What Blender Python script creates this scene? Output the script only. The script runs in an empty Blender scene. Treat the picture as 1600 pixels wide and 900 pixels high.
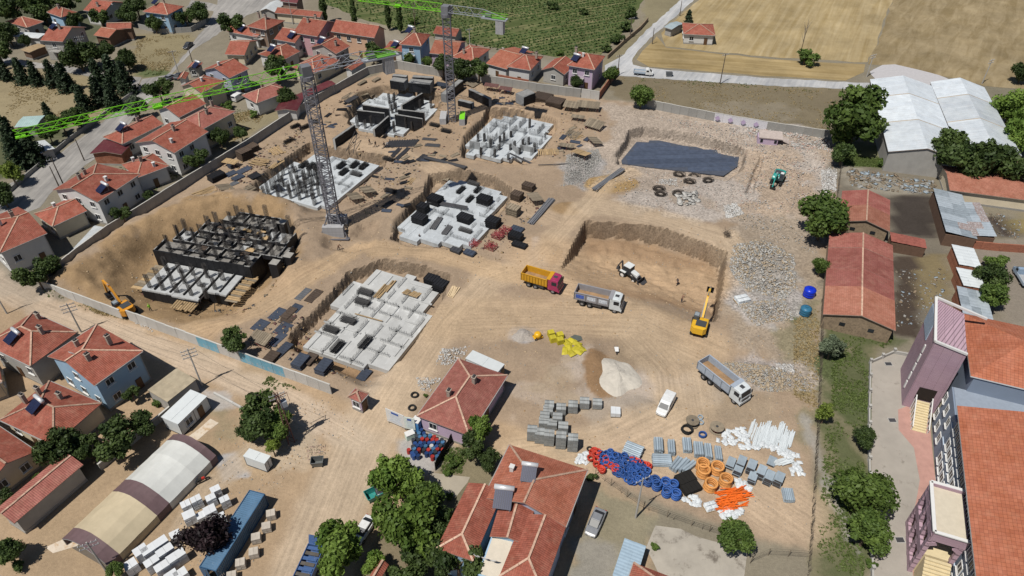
import bpy, math, random
import numpy as np
from mathutils import Vector, Matrix
random.seed(7); np.random.seed(7)
scn = bpy.context.scene
COL = scn.collection
R = math.radians
# ---------------------------------------------------------------- camera, sky, sun, exposure
F_PX, TILT, CAM_H = 1130.0, R(40.0), 85.0
cam = bpy.data.cameras.new('camera'); cam.sensor_width = 36; cam.lens = 36*F_PX/1600; cam.clip_end = 8000; cam.clip_start = 1
camo = bpy.data.objects.new('camera', cam); COL.objects.link(camo)
camo.location = (0, 0, CAM_H); camo.rotation_euler = (R(90)-TILT, 0, 0); scn.camera = camo
SUN_EL = R(62); SHADOW_AZ = Vector((0.70, 0.71, 0)).normalized()
sd = Vector((SHADOW_AZ.x*math.cos(SUN_EL), SHADOW_AZ.y*math.cos(SUN_EL), -math.sin(SUN_EL)))
world = bpy.data.worlds.new('World'); scn.world = world; world.use_nodes = True
wn = world.node_tree.nodes; wl = world.node_tree.links
sky = wn.new('ShaderNodeTexSky'); sky.sky_type = 'NISHITA'; sky.sun_disc = False
sky.sun_elevation = SUN_EL; sky.sun_rotation = math.atan2(-sd.x, -sd.y); sky.altitude = 1000
wn['Background'].inputs[1].default_value = 0.05
wl.new(sky.outputs[0], wn['Background'].inputs[0])
sun = bpy.data.lights.new('sun', 'SUN'); sun.energy = 4.5; sun.angle = R(0.5); sun.color = (1, 0.95, 0.87)
suno = bpy.data.objects.new('sun', sun); COL.objects.link(suno); suno.rotation_euler = sd.to_track_quat('-Z', 'Y').to_euler(); suno.location = (-60, -60, 150)
scn.view_settings.view_transform = 'Standard'; scn.view_settings.look = 'None'; scn.view_settings.exposure = 0.13; scn.view_settings.gamma = 1
# ---------------------------------------------------------------- photograph pixel -> ground point in metres
CT, ST = math.cos(TILT), math.sin(TILT)
def P(x, y=None, z=0.0):
    if y is None: x, y = x
    a = (x-800)/F_PX; b = -(y-450)/F_PX
    d = Vector((a, CT+b*ST, -ST+b*CT)); t = (z-CAM_H)/d.z
    return Vector((d.x*t, d.y*t, z))
def proj(p):
    y, z = p[1], p[2]-CAM_H
    dep = y*CT - z*ST; up = y*ST + z*CT
    return 800+F_PX*p[0]/dep, 450-F_PX*up/dep
def ppm(x, y, z=0):
    p = P(x, y, z); return F_PX/(p.y*CT-(z-CAM_H)*ST)
# ---------------------------------------------------------------- mesh helpers
def rgb(r, g, b):
    f = lambda c: (c/255/12.92 if c/255 <= .04045 else ((c/255+.055)/1.055)**2.4)
    return (f(r), f(g), f(b))
class MB:
    def __init__(s): s.v = []; s.f = []; s.m = []; s.uv = []
    def face(s, pts, m=0, uv=None):
        i = len(s.v); s.v += [tuple(p) for p in pts]; s.f.append(tuple(range(i, i+len(pts)))); s.m.append(m)
        s.uv.append(uv if uv else [(0, 0)]*len(pts)); return s
    def box(s, c, d, rz=0, m=0, M=None, taper=1):
        x, y, z = d[0]/2, d[1]/2, d[2]/2
        p = [(-x,-y,-z),(x,-y,-z),(x,y,-z),(-x,y,-z),(-x*taper,-y*taper,z),(x*taper,-y*taper,z),(x*taper,y*taper,z),(-x*taper,y*taper,z)]
        T = Matrix.Translation(Vector(c)) @ (M.to_4x4() if M else Matrix.Rotation(rz, 4, 'Z'))
        i = len(s.v); s.v += [tuple(T @ Vector(q)) for q in p]
        for q in ((3,2,1,0),(4,5,6,7),(0,1,5,4),(1,2,6,5),(2,3,7,6),(3,0,4,7)):
            s.f.append(tuple(i+k for k in q)); s.m.append(m); s.uv.append([(0,0),(1,0),(1,1),(0,1)])
        return s
    def hexa(s, p, m=0):                      # 8 points: bottom ring then top ring
        i = len(s.v); s.v += [tuple(q) for q in p]
        for q in ((3,2,1,0),(4,5,6,7),(0,1,5,4),(1,2,6,5),(2,3,7,6),(3,0,4,7)):
            s.f.append(tuple(i+k for k in q)); s.m.append(m); s.uv.append([(0,0)]*4)
        return s
    def beam(s, a, b, w, h=None, m=0):
        a, b = Vector(a), Vector(b); d = b-a; L = d.length
        if L < 1e-6: return s
        M = d.to_track_quat('X', 'Z').to_matrix()
        return s.box((a+b)/2, (L, w, h or w), m=m, M=M)
    def cyl(s, a, b, r, n=8, r2=None, m=0, caps=True):
        a, b = Vector(a), Vector(b); d = b-a; r2 = r if r2 is None else r2
        M = d.to_track_quat('Z', 'Y').to_matrix(); i = len(s.v)
        for k in range(n):
            t = 2*math.pi*k/n; e = Vector((math.cos(t), math.sin(t), 0))
            s.v.append(tuple(a+M@(e*r))); s.v.append(tuple(b+M@(e*r2)))
        for k in range(n):
            j = (k+1) % n; s.f.append((i+2*k, i+2*j, i+2*j+1, i+2*k+1)); s.m.append(m); s.uv.append([(k/n,0),((k+1)/n,0),((k+1)/n,1),(k/n,1)])
        if caps:
            s.f.append(tuple(i+2*k for k in reversed(range(n)))); s.f.append(tuple(i+2*k+1 for k in range(n)))
            s.m += [m, m]; s.uv += [[(0,0)]*n]*2
        return s
    def prism(s, poly, z0, z1, m=0, mtop=None):
        n = len(poly); ar = sum(poly[k][0]*poly[(k+1)%n][1]-poly[(k+1)%n][0]*poly[k][1] for k in range(n))
        if ar < 0: poly = poly[::-1]
        i = len(s.v); s.v += [(p[0], p[1], z0) for p in poly]+[(p[0], p[1], z1) for p in poly]
        for k in range(n):
            j = (k+1) % n; s.f.append((i+k, i+j, i+n+j, i+n+k)); s.m.append(m); s.uv.append([(0,0)]*4)
        s.f.append(tuple(range(i+n, i+2*n))); s.m.append(m if mtop is None else mtop); s.uv.append([(p[0], p[1]) for p in poly])
        s.f.append(tuple(reversed(range(i, i+n)))); s.m.append(m); s.uv.append([(0,0)]*n)
        return s
    def tube(s, pts, r, n=5, m=0):
        for a, b in zip(pts[:-1], pts[1:]): s.cyl(a, b, r, n, m=m, caps=True)
        return s
    def torus(s, c, R_, r, n=14, k=6, m=0, M=None):
        i = len(s.v); M = M or Matrix.Identity(3)
        for a in range(n):
            t = 2*math.pi*a/n
            for b in range(k):
                u = 2*math.pi*b/k; q = Vector(((R_+r*math.cos(u))*math.cos(t), (R_+r*math.cos(u))*math.sin(t), r*math.sin(u)))
                s.v.append(tuple(Vector(c)+M@q))
        for a in range(n):
            for b in range(k):
                a2, b2 = (a+1) % n, (b+1) % k
                s.f.append((i+a*k+b, i+a2*k+b, i+a2*k+b2, i+a*k+b2)); s.m.append(m); s.uv.append([(0,0)]*4)
        return s
    def lathe(s, prof, n=12, m=0, c=(0,0,0)):
        i = len(s.v); k = len(prof)
        for a in range(n):
            t = 2*math.pi*a/n
            for r, z in prof: s.v.append((c[0]+r*math.cos(t), c[1]+r*math.sin(t), c[2]+z))
        for a in range(n):
            for b in range(k-1):
                a2 = (a+1) % n; s.f.append((i+a*k+b, i+a2*k+b, i+a2*k+b+1, i+a*k+b+1)); s.m.append(m); s.uv.append([(0,0)]*4)
        return s
    def mesh(s, name, mats, smooth=False):
        me = bpy.data.meshes.new(name); me.from_pydata(s.v, [], s.f)
        for q in (mats if isinstance(mats, (list, tuple)) else [mats]): me.materials.append(q)
        if any(s.m): me.polygons.foreach_set('material_index', s.m)
        ul = me.uv_layers.new(name='UVMap'); ul.data.foreach_set('uv', [c for u in s.uv for q in u for c in q])
        if smooth: me.polygons.foreach_set('use_smooth', [True]*len(s.f))
        me.update(); return me
    def build(s, name, mats, parent=None, smooth=False, world=False, kind=None):
        if world and parent:
            o0 = parent.location if not parent.parent else parent.location+parent.parent.location
            s.v = [(a-o0.x, b-o0.y, c-o0.z) for a, b, c in s.v]
        return obj(name, s.mesh(name, mats, smooth), parent, kind)
def obj(name, me, parent=None, kind=None, loc=None, rz=None):
    o = bpy.data.objects.new(name, me); COL.objects.link(o); o.parent = parent
    if kind: o['kind'] = kind
    if loc is not None: o.location = loc
    if rz is not None: o.rotation_euler = (0, 0, rz)
    return o
def tag(o, label, cat, group=None):
    o['label'] = label; o['category'] = cat
    if 'kind' not in o: o['kind'] = 'thing'
    if group: o['group'] = group
    return o
def thing(name, label, cat, loc=(0,0,0), rz=0, group=None):
    o = bpy.data.objects.new(name, None); COL.objects.link(o); o.location = loc; o.rotation_euler = (0, 0, rz); o.empty_display_size = .2
    return tag(o, label, cat, group)
def dup(o, loc, rz=0, label=None, scale=None, parent=None):
    c = o.copy(); COL.objects.link(c); c.parent = parent
    if parent is None or loc is not None: c.location = loc
    c.rotation_euler = (0, 0, rz)
    if scale: c.scale = scale
    if label: c['label'] = label
    for ch in o.children: dupc(ch, c)
    return c
def dupc(o, par):
    c = o.copy(); COL.objects.link(c); c.parent = par
    for ch in o.children: dupc(ch, c)
# ---------------------------------------------------------------- materials
MATS = {}
def mat(name, col, rough=.85, var=.12, scale=1.5, bump=0.0, bscale=12, metal=0, spec=.3, rnd=.06, col2=None, c2=.5, coord='Object', c2scale=None):
    if name in MATS: return MATS[name]
    m = bpy.data.materials.new(name); m.use_nodes = True; MATS[name] = m
    nt = m.node_tree; N = nt.nodes; Lk = nt.links; b = N['Principled BSDF']
    b.inputs['Roughness'].default_value = rough; b.inputs['Metallic'].default_value = metal; b.inputs['Specular IOR Level'].default_value = spec
    tc = N.new('ShaderNodeTexCoord'); no = N.new('ShaderNodeTexNoise'); no.inputs['Scale'].default_value = scale; no.inputs['Detail'].default_value = 5; no.inputs['Roughness'].default_value = .65
    Lk.new(tc.outputs[coord], no.inputs['Vector'])
    rmp = N.new('ShaderNodeMapRange'); rmp.inputs[1].default_value = .25; rmp.inputs[2].default_value = .75; rmp.inputs[3].default_value = 1-var; rmp.inputs[4].default_value = 1+var
    Lk.new(no.outputs[0], rmp.inputs[0])
    oi = N.new('ShaderNodeObjectInfo'); rr = N.new('ShaderNodeMapRange'); rr.inputs[3].default_value = 1-rnd; rr.inputs[4].default_value = 1+rnd; Lk.new(oi.outputs['Random'], rr.inputs[0])
    mu = N.new('ShaderNodeMath'); mu.operation = 'MULTIPLY'; Lk.new(rmp.outputs[0], mu.inputs[0]); Lk.new(rr.outputs[0], mu.inputs[1])
    hs = N.new('ShaderNodeHueSaturation'); hs.inputs['Color'].default_value = (*col, 1); Lk.new(mu.outputs[0], hs.inputs['Value'])
    out = hs.outputs[0]
    if col2:
        n2 = N.new('ShaderNodeTexNoise'); n2.inputs['Scale'].default_value = c2scale or scale*2.3; n2.inputs['Detail'].default_value = 6; n2.inputs['Roughness'].default_value = .7
        Lk.new(tc.outputs[coord], n2.inputs['Vector'])
        cr = N.new('ShaderNodeMapRange'); cr.inputs[1].default_value = c2; cr.inputs[2].default_value = c2+.13; Lk.new(n2.outputs[0], cr.inputs[0])
        mx = N.new('ShaderNodeMix'); mx.data_type = 'RGBA'; Lk.new(cr.outputs[0], mx.inputs[0]); Lk.new(out, mx.inputs[6]); mx.inputs[7].default_value = (*col2, 1); out = mx.outputs[2]
    Lk.new(out, b.inputs['Base Color'])
    if bump:
        nb = N.new('ShaderNodeTexNoise'); nb.inputs['Scale'].default_value = bscale; nb.inputs['Detail'].default_value = 4; Lk.new(tc.outputs[coord], nb.inputs['Vector'])
        bp = N.new('ShaderNodeBump'); bp.inputs['Strength'].default_value = bump; bp.inputs['Distance'].default_value = .1; Lk.new(nb.outputs[0], bp.inputs['Height']); Lk.new(bp.outputs[0], b.inputs['Normal'])
    return m
def tilemat(name, col, colb, bw=.26, rh=.34, wave=True, rough=.8, metal=0, mort=.012, bstr=.6, dirt=.25):
    """roof tiles / sheets: UV in metres, u across the slope, v up the slope"""
    m = bpy.data.materials.new(name); m.use_nodes = True; MATS[name] = m
    nt = m.node_tree; N = nt.nodes; Lk = nt.links; b = N['Principled BSDF']; b.inputs['Roughness'].default_value = rough; b.inputs['Metallic'].default_value = metal; b.inputs['Specular IOR Level'].default_value = .25
    uv = N.new('ShaderNodeUVMap'); br = N.new('ShaderNodeTexBrick'); br.offset = 0; br.squash = 1
    br.inputs['Scale'].default_value = 1; br.inputs['Brick Width'].default_value = bw; br.inputs['Row Height'].default_value = rh; br.inputs['Mortar Size'].default_value = mort; br.inputs['Mortar Smooth'].default_value = .5
    br.inputs['Color1'].default_value = (*col, 1); br.inputs['Color2'].default_value = (*colb, 1); br.inputs['Mortar'].default_value = (*[c*.42 for c in col], 1)
    Lk.new(uv.outputs[0], br.inputs['Vector'])
    oi = N.new('ShaderNodeObjectInfo'); no = N.new('ShaderNodeTexNoise'); no.noise_dimensions = '4D'; no.inputs['Scale'].default_value = .45; no.inputs['Detail'].default_value = 6; no.inputs['Roughness'].default_value = .7
    Lk.new(uv.outputs[0], no.inputs['Vector'])
    wm = N.new('ShaderNodeMath'); wm.operation = 'MULTIPLY'; wm.inputs[1].default_value = 50; Lk.new(oi.outputs['Random'], wm.inputs[0]); Lk.new(wm.outputs[0], no.inputs['W'])
    mr = N.new('ShaderNodeMapRange'); mr.inputs[1].default_value = .3; mr.inputs[2].default_value = .7; mr.inputs[3].default_value = 1-dirt; mr.inputs[4].default_value = 1+dirt*.6; Lk.new(no.outputs[0], mr.inputs[0])
    rr = N.new('ShaderNodeMapRange'); rr.inputs[3].default_value = .84; rr.inputs[4].default_value = 1.12; Lk.new(oi.outputs['Random'], rr.inputs[0])
    mu = N.new('ShaderNodeMath'); mu.operation = 'MULTIPLY'; Lk.new(mr.outputs[0], mu.inputs[0]); Lk.new(rr.outputs[0], mu.inputs[1])
    hs = N.new('ShaderNodeHueSaturation'); Lk.new(br.outputs[0], hs.inputs['Color']); Lk.new(mu.outputs[0], hs.inputs['Value'])
    sr = N.new('ShaderNodeMapRange'); sr.inputs[3].default_value = 1.1; sr.inputs[4].default_value = .82; Lk.new(no.outputs[0], sr.inputs[0]); Lk.new(sr.outputs[0], hs.inputs['Saturation'])
    n5 = N.new('ShaderNodeTexNoise'); n5.noise_dimensions = '4D'; n5.inputs['Scale'].default_value = .8; n5.inputs['Detail'].default_value = 9; n5.inputs['Roughness'].default_value = .75; Lk.new(uv.outputs[0], n5.inputs['Vector']); Lk.new(wm.outputs[0], n5.inputs['W'])
    r5 = N.new('ShaderNodeMapRange'); r5.inputs[1].default_value = .5; r5.inputs[2].default_value = .72; r5.inputs[4].default_value = dirt*2.2; Lk.new(n5.outputs[0], r5.inputs[0]); x5 = N.new('ShaderNodeMix'); x5.data_type = 'RGBA'; Lk.new(r5.outputs[0], x5.inputs[0]); Lk.new(hs.outputs[0], x5.inputs[6]); x5.inputs[7].default_value = (col[0]*.5+.2, col[1]*.5+.14, col[2]*.5+.1, 1); Lk.new(x5.outputs[2], b.inputs['Base Color'])
    bp = N.new('ShaderNodeBump'); bp.inputs['Strength'].default_value = bstr; bp.inputs['Distance'].default_value = .05
    if wave:
        wv = N.new('ShaderNodeTexWave'); wv.wave_type = 'BANDS'; wv.bands_direction = 'X'; wv.inputs['Scale'].default_value = .314/bw; Lk.new(uv.outputs[0], wv.inputs['Vector'])
        Lk.new(wv.outputs['Fac'], bp.inputs['Height'])
    else:
        iv = N.new('ShaderNodeMath'); iv.operation = 'SUBTRACT'; iv.inputs[0].default_value = 1; Lk.new(br.outputs['Fac'], iv.inputs[1]); Lk.new(iv.outputs[0], bp.inputs['Height'])
    Lk.new(bp.outputs[0], b.inputs['Normal'])
    return m
def leafmat(name, c1, c2):
    m = bpy.data.materials.new(name); m.use_nodes = True; MATS[name] = m
    nt = m.node_tree; N = nt.nodes; Lk = nt.links; b = N['Principled BSDF']; b.inputs['Roughness'].default_value = .6; b.inputs['Specular IOR Level'].default_value = .25
    at = N.new('ShaderNodeAttribute'); at.attribute_name = 'shade'
    mx = N.new('ShaderNodeMix'); mx.data_type = 'RGBA'; Lk.new(at.outputs['Fac'], mx.inputs[0]); mx.inputs[6].default_value = (*c1, 1); mx.inputs[7].default_value = (*c2, 1)
    oi = N.new('ShaderNodeObjectInfo'); rr = N.new('ShaderNodeMapRange'); rr.inputs[3].default_value = .8; rr.inputs[4].default_value = 1.2; Lk.new(oi.outputs['Random'], rr.inputs[0])
    hs = N.new('ShaderNodeHueSaturation'); Lk.new(mx.outputs[2], hs.inputs['Color']); Lk.new(rr.outputs[0], hs.inputs['Value']); Lk.new(hs.outputs[0], b.inputs['Base Color'])
    tr = N.new('ShaderNodeBsdfTranslucent'); Lk.new(hs.outputs[0], tr.inputs[0]); ms = N.new('ShaderNodeMixShader'); ms.inputs[0].default_value = .22
    Lk.new(b.outputs[0], ms.inputs[1]); Lk.new(tr.outputs[0], ms.inputs[2]); Lk.new(ms.outputs[0], N['Material Output'].inputs[0])
    return m
CONC = mat('concrete', (.36,.35,.33), var=.18, scale=.8, bump=.15, col2=(.25,.245,.23), c2=.62)
CONCL = mat('pale_concrete', (.40,.43,.455), var=.2, scale=.7, col2=(.34,.35,.35), c2=.56, c2scale=1.6)
CONCD = mat('weathered_concrete', (.27,.26,.24), var=.2, scale=.9, col2=(.16,.155,.14), c2=.6)
RENDER_GREY = mat('grey_render', (.33,.32,.30), var=.12, scale=.7)
DARKSTEEL = mat('dark_steel', (.05,.05,.055), rough=.5, spec=.4)
STEEL = mat('galvanised_steel', (.30,.31,.33), rough=.45, metal=.5, var=.1)
REBAR = mat('rebar', (.065,.06,.058), rough=.7)
REBAR_L = mat('rebar_pale', (.10,.105,.11), rough=.6)
WHITEP = mat('white_paint', (.60,.60,.59), rough=.5, var=.05)
WHITE = mat('white_plaster', (.52,.52,.51), var=.08, scale=.6)
GLASS = mat('dark_glass', (.018,.022,.028), rough=.4, spec=.35, var=.02, rnd=.3)
BLACKPLY = mat('black_ply', (.014,.0145,.017), rough=.55, var=.35, scale=2.2, spec=.25, rnd=.25)
WOOD = mat('timber', (.34,.24,.13), var=.25, scale=4, rnd=.2)
WOODG = mat('grey_timber', (.20,.165,.12), var=.3, scale=3, rnd=.25)
BRICK = tilemat('brick_wall', (.33,.13,.075), (.24,.09,.05), .42, .22, False, bstr=.3)
RUBBER = mat('rubber', (.018,.018,.018), rough=.9, var=.1)
RIDGE = mat('ridge_mortar', (.43,.29,.215), var=.35, scale=2, rnd=.25)
TILE = tilemat('red_roof_tiles', (.315,.088,.055), (.23,.064,.04))
TILE2 = tilemat('orange_roof_tiles', (.355,.115,.066), (.27,.086,.05))
TILE3 = tilemat('pinkish_roof_tiles', (.325,.11,.085), (.25,.083,.064))
MAROON = tilemat('maroon_sheet_roof', (.115,.022,.028), (.10,.02,.025), .25, 30, True, rough=.5, dirt=.12)
# ---------------------------------------------------------------- terrain
def poly_px(pts): return np.array([[*P(x, y)[:2]] for x, y in pts])
def seg_d(X, Y, a, b):
    dx, dy = b-a; L2 = dx*dx+dy*dy+1e-9
    t = np.clip(((X-a[0])*dx+(Y-a[1])*dy)/L2, 0, 1)
    return np.hypot(X-a[0]-t*dx, Y-a[1]-t*dy), t
def inside(X, Y, q):
    r = np.zeros(X.shape, bool); n = len(q)
    for i in range(n):
        (x0, y0), (x1, y1) = q[i], q[(i+1) % n]
        c = ((y0 > Y) != (y1 > Y)) & (X < (x1-x0)*(Y-y0)/(y1-y0+1e-12)+x0); r ^= c
    return r
def sdf(X, Y, q):
    d = np.full(X.shape, 1e9)
    for i in range(len(q)): d = np.minimum(d, seg_d(X, Y, q[i], q[(i+1) % len(q)])[0])
    return np.where(inside(X, Y, q), d, -d)
sst = lambda t: (lambda c: c*c*(3-2*c))(np.clip(t, 0, 1))
def vnoise(X, Y, s, seed):
    rg = np.random.RandomState(seed); T = rg.rand(256, 256)
    x, y = X/s+1000, Y/s+1000; xi, yi = np.floor(x).astype(int), np.floor(y).astype(int); fx, fy = sst(x-xi), sst(y-yi)
    g = lambda i, j: T[(xi+i) & 255, (yi+j) & 255]
    return (g(0,0)*(1-fx)+g(1,0)*fx)*(1-fy)+(g(0,1)*(1-fx)+g(1,1)*fx)*fy-.5
def fbm(X, Y, s, seed, o=4): return sum(vnoise(X, Y, s/2**k, seed+k)/1.8**k for k in range(o))
def axis(lo, hi, st, far_lo, far_hi):
    a = list(np.arange(lo, hi, st)); s = st; x = hi
    while x < far_hi: a.append(x); s *= 1.12; x += s
    b = []; s = st; x = lo-st
    while x > far_lo: b.append(x); s *= 1.12; x -= s
    return np.array(b[::-1]+a)
GX = axis(-92, 62, .46, -2500, 2500); GY = axis(42, 205, .46, -1500, 3500)
X, Y = np.meshgrid(GX, GY); X1, Y1 = X, Y
SLABS = {
 'A': ([(602,422),(653,436),(662,443),(677,453),(682,469),(647,524),(622,561),(611,558),(600,576),(571,570),(563,578),(524,564),(476,548),(484,536),(479,528),(500,507),(533,467),(536,456),(551,444),(578,431),(593,421)], -1.2, .9),
 'B': ([(706,283),(725,283),(735,288),(760,291),(786,304),(784,312),(770,336),(762,349),(747,375),(730,382),(700,380),(647,374),(625,367),(628,354),(650,330),(668,313),(687,295)], -1.5, 1.0),
 'C': ([(482,244),(502,244),(562,250),(586,258),(568,278),(514,324),(476,320),(402,308),(402,302),(430,274),(456,260)], -1.6, .8),
 'D': ([(788,181),(835,187),(861,195),(861,205),(835,244),(796,250),(731,241),(734,224),(754,201),(778,185)], -1.6, .9),
 'F': ([(613,146),(645,147),(682,163),(668,186),(620,211),(574,205),(550,192),(567,161),(600,147)], -2.3, .7),
 'G': ([(971,250),(995,221),(1013,222),(1015,219),(1030,219),(1072,228),(1088,229),(1100,233),(1120,234),(1122,239),(1140,243),(1155,245),(1152,260),(1131,274),(1089,269),(1015,261),(972,255)], -1.9, .3)}
# pits: polygon (pixels of the rim), depth, wall widths per edge
W0 = .6
PITS = dict(
 A=([(596,405),(668,414),(708,432),(690,470),(600,600),(575,606),(548,594),(448,545),(456,520),(527,447),(541,425)], 2.2, [.8,1.2,2,4.5,4.5,3,3,.8,W0,W0,W0]),
 B=([(672,271),(721,265),(772,275),(800,294),(795,325),(745,392),(640,384),(608,374),(641,318),(659,303)], 2.6, [.8,.8,.8,1.5,3.5,3,2,.6,.6,.8]),
 C=([(481,222),(540,232),(608,243),(600,262),(520,332),(470,332),(392,312),(388,296),(444,249)], 2.5, [.8,.8,1,2,4,2.5,1.5,W0,W0]),
 D=([(762,166),(815,172),(858,184),(874,205),(838,255),(795,258),(722,246),(720,236)], 2.6, [.8,.9,1.2,4,3,2,1,W0]),
 F=([(571,147),(609,138),(650,138),(679,148),(690,166),(668,196),(620,219),(565,210),(543,192)], 3.0, [.8,.8,.8,1,3,3,2,1,.8]),
 E=([(215,365),(300,335),(400,322),(470,350),(478,395),(440,440),(380,500),(290,505),(215,485),(165,455),(170,410)], 2.4, [5,5,5,5,5,6,6,6,5,5,6]),
 G=([(983,203),(1008,198),(1082,208),(1161,230),(1165,262),(1135,284),(1085,275),(1010,266),(962,258)], 2.2, [.8,1.3,1.3,1.2,1.5,2.5,3,3,.7]),
 H=([(915,345),(1000,350),(1085,372),(1136,394),(1131,440),(1118,505),(1060,498),(985,470),(878,432),(873,424)], 3.6, [.8,.9,.9,.7,.7,3,11,11,11,.6]),
 I=([(546,362),(560,345),(596,340),(582,386),(546,396),(500,388),(505,368)], 1.3, [1.5]*7),
 J=([(1186,243),(1196,243),(1178,303),(1162,303)], .7, [.5]*4),
 K=([(1254,264),(1266,264),(1252,320),(1239,320)], .5, [.6]*4),
 L=([(750,177),(760,179),(738,240),(726,236)], .3, [.8]*4),
)
H = np.zeros(X.shape)
wig = fbm(X, Y, 5, 11)*1.3
for k, (pts, dep, ws) in PITS.items():
    q = poly_px(pts); ins = inside(X+wig*.35, Y+wig*.35, q); t = np.ones(X.shape)
    for i in range(len(q)):
        d, _ = seg_d(X+wig*.35, Y+wig*.35, q[i], q[(i+1) % len(q)]); t = np.minimum(t, np.clip(d/ws[i], 0, 1))
    t = np.where(ins, t, 0); h = -dep*t
    H = np.minimum(H, h)
gyx = np.gradient(H, GY, GX); WALL = sst((np.hypot(*gyx)-.7)/.5)
def mound(px, py, rx, ry, h, sh=1.0, rz=0):
    c = P(px, py); s = ppm(px, py); a = (X-c.x)*math.cos(rz)+(Y-c.y)*math.sin(rz); b = -(X-c.x)*math.sin(rz)+(Y-c.y)*math.cos(rz)
    d = np.hypot(a/rx, b/ry)*(1+fbm(X, Y, 3, int(px))*.25); return h*np.clip(1-d, 0, 1)**sh
# berm of spoil along the north-west wall, around the formwork basement
def ridge(pts, w, h, seed):
    d = np.full(X.shape, 1e9)
    q = poly_px(pts)
    for i in range(len(q)-1): d = np.minimum(d, seg_d(X, Y, q[i], q[i+1])[0])
    return h*sst(1-d/w*(1+fbm(X, Y, 4, seed)*.5))
H += ridge([(128,436),(180,392),(235,358),(300,334),(380,320),(445,326)], 7.5, 2.9, 3)+ridge([(455,420),(480,385),(475,350)], 6, 1.1, 7)
H += ridge([(95,450),(150,462)], 4, .7, 4)
for a in [(955,290,7,4.5,1.0,1),(885,325,3.4,2.4,.7,1),(857,393,3,3,.6,1),(905,580,6,6,.7,1),(900,545,5,4,.5,1),(930,560,2,5,.5,1),(1005,570,4,4,.5,1),(985,640,5,3,.7,1),(1060,650,5,4,.6,1),(818,522,3,2.5,.5,1),
          (1190,585,7,3.2,1.0,1),(1190,480,6,5,.8,1),(1180,400,7,7,.8,1),(905,250,6,7,.7,1),(1250,200,6,4,.8,1),(1280,240,3,8,.8,1),(545,520,2,1.5,.8,1),(563,520,2,2,.6,1),(700,260,8,3,.8,1),(640,265,4,4,.6,1),(735,200,2,10,.6,1),(860,165,8,3,.7,1),(560,150,3,7,.6,1),(520,215,3,4,.5,1),(410,250,2,6,.4,1),(600,290,5,4,.7,1),(640,350,3,4,.7,1),(570,370,4,2.5,.5,1),(680,395,8,2.5,.4,1),(640,405,6,2,.3,1),(1080,300,4,4,.3,1)]:
    H += mound(*a)
site = poly_px([(66,452),(72,438),(280,290),(486,158),(622,103),(760,126),(940,155),(1010,163),(1297,209),(1312,300),(1283,480),(1275,660),(1264,860),(1180,840),(940,750),(800,660),(690,655),(600,660),(519,614)])
S = sdf(X, Y, site); SM = sst(S/1.5)
H += SM*(fbm(X, Y, 9, 21)*.30+fbm(X, Y, 1.6, 31, 3)*.13)+SM*np.abs(H)*fbm(X, Y, 1.1, 41, 3)*.16
H += WALL*fbm(X, Y, 1.9, 61, 3)*.5
for k, (pts, zt, th) in SLABS.items():          # the cut goes down to the underside of each slab
    q = np.array([[*P(x, y, zt)[:2]] for x, y in pts]); lo, hi = q.min(0)-4, q.max(0)+4; sl = np.ix_((Y[:,0] > lo[1]) & (Y[:,0] < hi[1]), (X[0] > lo[0]) & (X[0] < hi[0]))
    d = sdf(X[sl], Y[sl], q)+wig[sl]*.2; w = sst((d+1.6)/.7); H[sl] = np.minimum(H[sl], H[sl]*(1-w)+(zt-th+.05)*w)
# ---- ground colour (what the soil itself is)
DIRT = np.array(rgb(164,138,108)); C = np.zeros(X.shape+(3,)); C[:] = (.25,.20,.125)
n1 = fbm(X, Y, 14, 71); n2 = fbm(X, Y, 3.2, 81); n3 = fbm(X, Y, 1.2, 91, 3)
ROUGHW = np.zeros(X.shape)
def paint(pts, col, soft=1.5, amp=1.5, a=1.0, px=True, rough=0):
    global C
    q = poly_px(pts) if px else pts
    lo, hi = q.min(0)-8, q.max(0)+8; iy = (Y[:,0] > lo[1]) & (Y[:,0] < hi[1]); ix = (X[0] > lo[0]) & (X[0] < hi[0]); sl = np.ix_(iy, ix)
    w = sst((sdf(X[sl], Y[sl], q)+n2[sl]*amp*1.6+n1[sl]*amp)/soft+.5)*a
    C[sl] = C[sl]*(1-w[..., None])+np.array(col)*w[..., None]
    if rough: ROUGHW[sl] = np.maximum(ROUGHW[sl], w*rough)
def blob(x, y, rx, ry, col, a=1, soft=1.2, amp=1.2, rough=0):
    c = P(x, y); paint(np.array([[c.x+rx*math.cos(t), c.y+ry*math.sin(t)] for t in np.linspace(0, 6.28, 14)[:-1]]), col, soft, amp, a, False, rough)
DRYG = (.27,.205,.10); GRASS = (.085,.105,.04); DUST = rgb(190,160,124)
paint([(-400,300),(120,440),(260,640),(200,900),(-300,1100),(-600,700)], (.28,.225,.15), 3, 2)
paint([(-60,470),(250,470),(600,640),(820,640),(950,760),(1010,800),(1010,1000),(-60,1000)], rgb(176,146,110), 2, 2)
paint([(215,52),(300,50),(300,75),(262,118),(215,120),(195,100)], (.26,.20,.10), 2, 2)
paint([(215,105),(265,112),(262,118),(222,120)], (.12,.13,.05), 1.5, 1)
paint([(-300,60),(-20,98),(60,108),(140,118),(215,132),(175,178),(120,196),(0,212),(-300,280)], (.30,.225,.115), 1.5, 1.5)
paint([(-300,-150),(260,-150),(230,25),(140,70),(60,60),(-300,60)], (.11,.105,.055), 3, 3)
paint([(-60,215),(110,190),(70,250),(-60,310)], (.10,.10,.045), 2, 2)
paint([(330,190),(420,160),(440,180),(350,235)], (.27,.21,.11), 1, 1)
paint(site, DIRT, 1.5, .5, px=False)
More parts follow.
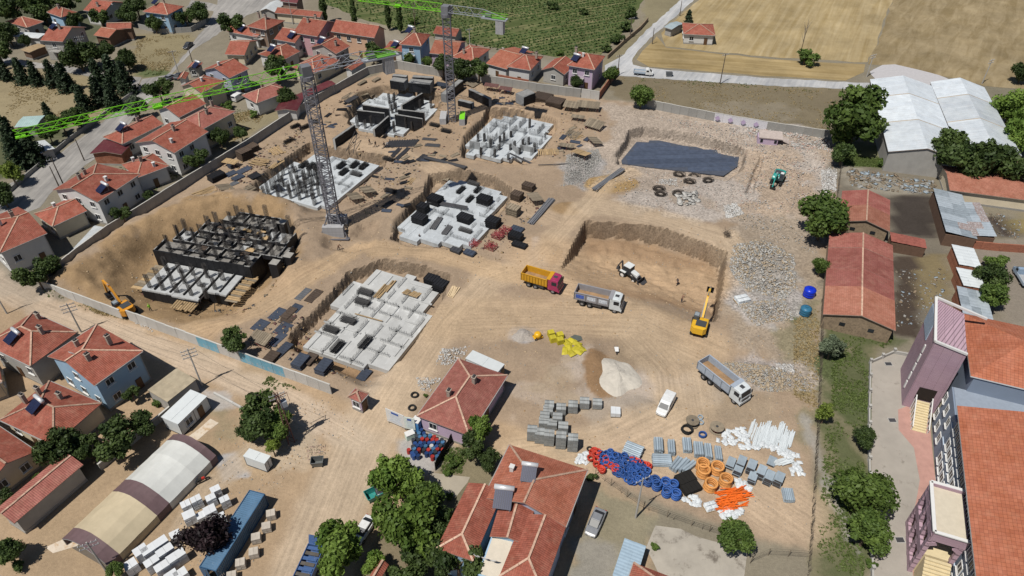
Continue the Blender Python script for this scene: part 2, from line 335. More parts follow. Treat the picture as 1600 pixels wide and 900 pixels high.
paint([(470,160),(625,105),(760,128),(935,156),(880,230),(800,260),(600,235),(480,225)], rgb(170,141,108), 4, 2, .8)
paint([(940,165),(1010,166),(1297,212),(1310,300),(1285,400),(1200,385),(1130,345),(1030,335),(960,300),(880,290),(905,240),(960,190)], rgb(174,154,130), 3, 3, .9, rough=.7)
paint([(1155,240),(1290,230),(1300,290),(1260,340),(1140,330)], rgb(178,152,122), 3, 3, .8)
for a in [(1130,300,10,5),(1225,200,12,5),(1080,330,6,4),(1275,270,3,14),(1010,310,6,5)]: blob(*a, rgb(180,164,144), .8, 3, 3, rough=.8)
blob(915,268,6,9,rgb(158,148,134),.9,2,2,1)
paint([(1150,345),(1290,340),(1283,480),(1278,560),(1262,650),(1200,560),(1140,500),(1130,420)], rgb(160,140,114), 4, 3, .8, rough=.6)
paint([(1240,470),(1283,470),(1280,600),(1265,720),(1235,640),(1225,540)], (.23,.185,.095), 2, 2, .8)
paint([(1242,470),(1262,488),(1240,508),(1225,500)], (.08,.10,.035), 1, 1, .8)
blob(1195,460,6,7,rgb(166,154,138),.9,2,2,1); blob(1190,420,7,6,rgb(160,148,130),.8,2,2,1); blob(1225,590,7,3,rgb(168,150,128),.9,2,2,1); blob(1190,585,4,3,rgb(176,160,142),.8,2,2,1)
blob(905,575,5,5,rgb(190,168,142),.9,2,2); blob(1000,610,12,4,rgb(190,172,150),.7,3,2); blob(920,620,14,4,rgb(186,164,138),.6,3,3); blob(985,650,8,5,rgb(166,148,124),.6,3,3)
blob(935,585,3.2,5.5,rgb(152,118,82),1,.8,.8); blob(818,524,3,2.3,rgb(168,162,154),.9,1,.8); blob(1000,545,6,5,rgb(150,128,98),.6,3,3); blob(1130,640,9,5,rgb(160,138,108),.6,4,3)
blob(880,600,4,8,rgb(168,144,112),.7,3,3); blob(970,520,6,4,rgb(158,134,104),.5,3,3); paint([(915,348),(1000,355),(1130,395),(1115,480),(985,465),(885,430)], rgb(160,126,90), 3, 1, .8); blob(955,288,6.5,4.2,rgb(172,138,90),1,1,.5); blob(885,325,3.2,2.3,rgb(158,126,86),.9,1,.5); blob(857,395,2.6,3.6,rgb(160,128,92),1,1,.5); blob(838,400,1.5,6,rgb(184,172,158),.7,1.5,1)
paint([(120,430),(300,320),(450,320),(480,400),(400,470),(330,520),(200,490),(90,450)], rgb(160,128,88), 3, 2, .9)
paint([(548,515),(556,500),(562,540),(590,590),(500,570),(450,540),(450,520)], rgb(150,112,70), 1, 1, .6)
paint([(620,690),(700,660),(712,700),(690,735),(640,745)], rgb(172,165,152), 1.5, 1, .8)
paint([(40,850),(180,720),(290,640),(400,690),(440,690),(470,720),(330,790),(250,900),(40,930)], rgb(170,142,106), 2, 2, .6)
paint([(330,715),(370,705),(390,745),(345,755)], rgb(176,172,164), .8, .5, .8)
paint([(330,620),(390,640),(370,690),(310,690)], rgb(150,132,98), 2, 2, .8)
paint([(300,600),(350,612),(400,650),(330,640)], rgb(182,172,158), 1, 1, .7)
paint([(420,690),(470,660),(490,640),(500,700),(430,760)], rgb(184,166,138), 2, 1.5, .5)
paint([(880,900),(900,850),(930,800),(935,760),(985,790),(1030,820),(1000,850),(950,1000),(860,1000)], (.26,.215,.125), 1.5, 1.5, .9)
paint([(900,850),(930,840),(960,850),(940,930),(880,960)], (.30,.26,.20), 1.5, 1.5, .7)
paint([(690,700),(735,690),(800,720),(760,760),(700,790),(680,740)], (.20,.16,.085), 1.5, 1.5, .9)
paint([(560,860),(680,770),(760,760),(720,960),(540,960)], (.16,.13,.07), 2, 1, .8)
paint([(1285,478),(1320,505),(1402,530),(1362,566),(1357,1000),(1255,1000),(1275,720),(1283,560)], (.20,.165,.085), 1.2, 1.5)
for a in [(1330,530,5,3),(1340,590,4,7),(1345,640,3,6),(1310,610,2,6),(1320,700,2,5),(1310,760,2,4),(1325,820,2,5),(1320,880,2,4),(1380,530,4,2)]: blob(*a, (.09,.10,.035), .75, 2, 2.5)
blob(1290,740,1,12,(.36,.31,.24),.7,1,1)
paint([(1297,258),(1395,262),(1475,290),(1480,500),(1440,530),(1290,500)], (.20,.16,.105), 2, 2)
paint([(1312,258),(1420,285),(1465,300),(1385,305),(1318,290)], (.30,.245,.165), 1.5, 1.5)
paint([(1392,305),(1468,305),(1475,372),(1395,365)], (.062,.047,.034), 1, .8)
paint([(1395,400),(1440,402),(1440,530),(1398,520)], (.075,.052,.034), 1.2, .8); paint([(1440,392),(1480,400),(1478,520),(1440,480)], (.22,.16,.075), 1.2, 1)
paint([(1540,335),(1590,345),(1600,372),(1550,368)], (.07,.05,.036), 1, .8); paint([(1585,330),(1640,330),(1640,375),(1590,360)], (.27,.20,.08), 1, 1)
paint([(1470,372),(1600,380),(1700,420),(1700,560),(1560,520),(1530,400)], (.26,.205,.14), 1.5, 1.5)
paint([(1305,215),(1380,230),(1380,262),(1318,258)], (.14,.135,.06), 1, 1)
paint([(940,120),(1000,118),(1330,143),(1300,208),(1010,160),(960,150)], (.205,.155,.085), 1.5, 1.5)
paint([(1100,160),(1250,170),(1240,195),(1120,182)], (.27,.215,.14), 3, 3, .5)
paint([(1030,-150),(1170,-150),(1082,0),(1027,50),(985,95),(930,110),(945,90),(1000,45)], (.24,.19,.10), 1.5, 1.5)
paint([(420,-150),(520,-150),(470,20),(640,60),(760,80),(880,95),(940,100),(930,130),(640,100),(400,30)], (.28,.225,.15), 1.5, 1.5)
paint([(1475,130),(1620,140),(1700,230),(1600,250),(1560,150)], (.22,.18,.11), 1, 1)
# tracked haul roads: lighter compacted soil with streaks that follow the path
TR = np.zeros(X.shape+(3,))
def path(pts, w, col, a=.7):
    global C
    q = poly_px(pts); best = np.full(X.shape, 1e9); s0 = 0; sv = np.zeros(X.shape); dv = np.zeros(X.shape)
    for i in range(len(q)-1):
        d, t = seg_d(X, Y, q[i], q[i+1]); L = np.linalg.norm(q[i+1]-q[i]); n = (q[i+1]-q[i])/L
        sg = (X-q[i][0])*(-n[1])+(Y-q[i][1])*n[0]; m = d < best
        best = np.where(m, d, best); sv = np.where(m, s0+t*L, sv); dv = np.where(m, sg, dv); s0 += L
    wt = sst((w-best+n2*1.2)/(w*.5))*a
    C = C*(1-wt[..., None])+np.array(col)*wt[..., None]
    m = wt > TR[..., 2]; TR[m] = np.stack([sv, dv, wt], -1)[m]
paths = [([(-40,425),(60,478),(260,548),(420,612),(560,690)], 3.2, rgb(201,175,143)), ([(620,600),(560,700),(520,800),(470,930)], 6, rgb(199,173,139)), ([(600,650),(650,570),(700,500),(760,440),(800,425)], 4.2, rgb(199,169,131)),
         ([(800,430),(850,392),(905,330),(950,285),(985,270)], 3, rgb(197,167,129)), ([(300,515),(400,485),(470,440),(560,385),(680,395),(790,428),(900,450)], 3.4, rgb(195,161,119)), ([(480,420),(400,460),(330,515)], 3, rgb(191,157,117)),
         ([(700,500),(850,495),(1000,500),(1090,540)], 7, rgb(197,165,125)), ([(1000,520),(1060,580),(1070,650),(960,700),(830,720)], 6, rgb(197,167,129)), ([(920,320),(1010,335),(1130,370),(1150,400)], 4, rgb(195,167,131)), ([(880,350),(760,300),(640,245),(560,225)], 3, rgb(191,161,125)),
         ([(840,400),(980,410),(1100,430)], 8, rgb(191,157,117)), ([(1000,700),(1150,740),(1240,800)], 7, rgb(195,165,129)), ([(470,720),(400,700),(330,760),(260,860)], 2.5, rgb(191,165,131))]
for p in paths: path(*p)
g = fbm(X, Y, 22, 151)*.16+n1*.07+n2*.08+n3*.06
C *= np.clip(1+g, .6, 1.4)[..., None]
C = C*np.array([.775,.855,1.03]); C = np.clip(C, .01, .9)
nv = X.size; ny, nx = X.shape
idx = np.arange(nv).reshape(ny, nx); fc = np.stack([idx[:-1,:-1], idx[:-1,1:], idx[1:,1:], idx[1:,:-1]], -1).reshape(-1, 4)
me = bpy.data.meshes.new('ground'); me.vertices.add(nv); me.vertices.foreach_set('co', np.stack([X, Y, H], -1).reshape(-1).astype(np.float32))
me.loops.add(fc.size); me.loops.foreach_set('vertex_index', fc.reshape(-1).astype(np.int32)); me.polygons.add(len(fc)); me.polygons.foreach_set('loop_start', np.arange(0, fc.size, 4, dtype=np.int32))
me.update(calc_edges=True); me.validate()
ca = me.color_attributes.new('soil', 'FLOAT_COLOR', 'POINT'); ca.data.foreach_set('color', np.concatenate([C, ROUGHW[..., None]], -1).reshape(-1).astype(np.float32))
ta = me.attributes.new('track', 'FLOAT_VECTOR', 'POINT'); ta.data.foreach_set('vector', TR.reshape(-1).astype(np.float32))
me.polygons.foreach_set('use_smooth', (WALL[:-1,:-1]+WALL[1:,1:]+WALL[1:,:-1]+WALL[:-1,1:] < .3).reshape(-1))
def soilmat():
    m = bpy.data.materials.new('soil'); m.use_nodes = True; nt = m.node_tree; N = nt.nodes; Lk = nt.links; b = N['Principled BSDF']; b.inputs['Roughness'].default_value = .95; b.inputs['Specular IOR Level'].default_value = .1
    at = N.new('ShaderNodeAttribute'); at.attribute_name = 'soil'; tr = N.new('ShaderNodeAttribute'); tr.attribute_name = 'track'; tc = N.new('ShaderNodeTexCoord')
    sp = N.new('ShaderNodeSeparateXYZ'); Lk.new(tr.outputs['Vector'], sp.inputs[0]); cb = N.new('ShaderNodeCombineXYZ')
    for i, k in ((0, .05), (1, 1.9)):
        mm = N.new('ShaderNodeMath'); mm.operation = 'MULTIPLY'; mm.inputs[1].default_value = k; Lk.new(sp.outputs[i], mm.inputs[0]); Lk.new(mm.outputs[0], cb.inputs[i])
    ns = N.new('ShaderNodeTexNoise'); ns.inputs['Scale'].default_value = 1; ns.inputs['Detail'].default_value = 4; ns.inputs['Roughness'].default_value = .6; Lk.new(cb.outputs[0], ns.inputs['Vector'])
    s1 = N.new('ShaderNodeMapRange'); s1.inputs[1].default_value = .3; s1.inputs[2].default_value = .7; s1.inputs[3].default_value = -.26; s1.inputs[4].default_value = .17; Lk.new(ns.outputs[0], s1.inputs[0])
    s2 = N.new('ShaderNodeMath'); s2.operation = 'MULTIPLY'; Lk.new(s1.outputs[0], s2.inputs[0]); Lk.new(sp.outputs[2], s2.inputs[1])
    acc = s2.outputs[0]; hb = None
    for sc, amp, det in ((.35, .09, 6), (2.2, .13, 6), (9, .15, 3)):
        no = N.new('ShaderNodeTexNoise'); no.inputs['Scale'].default_value = sc; no.inputs['Detail'].default_value = det; no.inputs['Roughness'].default_value = .7; Lk.new(tc.outputs['Object'], no.inputs['Vector'])
        mr = N.new('ShaderNodeMapRange'); mr.inputs[1].default_value = .3; mr.inputs[2].default_value = .7; mr.inputs[3].default_value = -amp; mr.inputs[4].default_value = amp; mr.clamp = False; Lk.new(no.outputs[0], mr.inputs[0])
        ad = N.new('ShaderNodeMath'); Lk.new(acc, ad.inputs[0]); Lk.new(mr.outputs[0], ad.inputs[1]); acc = ad.outputs[0]
        if sc == 2.2: hb = no
    # stones / rubble speckle where the ground is strewn with broken concrete
    vo = N.new('ShaderNodeTexVoronoi'); vo.inputs['Scale'].default_value = 3.2; vo.inputs['Randomness'].default_value = 1; Lk.new(tc.outputs['Object'], vo.inputs['Vector'])
    vs = N.new('ShaderNodeSeparateColor'); Lk.new(vo.outputs['Color'], vs.inputs[0])
    vr = N.new('ShaderNodeMapRange'); vr.inputs[1].default_value = .1; vr.inputs[2].default_value = 1; vr.inputs[3].default_value = -.34; vr.inputs[4].default_value = .34; Lk.new(vs.outputs[0], vr.inputs[0])
    vm = N.new('ShaderNodeMath'); vm.operation = 'MULTIPLY'; Lk.new(vr.outputs[0], vm.inputs[0]); Lk.new(at.outputs['Alpha'], vm.inputs[1])
    ad = N.new('ShaderNodeMath'); Lk.new(acc, ad.inputs[0]); Lk.new(vm.outputs[0], ad.inputs[1])
    a1 = N.new('ShaderNodeMath'); a1.inputs[1].default_value = 1; Lk.new(ad.outputs[0], a1.inputs[0])
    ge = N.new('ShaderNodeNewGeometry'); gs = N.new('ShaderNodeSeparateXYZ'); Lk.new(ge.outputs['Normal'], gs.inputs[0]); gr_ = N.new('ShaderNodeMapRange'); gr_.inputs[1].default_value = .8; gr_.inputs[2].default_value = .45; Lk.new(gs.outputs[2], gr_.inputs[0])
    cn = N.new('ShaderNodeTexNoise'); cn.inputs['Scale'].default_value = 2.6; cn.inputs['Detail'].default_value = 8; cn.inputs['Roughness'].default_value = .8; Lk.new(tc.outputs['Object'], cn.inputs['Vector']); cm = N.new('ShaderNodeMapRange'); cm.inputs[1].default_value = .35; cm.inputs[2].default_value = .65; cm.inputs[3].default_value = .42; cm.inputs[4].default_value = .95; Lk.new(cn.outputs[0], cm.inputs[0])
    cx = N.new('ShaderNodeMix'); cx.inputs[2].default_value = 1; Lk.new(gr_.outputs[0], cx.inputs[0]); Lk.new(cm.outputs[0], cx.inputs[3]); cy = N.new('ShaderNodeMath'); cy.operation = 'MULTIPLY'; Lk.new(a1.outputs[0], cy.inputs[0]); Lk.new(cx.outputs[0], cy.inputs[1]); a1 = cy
    hs = N.new('ShaderNodeHueSaturation'); Lk.new(at.outputs['Color'], hs.inputs['Color']); Lk.new(a1.outputs[0], hs.inputs['Value']); Lk.new(hs.outputs[0], b.inputs['Base Color'])
    bp = N.new('ShaderNodeBump'); bp.inputs['Strength'].default_value = .5; bp.inputs['Distance'].default_value = .25; Lk.new(hb.outputs[0], bp.inputs['Height'])
    b2 = N.new('ShaderNodeBump'); b2.inputs['Strength'].default_value = .5; b2.inputs['Distance'].default_value = .12; Lk.new(s2.outputs[0], b2.inputs['Height']); Lk.new(bp.outputs[0], b2.inputs['Normal']); Lk.new(b2.outputs[0], b.inputs['Normal'])
    return m
me.materials.append(soilmat())
obj('ground', me, kind='structure')
def gh(x, y):                               # ground height under a point
    i = int(np.clip(np.searchsorted(GX, x)-1, 0, nx-2)); j = int(np.clip(np.searchsorted(GY, y)-1, 0, ny-2))
    tx = (x-GX[i])/(GX[i+1]-GX[i]); ty = (y-GY[j])/(GY[j+1]-GY[j])
    return float((H[j,i]*(1-tx)+H[j,i+1]*tx)*(1-ty)+(H[j+1,i]*(1-tx)+H[j+1,i+1]*tx)*ty)
def Pg(x, y=None, dz=0.0):                  # pixel -> point on the terrain
    if y is None: x, y = x
    z = 0.0
    for _ in range(6):
        p = P(x, y, z); z = .5*z+.5*gh(p.x, p.y)
    p = P(x, y, z); return Vector((p.x, p.y, gh(p.x, p.y)+dz))
# ---------------------------------------------------------------- roads, fields, paving as sheets
def sheet(name, pts, z, m, jit=.25, step=2.0, kind='structure', px=True):
    q = [Vector((*P(a, b)[:2], 0)) for a, b in pts] if px else [Vector(a) for a in pts]; out = []
    for a, b in zip(q, q[1:]+q[:1]):
        n = max(1, int((b-a).length/step)); n = min(n, 80)
        for k in range(n):
            c = a.lerp(b, k/n); out.append((c.x+random.uniform(-jit, jit), c.y+random.uniform(-jit, jit), z))
    mb = MB(); mb.face(out, 0, [(p[0], p[1]) for p in out]); o = mb.build(name, m, kind=kind)
    if o.data.polygons[0].normal.z < 0: o.data.flip_normals()
    return o
def stripemat(name, cols, ang, sc, ratio, rough=.95, dist=0, lo=.35, hi=.65):
    m = bpy.data.materials.new(name); m.use_nodes = True; nt = m.node_tree; N = nt.nodes; Lk = nt.links; b = N['Principled BSDF']; b.inputs['Roughness'].default_value = rough; b.inputs['Specular IOR Level'].default_value = .1
    tc = N.new('ShaderNodeTexCoord'); mp = N.new('ShaderNodeMapping'); mp.vector_type = 'TEXTURE'; mp.inputs['Rotation'].default_value = (0, 0, ang); mp.inputs['Scale'].default_value = (ratio, 1, 1); Lk.new(tc.outputs['Object'], mp.inputs[0])
    no = N.new('ShaderNodeTexNoise'); no.inputs['Scale'].default_value = sc; no.inputs['Detail'].default_value = 5; no.inputs['Roughness'].default_value = .65; no.inputs['Distortion'].default_value = dist; Lk.new(mp.outputs[0], no.inputs['Vector'])
    mr = N.new('ShaderNodeMapRange'); mr.inputs[1].default_value = lo; mr.inputs[2].default_value = hi; Lk.new(no.outputs[0], mr.inputs[0])
    mx = N.new('ShaderNodeMix'); mx.data_type = 'RGBA'; mx.inputs[6].default_value = (*cols[0], 1); mx.inputs[7].default_value = (*cols[1], 1); Lk.new(mr.outputs[0], mx.inputs[0])
    n2_ = N.new('ShaderNodeTexNoise'); n2_.inputs['Scale'].default_value = .07; n2_.inputs['Detail'].default_value = 7; n2_.inputs['Roughness'].default_value = .7; Lk.new(tc.outputs['Object'], n2_.inputs['Vector'])
    m2 = N.new('ShaderNodeMapRange'); m2.inputs[1].default_value = .3; m2.inputs[2].default_value = .7; m2.inputs[3].default_value = .72; m2.inputs[4].default_value = 1.25; Lk.new(n2_.outputs[0], m2.inputs[0])
    hs = N.new('ShaderNodeHueSaturation'); Lk.new(mx.outputs[2], hs.inputs['Color']); Lk.new(m2.outputs[0], hs.inputs['Value']); Lk.new(hs.outputs[0], b.inputs['Base Color'])
    return m
def pang(a, b): p, q = P(*a), P(*b); return math.atan2(q.y-p.y, q.x-p.x)
ASPH = stripemat('dusty_asphalt', (rgb(126,124,122), rgb(150,147,143)), pang((60,325),(300,75)), .9, 14)
ASPH2 = stripemat('pale_road_surface', (rgb(150,152,155), rgb(174,174,174)), pang((1000,80),(1080,0)), .9, 14)
STUB = stripemat('stubble', ((.265,.20,.10), (.35,.28,.165)), pang((1330,0),(1290,95)), .55, 16, dist=.4)
STUB2 = stripemat('stubble_edge', ((.23,.17,.08), (.32,.245,.13)), pang((1000,95),(1300,115)), .5, 14, dist=.4)
BROWNF = stripemat('fallow_grass', ((.19,.145,.078), (.275,.22,.135)), pang((1500,0),(1450,100)), .35, 5, dist=.8)
CROPS = stripemat('crop_soil', ((.075,.095,.035), (.25,.215,.12)), pang((820,60),(990,28)), .5, 10, lo=.5, hi=.75)
road_l = [(352,-60),(338,10),(322,40),(297,75),(262,117),(222,124),(213,141),(178,178),(142,204),(75,253),(42,272),(-60,330),(-60,395),(0,352),(30,338),(60,325),(85,297),(112,275),(145,250),(180,215),(215,180),(250,140),(278,105),(302,78),(350,47),(385,25),(425,8),(470,-60)]
sheet('asphalt_road', road_l, .03, ASPH, .3)
sheet('side_street', [(222,121),(150,112),(100,103),(55,97),(-60,80),(-60,88),(55,106),(100,112),(150,121),(214,140)], .034, ASPH, .3)
sheet('cross_street', [(300,0),(345,8),(335,18),(290,12)], .036, ASPH, .3)
sheet('asphalt_road', [(1140,-60),(1063,0),(1007,50),(972,88),(945,102),(945,112),(965,118),(1017,122),(1200,134),(1325,139),(1380,141),(1380,131),(1320,128),(1200,122),(1015,107),(990,101),(987,95),(997,78),(1027,50),(1085,0),(1165,-60)], .03, ASPH2, .25)
sheet('stubble_field', [(1160,-60),(1090,0),(1032,52),(1040,72),(1130,82),(1240,92),(1355,98),(1372,60),(1396,-5),(1420,-60)], .02, STUB, .5, 4)
sheet('stubble_field', [(1028,57),(1002,80),(996,94),(1015,104),(1200,119),(1320,126),(1350,112),(1353,101),(1240,95),(1130,85),(1040,75)], .024, STUB2, .4, 4)
sheet('fallow_field', [(1422,-60),(1398,-5),(1374,60),(1357,100),(1400,104),(1470,118),(1540,135),(1640,140),(2000,120),(2000,-60)], .028, BROWNF, .6, 4)
sheet('crop_field', [(470,-60),(505,5),(560,28),(640,50),(700,62),(770,75),(880,90),(938,86),(985,40),(1010,-10),(1060,-60)], .02, CROPS, .6, 4)
YARD = mat('yard_paving', rgb(152,146,138), var=.14, scale=.25, col2=rgb(122,116,108), c2=.58, c2scale=.6, bump=.1)
PINKP = mat('pink_paving', rgb(172,134,124), var=.15, scale=.8)
sheet('school_yard', [(1362,566),(1396,547),(1428,552),(1470,600),(1440,700),(1470,760),(1460,960),(1364,960),(1361,700)], .03, YARD, .02)
sheet('pink_pavement', [(1403,640),(1425,632),(1452,655),(1462,755),(1445,835),(1452,940),(1428,940),(1423,830),(1437,750),(1428,700),(1404,672)], .045, PINKP, .02)
sheet('concrete_apron', [(1024,820),(1062,828),(1166,862),(1162,900),(1155,960),(1060,960),(1010,855)], .03, mat('stained_concrete', rgb(152,146,136), var=.2, scale=.3, col2=rgb(104,97,88), c2=.54, c2scale=.4), .15)
sheet('concrete_apron', [(672,738),(735,746),(731,754),(712,777),(680,772),(670,757)], .03, mat('yard_slab', rgb(150,142,128), var=.15, scale=.3), .05)
sheet('courtyard_slab', [(108,395),(148,352),(172,357),(125,392)], .03, CONCL, .05)
sheet('warehouse_apron', [(1358,112),(1380,102),(1400,101),(1440,110),(1480,122),(1500,140),(1380,140)], .04, mat('apron', rgb(168,166,168), var=.1), .2)
sheet('concrete_strip', [(70,855),(100,840),(330,655),(340,662),(120,852),(85,865)], .03, mat('strip', rgb(196,184,168), var=.15, scale=.4, col2=rgb(170,140,104), c2=.5, c2scale=.5), .2)
# ---------------------------------------------------------------- houses
PLAST = {'white': WHITE, 'blue': mat('blue_plaster', (.27,.40,.53), var=.08, scale=.6), 'grey': RENDER_GREY, 'cream': mat('cream_plaster', (.55,.48,.36), var=.1, scale=.6), 'brown': mat('brown_plaster', (.23,.165,.125), var=.15, scale=.6), 'lilac': mat('lilac_plaster', (.42,.33,.43), var=.08, scale=.6),
         'pink': mat('pink_plaster', (.50,.30,.33), var=.08), 'greyblue': mat('greyblue_plaster', (.34,.37,.46), var=.08), 'brick': BRICK, 'mud': mat('mud_wall', (.25,.19,.13), var=.25, scale=1.2, col2=(.17,.13,.09)), 'darkbrick': mat('dark_brick', (.13,.08,.055), var=.2, scale=2), 'peach': mat('peach_plaster', (.55,.36,.25), var=.1)}
TANK = mat('tank_white', (.62,.63,.65), rough=.35, metal=.3); SOLAR = mat('solar_tubes', (.012,.016,.045), rough=.4, spec=.25, var=.2)
win_fr = MB()
for c, d in (((-.62,0,0),(.09,.12,1.3)), ((.62,0,0),(.09,.12,1.3)), ((0,0,.61),(1.15,.12,.09)), ((0,0,-.61),(1.15,.12,.09)), ((0,.004,0),(.06,.1,1.13)), ((0,-.06,-.72),(1.5,.26,.07))): win_fr.box(c, d)
WIN_F = win_fr.mesh('window', WHITEP); WIN_P = MB().box((0,.02,0), (1.15,.05,1.13)).mesh('pane', GLASS)
door_m = MB().box((0,-.03,1.05), (1.0,.1,2.1)).mesh('door', mat('door_brown', (.10,.055,.03), rough=.5))
ch = MB(); ch.box((0,0,.5), (.62,.5,1.7)); ch.box((0,0,1.38), (.8,.68,.1)); ch.box((-.16,0,1.56), (.2,.3,.28), m=1); ch.box((.16,0,1.56), (.2,.3,.28), m=1)
CHIM = ch.mesh('chimney', [mat('chimney_render', (.30,.25,.21), var=.25, scale=4), DARKSTEEL])
ch = MB(); ch.box((0,0,.4), (.5,.5,1.3), m=0); ch.box((0,0,1.1), (.66,.66,.08), m=0); CHIM2 = ch.mesh('chimney', [WHITE])
def solar_meshes():
    p = MB(); a, b = Vector((0,-1.0,.25)), Vector((0,.75,1.15)); M = Matrix.Rotation(math.atan2(.9, 1.75), 3, 'X')
    p.box((0,-.12,.72), (1.9,1.95,.07), M=M)
    for k in range(9): p.beam(a+Vector((-.85+k*.2125,0,.09)), b+Vector((-.85+k*.2125,0,.05)), .05, .02, m=1)
    t = MB(); t.cyl((-1.05,.95,1.35), (1.05,.95,1.35), .3, 10); f = MB()
    for s in (-.8, .8): f.beam((s,.95,0), (s,.95,1.1), .06); f.beam((s,-1,0), (s,.95,0.05), .06)
    return p.mesh('solar_panel', [SOLAR, mat('solar_tube_blue', (.02,.03,.08), rough=.3)]), t.mesh('water_tank', TANK, True), f.mesh('panel_stand', STEEL)
SOL_P, SOL_T, SOL_F = solar_meshes()
dm = MB(); dm.lathe([(0,0),(.25,.03),(.42,.1),(.52,.18)], 12); DISH_M = dm.mesh('satellite_dish', WHITEP, True)
def dish(par, loc, rz=2.6):
    o = obj('satellite_dish', DISH_M, par); o.location = loc; o.rotation_euler = (R(58), 0, rz); return o
def extent(A, B, C, h, rise, ridge):
    a, b = P(A[0], A[1], h), P(B[0], B[1], h); u = (b-a).normalized(); L = (b-a).length; n = Vector((-u.y, u.x, 0))
    w = (P(C[0], C[1], h+rise)-b).dot(n)*2 if ridge else (P(C[0], C[1], h)-b).dot(n)
    return (a+b)/2+n*w/2, math.atan2(u.y, u.x), L, abs(w)
def roof_part(t, L, W, h, rise, ea, eb, tile, ridge_caps=True, th=.14, name='roof', x0=None, x1=None):
    x0 = -L/2 if x0 is None else x0; x1 = L/2 if x1 is None else x1
    hp = min(W/2*.98, (x1-x0)/2-.2) if (ea == 'h' and eb == 'h') else min(W/2*.98, (x1-x0)-.5)
    xa = x0+(hp if ea == 'h' else 0); xb = x1-(hp if eb == 'h' else 0); y = W/2; z1 = h+rise; s = math.hypot(y, rise)
    top = [(x0,-y,h),(x1,-y,h),(x1,y,h),(x0,y,h),(xa,0,z1),(xb,0,z1)]; bot = [(p[0],p[1],p[2]-th) for p in top]
    mb = MB(); T = lambda i: top[i]
    mb.face([T(0),T(1),T(5),T(4)], 0, [(x0,0),(x1,0),(xb,s),(xa,s)]); mb.face([T(2),T(3),T(4),T(5)], 0, [(-x1,0),(-x0,0),(-xa,s),(-xb,s)])
    if ea == 'h': mb.face([T(3),T(0),T(4)], 0, [(-y,0),(y,0),(0,math.hypot(hp, rise))])
    if eb == 'h': mb.face([T(1),T(2),T(5)], 0, [(-y,0),(y,0),(0,math.hypot(hp, rise))])
    mb.face([bot[4],bot[5],bot[1],bot[0]], 1); mb.face([bot[5],bot[4],bot[3],bot[2]], 1)
    for i, j in ((0,1),(2,3)): mb.face([bot[i],bot[j],T(j),T(i)], 1)
    for e, i, j, k in ((ea,3,0,4),(eb,1,2,5)):
        if e == 'h': mb.face([bot[k],bot[j],bot[i]], 1); mb.face([bot[i],bot[j],T(j),T(i)], 1)
        else: mb.face([bot[i],bot[k],T(k),T(i)], 1); mb.face([bot[k],bot[j],T(j),T(k)], 1)
    o = mb.build(name, [tile, mat('fascia', (.30,.24,.20), var=.2)], t)
    if ridge_caps:
        rc = MB(); lift = Vector((0,0,.04)); segs = [(T(4),T(5))]
        if ea == 'h': segs += [(T(0),T(4)),(T(3),T(4))]
        if eb == 'h': segs += [(T(1),T(5)),(T(2),T(5))]
        for a, b in segs:
            a, b = Vector(a)+lift, Vector(b)+lift; n = max(1, int((b-a).length/1.1))
            for k in range(n):
                p, q = a.lerp(b, k/n), a.lerp(b, (k+.97)/n); j = Vector((0,0,random.uniform(-.01,.03))); rc.beam(p+j, q+j, .26, .1)
        rc.build('ridge_cap', RIDGE, o)
    return o
HOUSES = []
